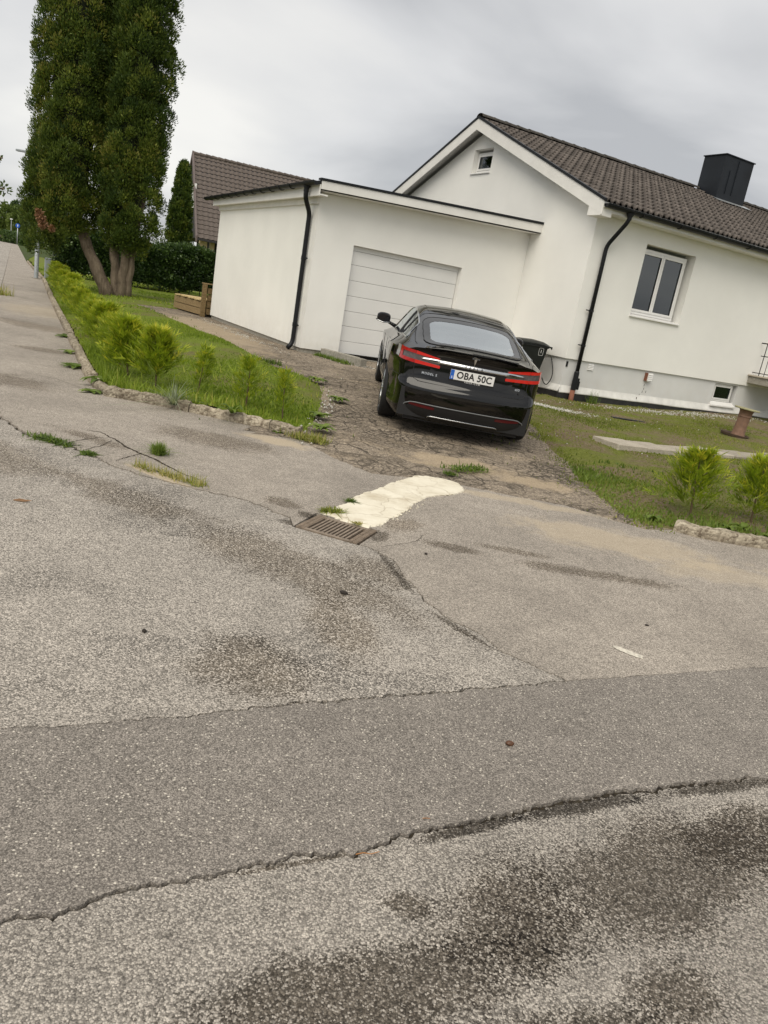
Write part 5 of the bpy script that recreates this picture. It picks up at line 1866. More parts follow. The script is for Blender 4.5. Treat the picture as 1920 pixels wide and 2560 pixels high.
xp = surf(0, 0.79, 0)[0]
rec = MB()
P = []
for (l, k) in [(q, 0) for q in np.linspace(-0.50, 0.50, 15)]:
    e_ = 0.0
    zlo = 0.690 if abs(l) < 0.40 else 0.690 + (abs(l) - 0.40) * 0.9
    P.append([surf(l, zlo + (0.872 - zlo) * q, 0.0025) for q in np.linspace(0, 1, 4)])
rec.grid(P)
rec.build('plate_recess', M['grey_trim'] if False else M['frit'], car, smooth=True)
fr_ = MB().box(xp - 0.028, xp - 0.004, -0.268, 0.268, 0.722, 0.857)
pf = fr_.build('plate_holder', M['matt_black'], car, bevel=0.004)
pl = MB().box(xp - 0.033, xp - 0.0285, -0.26, 0.26, 0.741, 0.853).build('number_plate', M['plate_white'], pf, bevel=0.002)
MB().box(xp - 0.0345, xp - 0.0331, 0.217, 0.2585, 0.743, 0.851).build('blue_band', M['plate_blue'], pl)
lettering('OBA 50C', 0.108, lambda r_, u: (xp - 0.0342, -0.024 - r_, 0.797 + u), M['print_black'], pl, 'plate_number', 0.0028, 1.05, 0.92)
lettering('S', 0.035, lambda r_, u: (xp - 0.0352, 0.238 - r_, 0.765 + u), M['white_print'], pl, 'country_letter', 0.0008)
lettering('TESLA.COM', 0.026, lambda r_, u: (xp - 0.0288, -0.01 - r_, 0.7315 + u), M['white_print'], pf, 'holder_text', 0.0005, 1.5)
lettering('TESLA', 0.036, lambda r_, u: surf(-r_, 0.8985 + u, 0.0262), M['matt_black'], bar, 'bar_text', 0.001, 2.6)
lettering('MODEL S', 0.036, lambda r_, u: surf(0.50 - r_, 0.742 + u, 0.006), M['chrome'], car, 'badge_text', 0.0012, 1.35)
lettering('85D', 0.034, lambda r_, u: surf(-0.575 - r_, 0.745 + u, 0.006), M['chrome'], car, 'badge_text', 0.0012, 1.15)
# the T-shaped badge
tb = MB()
pts_t = [(-0.046, 0.030), (-0.030, 0.039), (0.0, 0.042), (0.030, 0.039), (0.046, 0.030), (0.041, 0.019), (0.024, 0.021), (0.016, 0.018), (0.004, -0.046), (0.0, -0.052), (-0.004, -0.046), (-0.016, 0.018), (-0.024, 0.021), (-0.041, 0.019)]
n_ = len(pts_t)
tb.add([surf(-a, 0.985 + b, 0.004) for a, b in pts_t] + [surf(-a, 0.985 + b, 0.010) for a, b in pts_t], [tuple(range(n_, 2 * n_))] + [(i, (i + 1) % n_, n_ + (i + 1) % n_, n_ + i) for i in range(n_)])
tb.build('emblem', M['chrome'], car)
# spoiler lip on the hatch edge
P = []
for y in np.linspace(-0.60, 0.60, 41):
    e_ = max(0.0, 1 - (abs(y) / 0.60) ** 6)
    xx = warp(-1.0, y)
    zz = top_z(xx + 0.001, y)
    P.append([(xx + 0.11, y, top_z(xx + 0.11, y) + 0.0015), (xx + 0.05, y, top_z(xx + 0.05, y) + 0.009 * e_ + 0.001), (xx - 0.022 * e_, y, zz + 0.022 * e_), (xx - 0.026 * e_, y, zz + 0.014 * e_), (xx + 0.01, y, zz - 0.022)])
MB().grid(P).build('spoiler_lip', M['paint_black'], car, smooth=False).data.set_sharp_from_angle(angle=R(40))
for p in car.children[-1].data.polygons:
    p.use_smooth = True
# bumper: shut line, lower valance with trim, reflectors and bright strip
for s in (1, -1):
    seam([surf(s * l, z, 0.0) for l, z in ((0.70, 0.87), (0.70, 0.80), (0.695, 0.72), (0.68, 0.665), (0.62, 0.645))], 0.004)
    seam([surf(s * l, 0.655 + 0.0 * l, 0.0) for l in np.linspace(0.70, 1.25, 8)], 0.003)
seam([surf(l, 0.640, 0.0) for l in np.linspace(-0.62, 0.62, 25)], 0.005)
P = []
for l in np.linspace(-0.72, 0.72, 41):
    t = abs(l) / 0.72
    zt = 0.395 if t < 0.86 else 0.395 - (t - 0.86) / 0.14 * 0.085
    P.append([surf(l, 0.205 + (zt - 0.205) * q, 0.004) for q in np.linspace(0, 1, 6)])
val = MB().grid(P).build('lower_valance', M['matt_black'], car, smooth=True)
MB().tube([surf(l, z, 0.008) for l, z in ((-0.745, 0.275), (-0.735, 0.32), (-0.70, 0.365), (-0.64, 0.392))] + [surf(l, 0.399, 0.008) for l in np.linspace(-0.58, 0.58, 21)] + [surf(l, z, 0.008) for l, z in ((0.64, 0.392), (0.70, 0.365), (0.735, 0.32), (0.745, 0.275))], 0.0065, 6).build('valance_trim', M['grey_trim'], val, smooth=True)
MB().tube([surf(-0.43, 0.235, 0.012), surf(-0.415, 0.258, 0.016)] + [surf(l, 0.264, 0.018) for l in np.linspace(-0.38, 0.38, 13)] + [surf(0.415, 0.258, 0.016), surf(0.43, 0.235, 0.012)], 0.0085, 8).build('bright_strip', M['chrome'], val, smooth=True)
for s in (1, -1):
    P = [[surf(s * l, za + (zb0_ - za) * q, 0.008) for q in (0, 0.5, 1)] for l, za, zb0_ in ((0.36, 0.348, 0.378), (0.42, 0.346, 0.382), (0.52, 0.350, 0.385), (0.62, 0.358, 0.388), (0.66, 0.366, 0.386))]
    MB().grid(P).build('reflector', M['reflector_red'], val, smooth=True)
MB().lathe([(0.0, -0.008), (0.011, -0.006), (0.012, 0.0)], surf(-0.60, 0.70, 0.004), 10, 'x').build('sensor', M['matt_black'], car)

# wheels
def wheel(x, y, s):
    w = bpy.data.objects.new('wheel', None)
    COL.objects.link(w)
    w.parent = car
    w.location = (x, y, 0.345)
    if s < 0:
        w.rotation_euler = (0, 0, math.pi)
    prof = [(0.235, -0.10), (0.30, -0.118), (0.335, -0.108), (0.345, -0.085), (0.345, 0.085), (0.335, 0.108), (0.30, 0.118), (0.252, 0.104), (0.245, 0.09), (0.235, -0.10)]
    MB().lathe(prof, n=40, axis='y').build('tyre', M['rubber'], w, smooth=True)
    rim = MB().lathe([(0.249, 0.112), (0.252, 0.098), (0.240, 0.092), (0.225, 0.02), (0.222, -0.09), (0.24, -0.10)], n=40, axis='y')
    rim.build('rim', M['alloy'], w, smooth=True)
    sp = MB()
    for k in range(5):
        for dlt in (-0.13, 0.13):
            t = 2 * math.pi * k / 5 + dlt
            c_, s_ = math.cos(t), math.sin(t)
            t2 = 2 * math.pi * k / 5 + dlt * 0.6
            a = (0.05 * math.cos(t2), 0.085, 0.05 * math.sin(t2))
            b = (0.237 * c_, 0.098, 0.237 * s_)
            sp.tube([a, ((a[0] + b[0]) / 2, 0.10, (a[2] + b[2]) / 2), b], [0.020, 0.015, 0.017], 6)
    sp.lathe([(0.0, 0.112), (0.03, 0.110), (0.055, 0.098), (0.06, 0.07)], n=20, axis='y')
    sp.build('spokes', M['alloy'], w, smooth=True)
    MB().lathe([(0.0, 0.03), (0.17, 0.03), (0.17, 0.0)], n=28, axis='y').build('brake_disc', M['galv'], w)


for x in (0.0, 2.96):
    wheel(x, 0.848, 1)
    wheel(x, -0.848, -1)

# mirrors
for s in (1, -1):
    mm = MB()
    prof_m = [(-0.02, 0.72), (0.0, 0.95), (0.05, 1.0), (0.10, 0.92), (0.15, 0.70), (0.19, 0.35), (0.20, 0.05)]
    P = []
    for (dx, k) in prof_m:
        P.append([(1.96 + dx, s * (1.035 + 0.105 * k * math.copysign(abs(math.cos(t)) ** 0.75, math.cos(t))), 1.085 + 0.068 * k * math.copysign(abs(math.sin(t)) ** 0.75, math.sin(t)) + (0.012 * k if math.sin(t) > 0 and math.cos(t) * 1 > -2 else 0)) for t in np.linspace(0, 2 * math.pi, 21)])
    mm.grid(P)
    mr = mm.build('mirror', M['paint_black'], car, smooth=True)
    MB().add([(1.942, s * (1.035 + 0.088 * math.copysign(abs(math.cos(t)) ** 0.75, math.cos(t))), 1.088 + 0.056 * math.copysign(abs(math.sin(t)) ** 0.75, math.sin(t))) for t in np.linspace(0, 2 * math.pi, 20, endpoint=False)], [tuple(range(20))]).build('mirror_glass', M['frit'], mr)
    MB().tube([(1.945, s * 0.935, 1.036), (1.94, s * 1.035, 1.022), (1.945, s * 1.12, 1.04), (1.98, s * 1.142, 1.05)], 0.009, 6).build('chrome_strip', M['chrome'], mr, smooth=True)
    MB().tube([(2.02, s * 0.84, 0.995), (2.02, s * 0.95, 1.035)], [0.03, 0.022], 8).build('mirror_arm', M['paint_black'], mr, smooth=True)
    # door handles, flush bright bars
    for x in (0.55, 1.55):
        z = 0.895
        P = [[(x + dx, s * (float(ys(x + dx)) + 0.010), z + dz) for dz in (-0.011, 0.011)] for dx in (0.0, 0.09, 0.18)]
        MB().grid(P).build('door_handle', M['chrome'], car)
    for x in (0.42, 1.42, 2.32):
        seam([(x, s * (col_point((x, float(ys(x)), float(zs(x))), (0, 1), z)[1] + 0.0005), z) for z in np.linspace(0.30, float(zs(x)), 9)], 0.003)
# small dark charge-port corner marks seen on the left flank
# interior seen through the glass
inn = MB().box(-0.75, 2.3, -0.78, 0.78, 0.42, 0.60)
cab = inn.build('cabin_floor', M['seat'], car)
MB().box(-0.55, -0.10, -0.62, 0.62, 0.60, 0.98).build('parcel_shelf', M['seat'], car, bevel=0.03)
MB().box(2.15, 2.55, -0.72, 0.72, 0.60, 0.98).build('dashboard', M['seat'], car, bevel=0.05)
for y in (0.36, 0.0, -0.36):
    MB().box(0.02, 0.20, y - 0.23 if y else -0.12, y + 0.23 if y else 0.12, 0.55, 1.02).build('rear_seat', M['seat'], car, bevel=0.06)
    if y:
        MB().box(0.06, 0.16, y - 0.13, y + 0.13, 1.03, 1.17).build('headrest', M['seat'], car, bevel=0.05)
for y in (0.38, -0.38):
    MB().box(1.05, 1.22, y - 0.25, y + 0.25, 0.55, 1.10).build('front_seat', M['seat'], car, bevel=0.06)
    MB().box(1.02, 1.12, y - 0.13, y + 0.13, 1.08, 1.28).build('headrest', M['seat'], car, bevel=0.05)
# ------------------------------------------------------------------ plants
def set_tint(me, tint, per):
    at = me.attributes.new('tint', 'FLOAT', 'POINT')
    at.data.foreach_set('value', np.repeat(np.asarray(tint, np.float32), per))


def leaf_quads(C, D, Nn, L, Wd):
    """diamond leaves: base C, direction D, face normal Nn, length L, width Wd -> verts (n*4,3), faces"""
    n = len(C)
    S_ = np.cross(D, Nn)
    S_ /= np.linalg.norm(S_, axis=1)[:, None] + 1e-9
    L, Wd = np.reshape(L, (-1, 1)), np.reshape(Wd, (-1, 1))
    V = np.stack([C, C + D * L * 0.45 + S_ * Wd * 0.5, C + D * L, C + D * L * 0.45 - S_ * Wd * 0.5], 1).reshape(-1, 3)
    F = np.arange(n * 4).reshape(n, 4)
    return V, F


def unit(A):
    return A / (np.linalg.norm(A, axis=-1, keepdims=True) + 1e-9)


def scatter_grass(name, poly, zf, n, hmin, hmax, mat, seed, edge=None, wid=0.009, clump=1.2, label=None, tint_bias=0.0, box=None, weight=None, lean=0.45):
    rg = np.random.default_rng(seed)
    P = np.array([p[:2] for p in poly])
    x0, y0 = P.min(0)
    x1, y1 = P.max(0)
    if box:
        x0, x1, y0, y1 = box
    X, Y = rg.uniform(x0, x1, n * 3), rg.uniform(y0, y1, n * 3)
    ok = in_poly(X, Y, poly)
    dens = 0.55 + 0.9 * nz(X, Y, clump, seed + 1)
    if edge is not None:
        dens = dens * S3((edge(X, Y) + 0.06) / 0.25)
    if weight is not None:
        dens = dens * weight(X, Y)
    ok &= rg.uniform(0, 1, len(X)) < np.clip(dens, 0.03, 1.0)
    X, Y = X[ok][:n], Y[ok][:n]
    m = len(X)
    hs = rg.uniform(hmin, hmax, m) * (0.75 + 0.5 * np.clip(nz(X, Y, 1.7, seed + 2), -0.6, 1))
    th = rg.uniform(0, 2 * np.pi, m)
    ln = np.abs(rg.normal(0, lean, m))
    D = np.stack([np.cos(th) * ln, np.sin(th) * ln, np.ones(m)], 1)
    D = unit(D)
    ph = rg.uniform(0, 2 * np.pi, m)
    S_ = np.stack([np.cos(ph), np.sin(ph), np.zeros(m)], 1) * (wid * rg.uniform(0.6, 1.4, m))[:, None]
    B = np.stack([X, Y, zf(X, Y) - 0.004], 1)
    V = np.stack([B - S_, B + S_, B + D * hs[:, None]], 1).reshape(-1, 3)
    me = quads_mesh(name, V, np.arange(m * 3).reshape(m, 3))
    t = np.clip(0.45 + tint_bias + 0.30 * nz(X, Y, 0.9, seed + 3) + rg.normal(0, 0.16, m), 0, 1)
    set_tint(me, t, 3)
    return tag(link_mesh(name, me, mat), label, 'grass', kind='stuff')


de = lambda X, Y: dist_line(X, Y, lawn_edge)
scatter_grass('grass', left_poly, z_left, 62000, 0.02, 0.055, M['grass'], 5, edge=de, box=(-9.5, -0.8, 8.0, 21.0), wid=0.010, label='short patchy green grass on the left lawn')
scatter_grass('grass', left_poly, z_left, 26000, 0.04, 0.08, M['grass'], 6, box=(-22, 2, 20.0, 40.0), wid=0.02, label='mown grass behind the big thuja')
kf = kerb_front + [(-0.95, 7.92)]
scatter_grass('grass', left_poly, z_left, 6500, 0.07, 0.19, M['grass'], 7, box=(-5.5, -0.9, 7.8, 11.5), wid=0.008, label='taller unmown grass along the kerb of the left lawn',
              weight=lambda X, Y: np.exp(-(np.minimum(dist_line(X, Y, kf), dist_line(X, Y, kerb_left[3:])) / 0.28) ** 2) * 2.2, tint_bias=0.05)
dr_ = lambda X, Y: dist_line(X, Y, rlawn_edge)
scatter_grass('grass', right_poly, z_right, 52000, 0.015, 0.045, M['dry_grass'], 8, edge=dr_, box=(1.6, 12.0, 6.4, 17.5), wid=0.010, clump=2.1, label='thin mossy grass and weeds on the right lawn')
scatter_grass('grass', right_poly, z_right, 9000, 0.03, 0.075, M['weed'], 9, box=(1.9, 7.5, 6.5, 9.5), wid=0.011, clump=2.6, label='greener weeds near the kerb of the right lawn', weight=lambda X, Y: np.exp(-(dist_line(X, Y, rlawn_edge[:5]) / 0.8) ** 2) + np.exp(-(dist_line(X, Y, rkerb[1:]) / 0.45) ** 2), tint_bias=0.1)

# stray blades that blur the two lawn edges
strip_l = [(-3.2, 7.7), (-0.4, 7.7), (-0.4, 12.6), (-2.4, 13.8), (-7.2, 22.2), (-8.6, 21.4), (-3.0, 12.5)]
scatter_grass('grass', strip_l, lambda X, Y: np.maximum(z_drive(X, Y), z_left(X, Y)), 4200, 0.02, 0.07, M['weed'], 25, wid=0.009, clump=4.5, label='stray weeds fraying the driveway edge of the left lawn', weight=lambda X, Y: np.exp(-(dist_line(X, Y, lawn_edge) / 0.13) ** 2) * 1.5)
strip_r = [(1.2, 6.5), (2.8, 6.5), (2.9, 13.0), (1.2, 13.0)]
scatter_grass('grass', strip_r, lambda X, Y: np.maximum(z_drive(X, Y), z_right(X, Y)), 3600, 0.02, 0.06, M['dry_grass'], 26, wid=0.009, clump=4.5, label='stray weeds fraying the driveway edge of the right lawn', weight=lambda X, Y: np.exp(-(dist_line(X, Y, rlawn_edge) / 0.16) ** 2) * 1.5)


# ---- young thujas
def thuja_mesh(seed, h, r, sprays=120, leaves=15, sparse=0.0):
    rg = np.random.default_rng(seed)
    C, D, Nn, L, Wd, T = [], [], [], [], [], []
    for k in range(sprays):
        t = rg.uniform(0.04, 1.0) ** 0.85
        z0 = h * t * 0.86
        rr_ = r * (1 - t) ** 0.75 * rg.uniform(0.55, 1.15) + 0.02
        a = rg.uniform(0, 2 * np.pi)
        out = np.array([np.cos(a), np.sin(a), 0])
        d = unit(out * rg.uniform(0.5, 1.0) + np.array([0, 0, rg.uniform(0.35, 1.0)]))
        ln = rr_ * rg.uniform(0.7, 1.55) + 0.05
        b0 = np.array([0, 0, z0]) + out * 0.02
        fan = unit(np.cross(d, np.array([-np.sin(a), np.cos(a), 0]) + rg.normal(0, 0.4, 3)))
        side = unit(np.cross(d, fan))
        base_t = np.clip(rg.normal(0.52, 0.17) + 0.25 * (t - 0.5), 0, 1)
        for q in range(leaves):
            s = rg.uniform(0.25, 1.0)
            p = b0 + d * ln * s + np.array([0, 0, -0.10 * (ln * s) ** 2]) + rg.normal(0, 0.008, 3)
            dd = unit(d + side * rg.choice([-1, 1]) * rg.uniform(0.2, 0.9) + np.array([0, 0, 0.2]) + rg.normal(0, 0.15, 3))
            C.append(p)
            D.append(dd)
            Nn.append(unit(fan + rg.normal(0, 0.3, 3)))
            L.append(rg.uniform(0.06, 0.13) * (0.7 + 0.5 * h))
            Wd.append(rg.uniform(0.008, 0.015))
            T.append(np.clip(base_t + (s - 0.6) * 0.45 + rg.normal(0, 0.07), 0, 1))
    V, F = leaf_quads(np.array(C), np.array(D), np.array(Nn), L, Wd)
    me = quads_mesh('foliage', V, F)
    set_tint(me, T, 4)
    me.materials.append(M['young_thuja'])
    return me


th_var = [thuja_mesh(40 + k, 0.85, 0.40 + 0.05 * (k % 2), 300, 17) for k in range(3)] + [thuja_mesh(60 + k, 0.85, 0.24, 95, 13) for k in range(2)] + [thuja_mesh(80 + k, 0.85, 0.42, 230, 16) for k in range(3)]
stem_me = MB().tube([(0, 0, -0.03), (0.008, 0.004, 0.3), (0, 0, 0.74)], [0.014, 0.010, 0.004], 6).mesh('stem')
stem_me.materials.append(M['stem'])


def young_thuja(x, y, s, var, label, group, rz=None, zf=None):
    z = float((zf or z_left)(np.array([x]), np.array([y]))[0])
    t = thing('young_thuja', label, 'shrub', (x, y, z), random.uniform(0, 6.28) if rz is None else rz, group)
    t.scale = (s * random.uniform(0.9, 1.15), s * random.uniform(0.9, 1.15), s)
    t.rotation_euler = (random.uniform(-0.1, 0.1), random.uniform(-0.1, 0.1), t.rotation_euler[2])
    o = bpy.data.objects.new('foliage', th_var[var])
    COL.objects.link(o)
    o.parent = t
    o = bpy.data.objects.new('stem', stem_me)
    COL.objects.link(o)
    o.parent = t
    return t


row = []
kl = np.array(kerb_left[2:-1])
Lk = np.r_[0, np.cumsum(np.hypot(*np.diff(kl, axis=0).T))]
n_row = 30
ords = ['first', 'second', 'third', 'fourth', 'fifth', 'sixth', 'seventh', 'eighth', 'ninth', 'tenth', 'eleventh', 'twelfth', 'thirteenth', 'fourteenth', 'fifteenth', 'sixteenth', 'seventeenth', 'eighteenth', 'nineteenth', 'twentieth', 'twenty-first', 'twenty-second', 'twenty-third', 'twenty-fourth', 'twenty-fifth', 'twenty-sixth', 'twenty-seventh', 'twenty-eighth', 'twenty-ninth', 'thirtieth']
for k in range(n_row):
    s = Lk[-1] * (0.02 + 0.96 * (k / (n_row - 1)) ** 0.93)
    x, y = np.interp(s, Lk, kl[:, 0]), np.interp(s, Lk, kl[:, 1])
    off = 0.42 + random.uniform(-0.06, 0.08)
    young_thuja(x + 0.87 * off, y + 0.5 * off, random.uniform(0.68, 0.95) * (0.88 if k < 3 else 1.0), k % 3, 'bushy yellow-green young thuja in the street row, %s from the lamp post' % ords[k], 'young thujas along the street kerb')
for k, (x, y, s, v_) in enumerate([(-2.98, 9.02, 0.86, 0), (-2.42, 8.86, 0.72, 3), (-1.78, 8.62, 0.72, 4), (-1.33, 8.52, 0.68, 3)]):
    young_thuja(x, y, s, v_, ['full young thuja at the corner where the two left kerbs meet', 'thin young thuja behind the spiky tuft, left of two sparser ones', 'sparse young thuja in the middle of the crumbling kerb', 'slender young thuja nearest the driveway on the left lawn'][k], 'young thujas along the corner kerb')
for k, (x, y, s, v_) in enumerate([(2.92, 7.14, 0.80, 5), (3.62, 7.38, 0.82, 6), (4.15, 7.6, 0.85, 7)]):
    young_thuja(x, y, s, v_, ['young thuja with a yellow tip standing alone on the right lawn by the kerb end', 'wide young thuja on the right lawn, second from the driveway', 'young thuja cut by the right edge of the picture'][k], 'young thujas on the right lawn', zf=z_right)


# ---- clump foliage for big plants
def clump_cloud(C, Rr, n_leaf, Lr, Wr, rg, T0, outward, up=0.5, jt=0.12, shell=(0.55, 1.0)):
    """leaves set over many rounded clumps. C (m,3), Rr (m,), outward (m,3) mean growing direction"""
    m = len(C)
    idx = np.repeat(np.arange(m), n_leaf)
    k = len(idx)
    d = unit(rg.normal(0, 1, (k, 3)) + outward[idx] * 0.9)
    rad = Rr[idx] * rg.uniform(shell[0], shell[1], k)
    P = C[idx] + d * rad[:, None] * np.array([1, 1, 1.1])
    D = unit(d + np.array([0, 0, up]) + rg.normal(0, 0.35, (k, 3)))
    Nn = unit(d + rg.normal(0, 0.55, (k, 3)))
    L = rg.uniform(*Lr, k)
    Wd = rg.uniform(*Wr, k)
    V, F = leaf_quads(P - D * (L * 0.4)[:, None], D, Nn, L, Wd)
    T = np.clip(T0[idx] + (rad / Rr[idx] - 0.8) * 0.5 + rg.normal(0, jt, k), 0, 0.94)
    return V, F, T


def blob_core(mb, cx, cy, z0, z1, rad, n=14, m=12, seed=0, taper=0.25):
    rg = np.random.default_rng(seed)
    P = []
    for i in range(m + 1):
        t = i / m
        rr_ = rad * (math.sin(math.pi * min(1, max(0.0, t * 0.94 + 0.03))) ** 0.30) * (1 - taper * t)
        P.append([(cx + rr_ * math.cos(q) * rg.uniform(0.85, 1.1), cy + rr_ * math.sin(q) * rg.uniform(0.85, 1.1), z0 + (z1 - z0) * t) for q in np.linspace(0, 2 * math.pi, n + 1)[:-1]])
        P[-1].append(P[-1][0])
    mb.grid(P)
    return mb


# the big multi-stemmed thuja
rg = np.random.default_rng(77)
TX, TY = -9.36, 24.3
tz = float(Z(TX, TY))
tree = thing('thuja_tree', 'very tall dark green thuja with four bare leaning trunks', 'tree', (TX, TY, tz))
cols = [(-11.05, 24.15, 0.86, 1.95, 12.6), (-9.24, 24.35, 0.72, 1.95, 12.2), (-10.1, 25.1, 0.9, 2.6, 12.9), (-11.72, 23.95, 0.42, 1.5, 4.4)]
Cs, Rs, Ts, Os = [], [], [], []
for ci, (cx, cy, rd, z0, z1) in enumerate(cols):
    n = (1150, 1150, 600, 150)[ci]
    t = rg.uniform(0, 1, n)
    th = rg.uniform(0, 2 * np.pi, n)
    face = -np.sin(th)            # +1 faces the camera side
    keep = rg.uniform(0, 1, n) < np.clip(0.75 + 0.55 * face, 0.25, 1)
    t, th = t[keep], th[keep]
    n = len(t)
    env = np.clip(np.minimum(1.0, ((t + 0.02) / 0.10) ** 0.6), 0, 1) * np.clip(1 - np.clip((t - 0.72) / 0.28, 0, 1) ** 1.8, 0.05, 1)
    env = env * (1.0 + 0.13 * np.sin(th * 4 + 1.5 * np.sin(t * 9) + ci * 2) + 0.09 * np.sin(th * 7 - t * 40)) * (1.04 - 0.10 * t)
    rr_ = rd * env * rg.uniform(0.80, 1.06, n)
    z = z0 + (z1 - z0) * t
    # the skirt hangs lower here and there
    z = z - (t < 0.10) * rg.uniform(0.0, 0.45, n) * (np.cos(th) < 0.3 if ci == 0 else 1)
    P = np.stack([cx + rr_ * np.cos(th) - TX, cy + rr_ * np.sin(th) - TY, z - tz], 1)
    o = np.stack([np.cos(th), np.sin(th), np.full(n, 0.55)], 1)
    Cs.append(P)
    Os.append(o)
    Rs.append(rg.uniform(0.15, 0.40, n))
    Ts.append(np.clip(rg.normal(0.57, 0.20, n) + (0.10 if ci == 0 else -0.02) - 0.18 * t, 0, 0.9))
C_, O_, R_, T0_ = np.vstack(Cs), np.vstack(Os), np.hstack(Rs), np.hstack(Ts)
V, F, T = clump_cloud(C_, R_, 200, (0.055, 0.11), (0.022, 0.042), rg, T0_, unit(O_), up=0.9, jt=0.09, shell=(0.50, 1.0))
# one dead brown branch low on the left
bc = np.array([[-11.32 - TX, 22.98 - TY, 1.90], [-11.25 - TX, 22.95 - TY, 1.75], [-11.40 - TX, 23.0 - TY, 2.03], [-10.98 - TX, 22.95 - TY, 1.66]])
V2, F2, T2 = clump_cloud(bc, np.array([0.14, 0.13, 0.12, 0.07]), 110, (0.08, 0.15), (0.04, 0.07), rg, np.array([0.5] * 4), np.tile([0, -1.0, -0.2], (4, 1)), up=-0.3)
T2 = np.clip(rg.normal(0.985, 0.015, len(T2)), 0.955, 1.0)
F2 = F2 + len(V)
me = quads_mesh('crown', np.vstack([V, V2]), np.vstack([F, F2]))
set_tint(me, np.r_[T, T2], 4)
link_mesh('crown', me, M['thuja'], tree)
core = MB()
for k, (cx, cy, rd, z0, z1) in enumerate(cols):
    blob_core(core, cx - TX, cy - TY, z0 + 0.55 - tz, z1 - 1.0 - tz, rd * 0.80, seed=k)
core.build('shade_core', M['leafcore'], tree, smooth=True)
for (pts, r0, r1) in (([(-0.32, -0.05, -0.1), (-0.62, -0.08, 0.45), (-1.12, -0.10, 1.35), (-1.75, -0.1, 2.8), (-2.0, 0.0, 6.0)], 0.21, 0.10),
                      ([(-0.52, 0.10, -0.1), (-0.78, 0.12, 0.4), (-1.22, 0.15, 1.2), (-1.9, 0.2, 2.6)], 0.13, 0.09),
                      ([(-0.12, 0.05, -0.1), (-0.22, 0.06, 0.6), (-0.38, 0.10, 1.8), (-0.45, 0.2, 3.4), (-0.7, 0.6, 7.0)], 0.165, 0.09),
                      ([(0.05, -0.08, -0.1), (0.06, -0.08, 0.6), (0.13, -0.05, 1.6), (0.20, 0.0, 3.4), (0.25, 0.1, 7.0)], 0.165, 0.09),
                      ([(0.20, -0.02, -0.1), (0.24, -0.02, 0.6), (0.30, 0.0, 1.5), (0.45, 0.05, 3.0)], 0.12, 0.08)):
    pth = smooth_path(pts, 0.5, 6)
    m_ = len(pth)
    rad = [r0 * (1.35 if i == 0 else 1.0) * (1 - i / (m_ - 1)) + r1 * (i / (m_ - 1)) for i in range(m_)]
    tk = MB().tube([tuple(p) for p in pth], rad, 14)
    tk.v = [(x + 0.02 * math.sin(9 * z + 5 * y), y + 0.015 * math.sin(7 * z + 9 * x), z) for x, y, z in tk.v]
    tk.build('trunk', M['bark'], tree, smooth=True)


def leafy(name, label, cat_, base, clumps, radii, nleaf, Lr, Wr, mat, seed, trunk=None, tint=0.45, up=0.4, parent_z=0.0, core=None, group=None):
    rg = np.random.default_rng(seed)
    t = thing(name, label, cat_, base, 0.0, group)
    C = np.asarray(clumps, float)
    R_ = np.asarray(radii, float)
    out = unit(C - np.array([C[:, 0].mean(), C[:, 1].mean(), C[:, 2].mean()]))
    V, F, T = clump_cloud(C, R_, nleaf, Lr, Wr, rg, np.clip(rg.normal(tint, 0.15, len(C)), 0, 0.9), out, up=up, shell=(0.5, 1.08))
    me = quads_mesh('crown', V, F)
    set_tint(me, T, 4)
    link_mesh('crown', me, mat, t)
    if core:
        core.build('shade_core', M['leafcore'], t, smooth=True)
    if trunk:
        MB().tube(trunk[0], trunk[1], 9).build('trunk', M['bark'], t, smooth=True)
    return t


# slim conifer behind it
bx, by = -12.1, 38.2
n = 420
t = rg.uniform(0, 1, n) ** 0.9
th = rg.uniform(0, 2 * np.pi, n)
rr_ = 0.66 * (1 - t) ** 0.5 * rg.uniform(0.75, 1.05, n)
leafy('slim_conifer', 'slim pointed conifer showing between the big thuja and the neighbouring house', 'tree', (bx, by, 0.27), np.stack([rr_ * np.cos(th), rr_ * np.sin(th), 0.5 + 5.3 * t], 1), rg.uniform(0.14, 0.24, n), 70, (0.08, 0.15), (0.04, 0.08), M['thuja'], 12,
      trunk=([(0, 0, 0), (0, 0, 3.0), (0, 0, 5.4)], [0.09, 0.06, 0.02]), up=0.9, tint=0.42, core=blob_core(MB(), 0, 0, 0.5, 5.2, 0.45, taper=0.7))


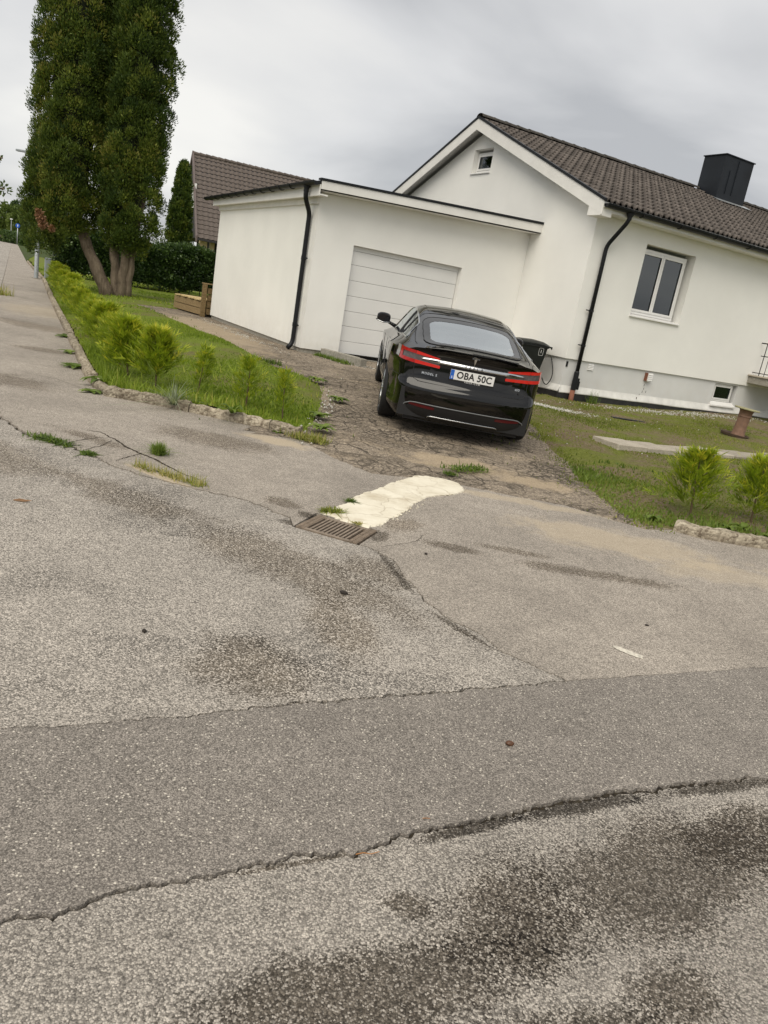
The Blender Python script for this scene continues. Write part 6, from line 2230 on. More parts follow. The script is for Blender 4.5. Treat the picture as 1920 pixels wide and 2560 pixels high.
# clipped broad-leaved hedge across the back of the garden
def hedge(name, label, a0, a1, b0, depth, h, n, seed, top_loose=True, nleaf=46, mat=None, z0=0.27, cat_='hedge', tint=0.45):
    rg = np.random.default_rng(seed)
    a = rg.uniform(a0, a1, n)
    which = rg.uniform(0, 1, n)
    z = np.where(which < 0.72, rg.uniform(0.28, h, n), h + rg.uniform(-0.1, 0.10, n))
    b = np.where(which < 0.72, b0 + rg.normal(0, 0.10, n), b0 + rg.uniform(0, depth, n))
    P = U[None, :] * a[:, None] + Vv[None, :] * b[:, None]
    hh = h * (1 + 0.05 * np.sin(a * 1.7) + 0.05 * np.sin(a * 0.7 + 1))
    C = np.stack([P[:, 0], P[:, 1], z * hh / h], 1)
    c0 = U * (a0 + a1) / 2 + Vv * b0
    base = np.array([c0[0], c0[1], z0])
    out = np.tile(np.array([-Vv[0], -Vv[1], 0.4]), (n, 1))
    R_ = rg.uniform(0.16, 0.30, n)
    V, F, T = clump_cloud(C - np.array([base[0], base[1], 0]), R_, nleaf, (0.07, 0.13), (0.045, 0.08), rg, np.clip(rg.normal(tint, 0.17, n) + 0.12 * (z / h - 0.5), 0, 0.95), unit(out), up=0.25, shell=(0.4, 1.1))
    t = thing(name, label, cat_, tuple(base))
    me = quads_mesh('foliage', V, F)
    set_tint(me, T, 4)
    link_mesh('foliage', me, mat or M['hedge'], t)
    L2 = (a1 - a0) / 2
    MB().box(-L2, L2, 0.16, depth, 0.25, h - 0.12).xf(Matrix.Rotation(UA, 4, 'Z')).build('shade_core', M['leafcore'], t)
    for k in range(int((a1 - a0) / 0.45)):
        x = -L2 + 0.2 + k * 0.45
        MB().tube([(x, 0.2, -0.1), (x + rg.normal(0, 0.05), 0.2 + rg.normal(0, 0.05), 0.7)], [0.025, 0.018], 5).xf(Matrix.Rotation(UA, 4, 'Z')).build('stem', M['bark'], t)
    return t


hedge('garden_hedge', 'dense dark green clipped hedge behind the big thuja and the garage', 2.9, 15.5, 35.2, 1.3, 1.78, 1900, 51, nleaf=54)
# feathery paler bush over the hedge
n = 70
leafy('feathery_bush', 'pale feathery shrub rising above the dark hedge left of the garage', 'shrub', (-12.3, 37.3, 0.27), np.stack([rg.uniform(-0.9, 1.0, n), rg.uniform(-0.5, 0.5, n), rg.uniform(0.3, 2.15, n) * (1 - 0.2 * rg.uniform(0, 1, n))], 1), rg.uniform(0.2, 0.32, n), 130, (0.10, 0.2), (0.02, 0.04), M['far_leaves'], 31, up=0.9, tint=0.6)


# ---- weeds and tufts on the asphalt
def tuft(name, label, x, y, z, n, h, spread, mat, seed, wid=0.006, curve=0.6, cat_='weed', tint=0.5, elong=None):
    rg = np.random.default_rng(seed)
    V, F, T = [], [], []
    for k in range(n):
        a = rg.uniform(0, 2 * np.pi)
        bx_, by_ = rg.normal(0, spread, 2) * 0.5
        if elong:
            s = rg.uniform(-0.5, 0.5)
            bx_ += elong[0] * s
            by_ += elong[1] * s
        L = h * rg.uniform(0.55, 1.1)
        ln = abs(rg.normal(0, curve))
        d = np.array([math.cos(a), math.sin(a), 0.0])
        sd_ = np.array([-d[1], d[0], 0]) * wid * rg.uniform(0.7, 1.3)
        p0 = np.array([bx_, by_, -0.005])
        tt = float(np.clip(rg.normal(tint, 0.2), 0, 1))
        prev_ = None
        for q, s in enumerate((0.0, 0.4, 0.75, 1.0)):
            c_ = p0 + d * L * ln * s ** 1.3 + np.array([0, 0, L * (s - 0.45 * ln * s * s)])
            c_[2] = max(c_[2], 0.004)
            w_ = sd_ * (1 - s * 0.92)
            V += [c_ - w_, c_ + w_]
            T += [tt, tt]
            if q:
                b = len(V) - 4
                F.append((b, b + 1, b + 3, b + 2))
    me = quads_mesh('blades', np.array(V), np.array(F))
    set_tint(me, T, 1)
    t = thing(name, label, cat_, (x, y, z))
    link_mesh('blades', me, mat, t)
    return t


def rosette(name, label, x, y, z, n, L, seed, mat=None, group=None, cat_='weed', rise=0.45):
    rg = np.random.default_rng(seed)
    t = thing(name, label, cat_, (x, y, z), 0.0, group)
    for k in range(n):
        a = 2 * math.pi * k / n + rg.normal(0, 0.25)
        l = L * rg.uniform(0.7, 1.15)
        d = np.array([math.cos(a), math.sin(a), 0])
        sd_ = np.array([-d[1], d[0], 0])
        P = []
        rs_ = rise * rg.uniform(0.6, 1.5)
        for s in np.linspace(0, 1, 6):
            w_ = l * 0.20 * math.sin(math.pi * min(1, 0.08 + 0.92 * s) ** 0.8) * (1 + 0.2 * math.sin(18 * s)) + 0.002
            c_ = d * l * s + np.array([0, 0, l * (rs_ * s - rs_ * 0.85 * s * s) + 0.006])
            P.append([c_ - sd_ * w_ + np.array([0, 0, 0.25 * w_]), c_, c_ + sd_ * w_ + np.array([0, 0, 0.25 * w_])])
        mb = MB().grid(P)
        me = mb.mesh('leaf', True)
        set_tint(me, np.full(len(me.vertices), float(np.clip(rg.normal(0.55, 0.2), 0, 1))), 1)
        link_mesh('leaf', me, mat or M['weed'], t)
    return t


tuft('spiky_tuft', 'pale spiky tuft of long grass flopping over the crumbling kerb', -2.52, 8.30, 0.05, 95, 0.36, 0.03, M['pale_blade'], 3, wid=0.006, curve=1.5, tint=0.45)
tuft('weed_tuft', 'small round green weed growing alone from the pavement', -1.95, 6.14, 0.0, 420, 0.13, 0.045, M['weed'], 4, wid=0.005, curve=0.7, tint=0.65)
tuft('grass_fringe', 'yellowing strip of grass in the joint between pavement and road', -1.66, 5.53, 0.0, 300, 0.10, 0.06, M['dry_grass'], 6, wid=0.004, curve=0.95, tint=0.85, elong=(0.60, -0.26), cat_='grass')
tuft('joint_weeds', 'dark green weeds in the joint at the left edge of the pavement', -2.78, 5.98, 0.0, 260, 0.06, 0.075, M['weed'], 7, wid=0.009, curve=1.6, tint=0.35, elong=(0.36, -0.14))
tuft('joint_weeds', 'small mossy weed at the right end of the left pavement joint', -2.38, 5.76, 0.0, 160, 0.05, 0.045, M['weed'], 8, wid=0.008, curve=1.2, tint=0.4)
tuft('drain_moss', 'mossy tuft at the far left corner of the drain grate', -0.38, 5.31, 0.012, 200, 0.05, 0.05, M['dry_grass'], 9, wid=0.006, curve=1.1, tint=0.5, elong=(0.12, 0.06))
tuft('drain_moss', 'little tuft on the left edge of the cement patch', -0.27, 5.68, 0.012, 90, 0.045, 0.03, M['weed'], 10, wid=0.006, curve=1.1, tint=0.4)
tuft('drain_moss', 'tiny dry tuft between the grate and the near end of the cement', -0.17, 5.12, 0.01, 70, 0.035, 0.03, M['dry_grass'], 11, wid=0.005, curve=1.1, tint=0.9)
tuft('street_weeds', 'thin dry weeds in the far pavement joint near the left edge', -11.0, 20.2, 0.0, 130, 0.32, 0.35, M['dry_grass'], 12, wid=0.012, curve=0.35, tint=0.8)
tuft('drive_weeds', 'patch of low weeds on the driveway behind the cement patch', 0.78, 7.72, 0.02, 420, 0.06, 0.13, M['weed'], 13, wid=0.008, curve=1.0, tint=0.45, elong=(0.35, 0.3))
tuft('drive_weeds', 'small dark weed clump on the driveway next to the cement patch', 0.58, 7.35, 0.01, 160, 0.05, 0.06, M['weed'], 14, wid=0.007, curve=1.0, tint=0.35)
tuft('drive_weeds', 'weedy grass at the outer end of the crumbling kerb by the driveway', -0.92, 7.86, 0.01, 460, 0.11, 0.12, M['dry_grass'], 15, wid=0.006, curve=0.9, tint=0.75, elong=(0.3, -0.15))
tuft('drive_weeds', 'green weeds along the low concrete edging by the garage door', *W(6.2, 13.8)[:2], 0.26, 520, 0.10, 0.10, M['weed'], 16, wid=0.009, curve=0.8, tint=0.5, elong=(0.75, -0.85))
tuft('drive_weeds', 'dark weed clump on the earth path left of the garage corner', -2.35, 12.75, 0.20, 300, 0.14, 0.13, M['weed'], 17, wid=0.010, curve=0.8, tint=0.25, elong=(0.4, -0.25))
tuft('wall_weeds', 'thin seeding weed against the house wall right of the downpipe', *W(11.7, 12.25)[:2], 0.13, 60, 0.34, 0.12, M['weed'], 18, wid=0.007, curve=0.35, tint=0.45)
rosette('dock_weed', 'broad-leaved weed at the foot of the street kerb, nearest the corner', -3.50, 8.44, 0.0, 11, 0.15, 1)
rosette('dock_weed', 'leafy dark weed on the pavement against the kerb corner', -3.60, 8.98, 0.0, 14, 0.26, 2, rise=0.9)
rosette('dock_weed', 'pale flat weed under the street kerb, below the row of thujas', -4.40, 10.05, 0.0, 10, 0.22, 3)
rosette('dock_weed', 'small weed rosette farther up the street kerb', -5.08, 11.35, 0.0, 9, 0.17, 4)
rosette('dock_weed', 'farthest weed rosette at the foot of the street kerb', -6.03, 13.25, 0.0, 9, 0.20, 5)
rosette('dandelion', 'serrated upright weed on top of the crumbling kerb', -1.82, 8.10, 0.10, 9, 0.17, 6, rise=1.5)
rosette('dandelion', 'tiny weed at the base of the crumbling kerb near its end', -1.28, 7.97, 0.0, 8, 0.07, 7)
for k, (x, y) in enumerate([(-0.88, 10.35), (-0.98, 9.05), (-0.86, 8.35), (-1.35, 11.6)]):
    rosette('edge_weed', 'ragged leafy weed clump on the driveway edge of the left lawn, %s from the kerb' % ['third', 'second', 'first', 'fourth'][k], x, y, float(Z(x, y)) + 0.02, 20, 0.17, 20 + k, rise=0.8)
for k, (x, y) in enumerate([(3.15, 6.78), (3.5, 6.75), (3.75, 6.85), (2.5, 6.9), (3.35, 6.95)]):
    rosette('round_leaf_weed', 'round-leaved weed on the right lawn kerb, %s from the driveway' % ['second', 'fourth', 'fifth', 'first', 'third'][k], x, y, float(z_right(np.array([x]), np.array([y]))[0]), 13, 0.11, 30 + k, rise=1.0)
# ------------------------------------------------------------------ wheelie bin by the house corner
bx, by, _ = W(10.30, 13.02)
bz = float(Z(bx, by)) + 0.012
wb = thing('wheelie_bin', 'black two-wheeled rubbish bin marked 1 against the house wall', 'wheelie bin', (bx, by, bz), UA + R(-20))
wb.scale = (1.03, 1.03, 1.03)


def taper_box(mb, b, t, z0, z1):
    (bx0, bx1, by0, by1), (tx0, tx1, ty0, ty1) = b, t
    mb.add([(bx0, by0, z0), (bx1, by0, z0), (bx1, by1, z0), (bx0, by1, z0), (tx0, ty0, z1), (tx1, ty0, z1), (tx1, ty1, z1), (tx0, ty1, z1)], [(3, 2, 1, 0), (4, 5, 6, 7), (0, 1, 5, 4), (1, 2, 6, 5), (2, 3, 7, 6), (3, 0, 4, 7)])
    return mb


# local x: from the wheel/handle side (-x, out of view behind the car) to the front (+x); number on the -y flank
bb = MB()
taper_box(bb, (-0.22, 0.20, -0.20, 0.20), (-0.34, 0.33, -0.285, 0.285), 0.05, 0.96)
bd = bb.build('bin_body', M['bin'], wb, bevel=0.03)
MB().box(-0.355, 0.345, -0.30, 0.30, 0.93, 0.975).build('rim', M['bin'], wb, bevel=0.012)
lid = MB()
P = []
for (x, zt) in ((-0.40, 0.985), (-0.36, 1.03), (-0.2, 1.055), (0.05, 1.065), (0.25, 1.045), (0.36, 1.005), (0.40, 0.97)):
    P.append([(x, y, zt - 0.06 * (abs(y) / 0.31) ** 4) for y in np.linspace(-0.31, 0.31, 13)])
lid.grid(P)
lid.grid([[(p[0], p[1], 0.977) for p in (r_[0], r_[-1])] for r_ in P])
for s in (0, -1):
    lid.grid([[r_[s] for r_ in P], [(r_[s][0], r_[s][1], 0.977) for r_ in P]])
lid.grid([[P[-1][k] for k in range(13)], [(0.40, P[-1][k][1], 0.955) for k in range(13)]])
ld = lid.build('lid', M['bin'], wb, smooth=True)
ld.data.set_sharp_from_angle(angle=R(40))
MB().tube([(-0.42, -0.24, 1.0), (-0.45, -0.24, 1.05), (-0.45, 0.24, 1.05), (-0.42, 0.24, 1.0)], 0.016, 8).build('handle', M['bin'], wb, smooth=True)
for s in (1, -1):
    MB().lathe([(0.0, -0.025), (0.10, -0.025), (0.105, 0.0), (0.10, 0.025), (0.0, 0.025)], (-0.24, s * 0.255, 0.105), 20, 'y').build('wheel', M['rubber'], wb, smooth=False)
MB().tube([(-0.24, -0.24, 0.105), (-0.24, 0.24, 0.105)], 0.012, 8).build('axle', M['galv'], wb)


def flank(x, z):
    t = (z - 0.05) / 0.91
    return (x, -0.20 - 0.085 * t - 0.006, z)


def ring_label(w_, h_, r_, n=6):
    out = []
    for cx_, cz_, a0 in ((w_ - r_, h_ - r_, 0), (-w_ + r_, h_ - r_, 90), (-w_ + r_, -h_ + r_, 180), (w_ - r_, -h_ + r_, 270)):
        out += [(cx_ + r_ * math.cos(R(a0 + 90 * k / n)), cz_ + r_ * math.sin(R(a0 + 90 * k / n))) for k in range(n + 1)]
    return out


o1, o2 = ring_label(0.048, 0.075, 0.02), ring_label(0.043, 0.070, 0.016)
m_ = len(o1)
lb = MB()
lb.add([flank(0.19 + a, 0.85 + b) for a, b in o1] + [flank(0.19 + a, 0.85 + b) for a, b in o2], [(i, (i + 1) % m_, m_ + (i + 1) % m_, m_ + i) for i in range(m_)])
lb.build('number_frame', M['white_print'], wb)
lettering('1', 0.085, lambda r_, u: flank(0.19 + r_, 0.853 + u), M['white_print'], wb, 'number', 0.001)

# black cable loop hanging on the plinth behind the bin
cz_ = [W(10.832, 12.86, 0.98), W(10.80, 12.76, 0.90), W(10.79, 12.66, 0.72), W(10.80, 12.66, 0.56), W(10.80, 12.76, 0.40), W(10.80, 12.88, 0.42), W(10.82, 13.0, 0.52)]
cb = MB().tube([tuple(p) for p in smooth_path(cz_, 0.12, 5)], 0.011, 8)
tag(cb.build('cable', M['matt_black'], smooth=True), 'black cable hanging in a loop on the plinth beside the bin', 'cable')

# ------------------------------------------------------------------ empty cable reel on the right lawn
sx, sy = 6.72, 15.30
sz = float(z_right(np.array([sx]), np.array([sy]))[0])
reel = thing('metal_reel', 'rusty brown metal reel with a mossy top disc standing on the right lawn', 'reel', (sx, sy, sz - 0.01), 0.0)
reel.rotation_euler = (R(1.5), R(4), 0)
MB().lathe([(0.0, 0.03), (0.135, 0.03), (0.125, 0.06), (0.115, 0.25), (0.118, 0.40), (0.128, 0.41), (0.128, 0.43), (0.122, 0.44), (0.128, 0.52), (0.15, 0.555), (0.0, 0.555)], n=32).build('drum', M['rust'], reel, smooth=True).data.set_sharp_from_angle(angle=R(35))
MB().lathe([(0.0, 0.556), (0.235, 0.556), (0.242, 0.566), (0.238, 0.580), (0.0, 0.584)], n=36).build('top_disc', M['moss_top'], reel, smooth=True).data.set_sharp_from_angle(angle=R(35))
MB().lathe([(0.0, 0.012), (0.255, 0.012), (0.275, 0.05), (0.282, 0.05), (0.262, 0.0), (0.0, 0.0)], (-0.06, 0, 0), n=36).build('bottom_disc', M['rust_dark'], reel, smooth=False)

# ------------------------------------------------------------------ paving slabs across the right lawn
path = tag(bpy.data.objects.new('paving_path', None), kind='structure')
COL.objects.link(path)
px0, py0 = 2.95, 10.86
dirp = Vector((0.868, 0.497, 0))
nrm = Vector((-0.497, 0.868, 0))
x = 0.0
for k, L in enumerate((0.62, 0.62, 0.70, 0.62, 0.72, 0.62, 0.66)):
    c_ = Vector((px0, py0, 0)) + dirp * (x + L / 2) + nrm * random.uniform(-0.02, 0.02)
    zz = float(z_right(np.array([c_.x]), np.array([c_.y]))[0])
    o = MB().box(-L / 2 + 0.016, L / 2 - 0.016, -0.27, 0.27, -0.05, 0.05).build('paving_slab', M['slab'], path, bevel=0.01)
    o.location = (c_.x, c_.y, zz + 0.008)
    o.rotation_euler = (random.uniform(-0.03, 0.03), random.uniform(-0.03, 0.03), math.atan2(dirp.y, dirp.x) + random.uniform(-0.04, 0.04))
    x += L

# ------------------------------------------------------------------ gravel, stones and scraps
def stones(name, label, n, cx, cy, sx_, sy_, rot, size, zf, mat, seed, cat_='gravel'):
    rg = np.random.default_rng(seed)
    base = np.array([[0, 0, 1], [1, 0, 0], [0, 1, 0], [-1, 0, 0], [0, -1, 0], [0, 0, -1]], float)
    fc = np.array([[0, 1, 2], [0, 2, 3], [0, 3, 4], [0, 4, 1], [5, 2, 1], [5, 3, 2], [5, 4, 3], [5, 1, 4]])
    a, b = rg.normal(0, sx_, n), rg.normal(0, sy_, n)
    X, Y = cx + a * math.cos(rot) - b * math.sin(rot), cy + a * math.sin(rot) + b * math.cos(rot)
    s = size * rg.uniform(0.4, 1.5, n)
    Zb = zf(X, Y) + s * 0.25
    V = base[None] * (s[:, None, None] * rg.uniform(0.6, 1.2, (n, 1, 3)) * np.array([1, 1, 0.6]))
    th = rg.uniform(0, 6.28, n)
    c_, s_ = np.cos(th), np.sin(th)
    V = np.stack([V[..., 0] * c_[:, None] - V[..., 1] * s_[:, None], V[..., 0] * s_[:, None] + V[..., 1] * c_[:, None], V[..., 2]], -1)
    V = V + np.stack([X, Y, Zb], 1)[:, None, :]
    F = (fc[None] + (np.arange(n) * 6)[:, None, None]).reshape(-1, 3)
    return tag(link_mesh(name, quads_mesh(name, V.reshape(-1, 3), F), mat), label, cat_, kind='stuff')


stones('gravel', 'pale gravel spilled on the grass in front of the bin', 900, 2.72, 14.35, 0.42, 0.13, R(-12), 0.014, z_right, M['pebble'], 1)
stones('rubble', 'stony rubble along the foot of the house wall', 900, *W(14.3, 11.95)[:2], 1.6, 0.16, UA, 0.016, z_right, M['pebble'], 2)
stones('rubble', 'small stones scattered over the driveway by the concrete edging', 160, *W(6.9, 12.9)[:2], 0.5, 0.12, R(-20), 0.016, z_drive, M['pebble'], 3)
stones('rubble', 'white grit along the edge of the earth path beside the garage', 260, *W(5.3, 17.0)[:2], 1.9, 0.12, UA + R(90), 0.014, z_drive, M['pebble'], 4)
stones('rubble', 'crumbs broken from the edges of the cement patch', 60, 0.16, 5.75, 0.30, 0.04, R(68), 0.012, lambda X, Y: np.zeros(len(X)) + 0.004, M['cement'], 5)
stones('rubble', 'white stones along the driveway edge of the left lawn', 70, -0.98, 9.6, 0.06, 0.8, 0, 0.018, lambda X, Y: z_drive(X, Y) + 0.02, M['pebble'], 6)
stones('rubble', 'white stones scattered on the right lawn', 60, 3.6, 11.6, 1.5, 1.8, 0, 0.016, z_right, M['pebble'], 8)
stones('grit', 'loose dark grit in the widest road crack', 500, 0.95, 2.345, 0.55, 0.014, R(27), 0.0035, lambda X, Y: np.zeros(len(X)) - 0.008, M['dropping'], 7)


def lump(name, label, x, y, sx_, sy_, sz_, mat, seed, rz=0.0, cat_='litter', z=0.0):
    rg = np.random.default_rng(seed)
    mb = MB()
    P = []
    for i, t in enumerate(np.linspace(0.02, math.pi - 0.02, 8)):
        row_ = []
        for q in np.linspace(0, 2 * math.pi, 13)[:-1]:
            k = 1 + 0.10 * math.sin(3 * q + i) + rg.normal(0, 0.03)
            row_.append((sx_ * math.cos(t) * k, sy_ * math.sin(t) * math.cos(q) * k, sz_ * math.sin(t) * math.sin(q) * k + sz_ * 0.92))
        row_.append(row_[0])
        P.append(row_)
    mb.grid(P)
    o = mb.build(name, mat, smooth=True)
    o.location = (x, y, z)
    o.rotation_euler = (0, 0, rz)
    return tag(o, label, cat_)


lump('fallen_nut', 'brown nut lying on the dark asphalt strip in the foreground', 0.63, 2.58, 0.017, 0.011, 0.010, M['nut'], 1, R(12), 'nut', 0.003)
lump('dark_clod', 'dark clod on the road below the drain grate', -0.14, 3.81, 0.022, 0.012, 0.010, M['dropping'], 2, R(-10), 'clod')
lump('dark_clod', 'tiny dark clod on the left part of the road', -0.94, 2.98, 0.010, 0.009, 0.009, M['dropping'], 3, 0, 'clod')
lump('dark_clod', 'tiny black speck of dirt on the pavement right of the drain', 0.32, 4.72, 0.010, 0.008, 0.007, M['dropping'], 4, 0, 'clod', 0.004)
lump('dark_clod', 'small black crumb near the right edge of the pavement', 1.62, 4.12, 0.012, 0.006, 0.005, M['dropping'], 5, 0, 'clod', 0.004)
lf = MB().grid([[(-0.055, 0, 0.003), (-0.05, 0.004, 0.006)], [(-0.02, -0.013, 0.004), (-0.02, 0.013, 0.014)], [(0.02, -0.012, 0.006), (0.02, 0.012, 0.012)], [(0.055, -0.001, 0.012), (0.055, 0.002, 0.014)]]).build('dry_leaf', M['dry_leaf'])
lf.location, lf.rotation_euler = (-2.21, 4.39, 0.0), (0, 0, R(10))
tag(lf, 'dry brown leaf on the road near the left edge of the picture', 'leaf')
tw = MB().tube([(-0.035, 0, 0.003), (-0.012, 0.004, 0.006), (0.012, 0.002, 0.004), (0.037, 0.009, 0.007)], [0.0015, 0.0014, 0.0013, 0.001], 5).build('twig', M['twig'])
tw.location, tw.rotation_euler = (0.125, 1.86, -0.003), (0, 0, R(12))
tag(tw, 'thin orange twig lying in the widest road crack', 'twig')
tw = MB().tube([(-0.012, 0, 0.002), (0, 0.001, 0.004), (0.013, 0.003, 0.002)], 0.001, 5).build('twig', M['twig'])
tw.location, tw.rotation_euler = (0.30, 2.06, 0.003), (0, 0, R(5))
tag(tw, 'tiny straw on the dark asphalt strip above the crack', 'twig')
# worn white paint dash on the pavement
pd, pn, pj = rag([(1.315, 3.725), (1.345, 3.738), (1.41, 3.70), (1.462, 3.66), (1.450, 3.625), (1.39, 3.650), (1.33, 3.69), (1.315, 3.725)], 0.008, 0.003, seed=90)
pd = (pd + pn * pj[:, None])[:-1]
pm = MB().add([(p[0], p[1], 0.0072) for p in pd], [tuple(range(len(pd)))])
tag(pm.build('paint_mark', M['paint']), 'short worn white paint dash on the pavement at the right', 'paint mark')
# dark flat scrap of rubber on the lawn
sc = MB().box(-0.38, 0.38, -0.05, 0.05, 0, 0.02).build('rubber_strip', M['matt_black'], bevel=0.008)
scx, scy = 4.35, 14.75
sc.location = (scx, scy, float(z_right(np.array([scx]), np.array([scy]))[0]) + 0.004)
sc.rotation_euler = (0.03, 0.02, R(22))
tag(sc, 'flat black rubber strip lying on the right lawn by the wall', 'strip')

# ------------------------------------------------------------------ timber bed and sleeper steps past the garage
def beam(mb, p0, p1, w_, z0, z1):
    p0, p1 = Vector((p0[0], p0[1], 0)), Vector((p1[0], p1[1], 0))
    d = (p1 - p0).normalized()
    s = Vector((-d.y, d.x, 0)) * w_ / 2
    vs = [p0 - s, p1 - s, p1 + s, p0 + s]
    return mb.add([(v.x, v.y, z0) for v in vs] + [(v.x, v.y, z1) for v in vs], [(3, 2, 1, 0), (4, 5, 6, 7), (0, 1, 5, 4), (1, 2, 6, 5), (2, 3, 7, 6), (3, 0, 4, 7)])


A0 = Vector(W(5.28, 23.7))
A1 = Vector(W(5.60, 21.62))
zg = 0.30
deck = thing('timber_bench', 'low bench of treated planks with paler boards on top beside the garage', 'bench', (A0.x, A0.y, zg))
rel = lambda p: (p.x - A0.x, p.y - A0.y)
for k, (z0, z1) in enumerate(((0.0, 0.17), (0.185, 0.36))):
    beam(MB(), rel(A0), rel(A1), 0.05, z0, z1).build('plank', M['timber'], deck, bevel=0.006)
ud = Vector((U[0], U[1], 0))
A2 = A0 + ud * 1.1
for k, (z0, z1) in enumerate(((0.0, 0.17), (0.185, 0.36))):
    beam(MB(), rel(A0 + ud * 0.03), rel(A2), 0.05, z0, z1).build('plank', M['timber'], deck, bevel=0.006)
vd = (A1 - A0)
for k in range(8):
    t = 0.06 + k * 0.115
    q0 = A0 + vd * t - ud * (0.06 if k % 2 else 0.03)
    o = beam(MB(), rel(q0), rel(q0 + ud * random.uniform(1.0, 1.2)), 0.30, 0.375 + 0.01 * (k % 2), 0.41 + 0.012 * (k % 2)).build('top_board', M['timber_new'], deck, bevel=0.005)
fence = thing('timber_screen', 'short brown timber screen fixed at the far corner of the garage', 'screen', (A1.x, A1.y, zg))
MB().box(-0.06, 0.06, -0.06, 0.06, -0.1, 0.85).xf(Matrix.Rotation(UA, 4, 'Z')).build('post', M['timber_post'], fence, bevel=0.008)
for k in range(4):
    o = beam(MB(), (0.09 * U[0], 0.09 * U[1]), (0.75 * U[0], 0.75 * U[1]), 0.04, 0.04 + k * 0.185, 0.20 + k * 0.185).build('board', M['timber_post'], fence, bevel=0.006)
beam(MB(), (-0.08 * U[0], -0.08 * U[1]), (0.8 * U[0], 0.8 * U[1]), 0.13, 0.852, 0.88).build('cap', M['timber'], fence, bevel=0.006)

# ------------------------------------------------------------------ street lamp, cabinet
lp = thing('street_lamp', 'grey steel street lamp rising behind the left side of the thuja', 'street lamp', (-15.86, 31.94, 0.0))
MB().lathe([(0.085, 0.0), (0.085, 1.33), (0.055, 1.42)], n=16).build('base_tube', M['galv'], lp, smooth=True)
MB().tube([(0, 0, 1.40), (0, 0, 4.6)], [0.052, 0.042], 12).build('pole', M['galv'], lp, smooth=True)
MB().tube([(0, 0, 4.55), (-0.05, -0.05, 4.72), (-0.42, -0.22, 4.78)], 0.03, 8).build('arm', M['galv'], lp, smooth=True)
MB().box(-0.85, -0.40, -0.36, -0.16, 4.72, 4.80).build('lamp_head', M['cabinet'], lp, bevel=0.02)
MB().lathe([(0.17, -0.05), (0.17, 0.03), (0.0, 0.035)], n=18).build('footing', M['concrete'], lp)
cbx = thing('utility_cabinet', 'small grey utility cabinet right behind the street lamp', 'cabinet', (-15.43, 32.0, 0.06), UA)
MB().box(-0.11, 0.11, -0.15, 0.15, -0.1, 0.80).build('box', M['cabinet'], cbx, bevel=0.012)
MB().box(-0.125, 0.125, -0.165, 0.165, 0.801, 0.835).build('lid', M['cabinet'], cbx, bevel=0.01)

# ------------------------------------------------------------------ neighbouring house with a steep tiled roof
nbv = thing('neighbour_house', 'brown house with a steep tiled roof behind the hedge', 'house', (-14.1, 47.9, 0.38), R(26))
NL, NW = 15.0, 8.0
ez, rzn = 3.05, 8.0     # eave and ridge above its base
MB().box(1.25, NL - 0.3, 1.0, NW - 1.0, 0.0, 2.85).build('wall', M['dark_board'], nbv)
MB().box(0.30, 0.75, 0.30, 0.62, 0.0, 2.80).build('brick_pier', M['brick'], nbv)
MB().box(1.0, 1.24, 0.50, 0.9, 0.0, 2.80).build('brick_pier', M['brick'], nbv)
MB().box(0.25, 0.80, 0.25, 0.67, 2.801, 2.87).build('pier_cap', M['white_wood'], nbv)
MB().box(0.95, 1.29, 0.45, 0.95, 2.801, 2.87).build('pier_cap', M['white_wood'], nbv)
gbw = MB().prism([(0.15, 2.9), (NW - 0.15, 2.9), (NW - 0.15, ez), (NW / 2, rzn - 0.15), (0.15, ez)], 'x', 0.12, NL - 0.12)
gbw.build('gable_wall', M['dark_board'], nbv)
for k in range(2):
    MB().box(0.06, 0.119, 2.25 + k * 0.62, 2.80 + k * 0.62, 4.75, 6.05).build('window', M['glass_win'], nbv)
    wfm = MB()
    y0_, y1_ = 2.25 + k * 0.62, 2.80 + k * 0.62
    wfm.box(0.0, 0.118, y0_ - 0.06, y0_ - 0.001, 4.69, 6.11).box(0.0, 0.118, y1_ + 0.001, y1_ + 0.06, 4.69, 6.11).box(0.0, 0.118, y0_, y1_, 6.051, 6.11).box(0.0, 0.118, y0_, y1_, 4.69, 4.749)
    wfm.build('window_frame', M['pvc'], nbv)
sl_n = math.atan2(rzn - ez, NW / 2)
rlen = math.hypot(rzn - ez, NW / 2)
rf = MB()
rf.add([(0, -0.15, ez - 0.20), (NL, -0.15, ez - 0.20), (NL, NW / 2, rzn), (0, NW / 2, rzn)], [(0, 1, 2, 3)])
rf.add([(0, NW + 0.15, ez - 0.20), (NL, NW + 0.15, ez - 0.20), (NL, NW / 2, rzn), (0, NW / 2, rzn)], [(0, 1, 2, 3)])
rfo = rf.build('roof', M['dark_board'], nbv)
ft = tile_mesh('far_tile', 0.30, 0.36, 1, 0.030, 0.035, 6)
jt = MB()
rows_n = 19
crs = (rlen + 0.25) / rows_n
for r_ in range(rows_n):
    d0 = -0.24 + r_ * crs
    for c_ in range(int(NL / 0.30)):
        Mx = Matrix.Translation((c_ * 0.30, d0 * math.cos(sl_n), ez + d0 * math.sin(sl_n) + 0.04)) @ Matrix.Rotation(sl_n - 0.10, 4, 'X')
        base = len(jt.v)
        jt.v += [tuple(Mx @ v.co) for v in ft.vertices]
        jt.f += [tuple(base + i for i in p.vertices) for p in ft.polygons]
tag(jt.build('roof_tiles', M['tile_far'], rfo), kind='stuff')
for k in range(int(NL / 0.4)):
    MB().tube([(k * 0.4, NW / 2, rzn + 0.02), (k * 0.4 + 0.42, NW / 2, rzn + 0.0)], [0.13, 0.11], 8).build('ridge_tile', M['tile_far'], rfo)
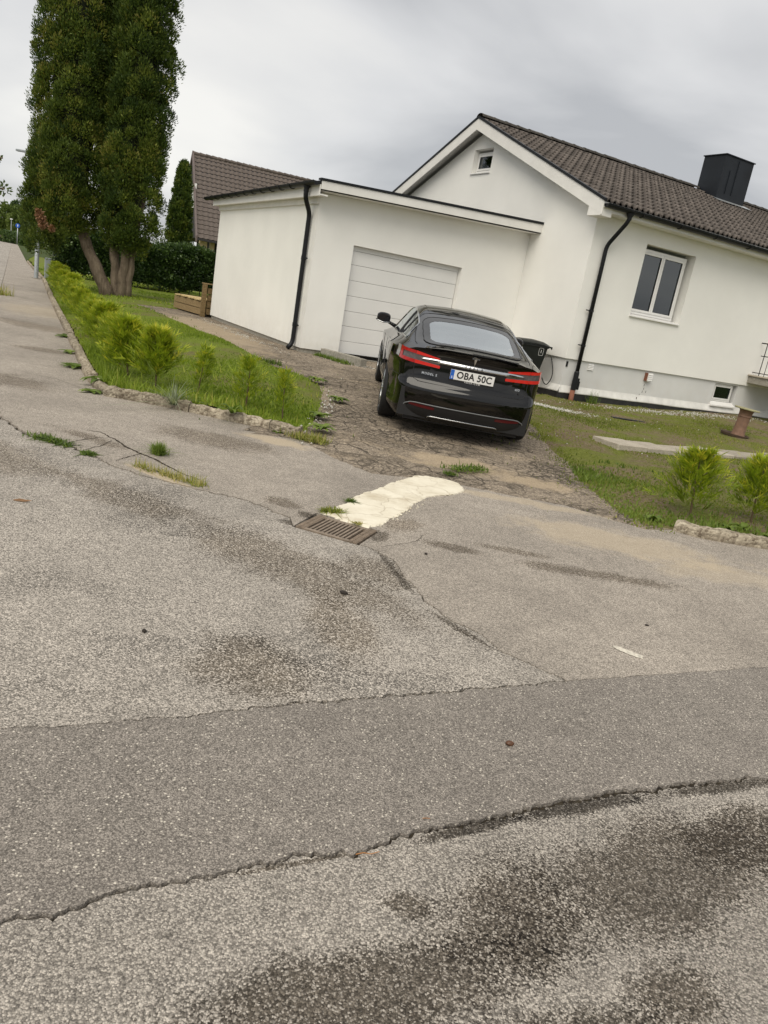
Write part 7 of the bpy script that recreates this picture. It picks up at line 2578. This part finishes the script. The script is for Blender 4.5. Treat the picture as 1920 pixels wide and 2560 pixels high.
for s in (0, 1):
    y_a, y_c = (-0.2, NW / 2) if s == 0 else (NW + 0.2, NW / 2)
    bdm = MB().prism([(y_a, ez - 0.42), (y_c, rzn - 0.18), (y_c, rzn + 0.16), (y_a, ez - 0.05)], 'x', -0.06, 0.045)
    bdm.build('rake_board', M['brown_trim'], nbv)
MB().box(0.0, NL, -0.18, -0.08, ez - 0.30, ez - 0.205).build('eave_board', M['dark_board'], nbv)
# folded parasol and yellow pot on its terrace
um = thing('folded_parasol', 'folded grey parasol beside the neighbouring house', 'parasol', (-11.9, 46.2, 0.25))
MB().lathe([(0.02, 0.0), (0.02, 1.0), (0.22, 1.05), (0.16, 1.6), (0.05, 2.35), (0.02, 2.55), (0.0, 2.56)], n=14).build('canopy', M['cabinet'], um, smooth=True)
MB().lathe([(0.0, 2.56), (0.045, 2.60), (0.0, 2.65)], n=10).build('finial', M['pvc'], um, smooth=True)

# ------------------------------------------------------------------ far end of the street
sg = thing('road_sign', 'round blue sign on a grey pole at the far end of the street', 'road sign', (-75.4, 144.2, 0.0), R(27))
MB().tube([(0, 0, 0), (0, 0, 3.6)], 0.09, 10).build('pole', M['galv'], sg, smooth=True)
MB().lathe([(0.0, -0.04), (0.36, -0.04), (0.38, -0.02), (0.38, 0.0), (0.0, 0.0)], (0, -0.10, 3.35), 28, 'y').build('disc', M['sign_blue'], sg)
ar = MB().prism([(-0.05, -0.20), (0.05, -0.20), (0.05, 0.05), (0.16, 0.05), (0.0, 0.24), (-0.16, 0.05), (-0.05, 0.05)], 'y', -0.147, -0.142)
ar.v = [(x, y, z + 3.35) for x, y, z in ar.v]
ar.build('arrow', M['sign_white'], sg)
p2 = thing('park_lamp', 'thin pale lamp post beyond the far hedge at the end of the street', 'street lamp', (-85.0, 160.0, 0.0))
MB().tube([(0, 0, 0), (0, 0, 4.5)], 0.09, 8).build('pole', M['galv'], p2)
MB().lathe([(0.12, 4.5), (0.28, 4.55), (0.24, 4.68), (0.0, 4.72)], n=14).build('lamp_head', M['pvc'], p2)


def far_hedge(label, pts, h, n, seed):
    rg = np.random.default_rng(seed)
    P = np.array(pts, float)
    t = rg.uniform(0, 1, n)
    C = P[0] + (P[1] - P[0]) * t[:, None]
    base = P.mean(0)
    C3 = np.c_[C - base, rg.uniform(0.2, h, n)] + np.c_[rg.normal(0, 0.5, (n, 2)), np.zeros(n)]
    return leafy('far_hedge', label, 'hedge', (base[0], base[1], 0.0), C3, rg.uniform(0.5, 0.9, n), 60, (0.25, 0.5), (0.15, 0.3), M['hedge'], seed, up=0.2, tint=0.62)


far_hedge('low dark hedge across the far end of the street, left of the sign', [(-92, 160), (-74.5, 147.5)], 1.7, 240, 61)
far_hedge('low dark hedge across the far end of the street, right of the sign', [(-74.5, 147.5), (-62, 142)], 1.5, 170, 62)
rg = np.random.default_rng(99)
for k, (x, y, rx, ry, z0, z1, lab, tn_) in enumerate([(-94.5, 178.0, 5.0, 4.5, 1.0, 7.6, 'mid green broad tree at the far end of the street, left one', 0.5), (-86.5, 172.0, 4.6, 4.0, 0.8, 6.6, 'rounded bright green tree behind the far road sign', 0.62),
                                                   (-77.5, 168.0, 4.0, 3.5, 0.8, 5.2, 'low green tree beside the far white van', 0.55), (-108.0, 176.0, 5.0, 4.5, 0.8, 7.5, 'leafy tree at the left edge of the far street', 0.4)]):
    n = 90
    d = unit(rg.normal(0, 1, (n, 3)))
    rad = rg.uniform(0.55, 1.0, n) ** 0.5
    C = np.stack([d[:, 0] * rx * rad, d[:, 1] * ry * rad, (z0 + z1) / 2 + d[:, 2] * (z1 - z0) / 2 * rad], 1)
    leafy('broad_tree', lab, 'tree', (x, y, 0.0), C, rg.uniform(0.8, 1.4, n), 110, (0.35, 0.7), (0.25, 0.5), M['far_leaves'], 70 + k, trunk=([(0, 0, -0.1), (0, 0, z0 + 2.0)], [0.3, 0.2]), tint=tn_, group='trees at the end of the street')
n = 46
d = unit(rg.normal(0, 1, (n, 3)))
C = np.stack([d[:, 0] * 3.8 + rg.normal(0, 0.5, n), d[:, 1] * 3.0, 8.0 + d[:, 2] * 1.5], 1)
leafy('umbrella_pine', 'dark tall pine with an open crown above the far trees', 'tree', (-99.5, 196.0, 0.0), C, rg.uniform(0.7, 1.1, n), 80, (0.3, 0.6), (0.2, 0.4), M['hedge'], 81, trunk=([(0, 0, -0.1), (0.3, 0, 4.0), (0.0, 0, 8.0)], [0.3, 0.24, 0.1]), tint=0.5)

# small white van and a pale shed, far away
vn = thing('parked_van', 'small white van half hidden by the far hedge', 'van', (-83.6, 164.5, 0.0), R(20))
vb = MB().prism([(-2.2, 0.35), (2.2, 0.35), (2.25, 0.95), (1.7, 1.15), (1.05, 1.85), (-2.1, 1.95), (-2.25, 1.2)], 'y', -0.85, 0.85)
vb.build('body', M['pvc'], vn, bevel=0.08)
MB().prism([(1.12, 1.18), (1.6, 1.18), (1.02, 1.74), (0.5, 1.74), (0.45, 1.18)], 'y', -0.862, 0.862).build('side_window', M['frit'], vn)
for x in (-1.4, 1.4):
    for s in (1, -1):
        MB().lathe([(0.0, -0.1), (0.30, -0.1), (0.32, 0.0), (0.30, 0.1), (0.0, 0.1)], (x, s * 0.80, 0.32), 18, 'y').build('wheel', M['rubber'], vn)
sh = thing('far_building', 'low building with a bright white roof edge beyond the far hedge', 'building', (-93.0, 190.0, 0.0), R(15))
MB().box(-4.5, 6.0, 0, 6, 0, 2.3).build('wall', M['dark_board'], sh)
MB().box(-4.9, 6.4, -0.5, 6.5, 2.301, 2.75).build('roof', M['white_wood'], sh)
MB().box(-2.5, -1.5, -0.03, -0.001, 0.05, 2.0).build('door', M['cabinet'], sh)
for k in range(2):
    MB().box(0.3 + 2.4 * k, 1.7 + 2.4 * k, -0.03, -0.001, 0.9, 1.9).build('window', M['frit'], sh)

# branches reaching in at the left edge from a tree beside the road
rg = np.random.default_rng(5)
bt = thing('roadside_tree', 'tree at the left edge whose branch tips reach into the picture', 'tree', (-10.25, 14.5, 0.0))
MB().tube([(0, 0, -0.1), (0.05, 0, 1.2), (0.0, 0.1, 2.6), (-0.1, 0.1, 4.6)], [0.14, 0.11, 0.09, 0.04], 9).build('trunk', M['bark'], bt, smooth=True)
tips = []
for k, (tx, ty, tz_, z0) in enumerate([(2.62, -0.5, 2.80, 2.1), (2.70, -0.55, 2.30, 1.8), (2.63, -0.5, 1.5, 1.1), (1.8, 0.8, 3.6, 2.6), (-1.5, 0.5, 3.4, 2.4), (-1.2, -1.2, 2.6, 1.9), (0.4, 1.6, 3.2, 2.3), (0.9, -1.5, 3.5, 2.6)]):
    pth = [(0, 0, z0), (tx * 0.5, ty * 0.5, (z0 + tz_) / 2 + 0.2), (tx, ty, tz_)]
    MB().tube([tuple(p) for p in smooth_path(pth, 0.6, 5)], 0.014, 6).build('branch', M['bark'], bt)
    for q in range(9):
        s = rg.uniform(0.3, 1.0) if k > 2 else rg.uniform(0.72, 1.0)
        tips.append((tx * s, ty * s, z0 + (tz_ - z0) * s + 0.15 * math.sin(math.pi * s)))
tips = np.array(tips)
V, F, T = clump_cloud(tips, rg.uniform(0.06, 0.13, len(tips)), 16, (0.05, 0.09), (0.03, 0.05), rg, np.full(len(tips), 0.35), np.tile([0, 0, 0.1], (len(tips), 1)), up=-0.1)
me = quads_mesh('crown', V, F)
set_tint(me, T, 4)
link_mesh('crown', me, M['far_leaves'], bt)
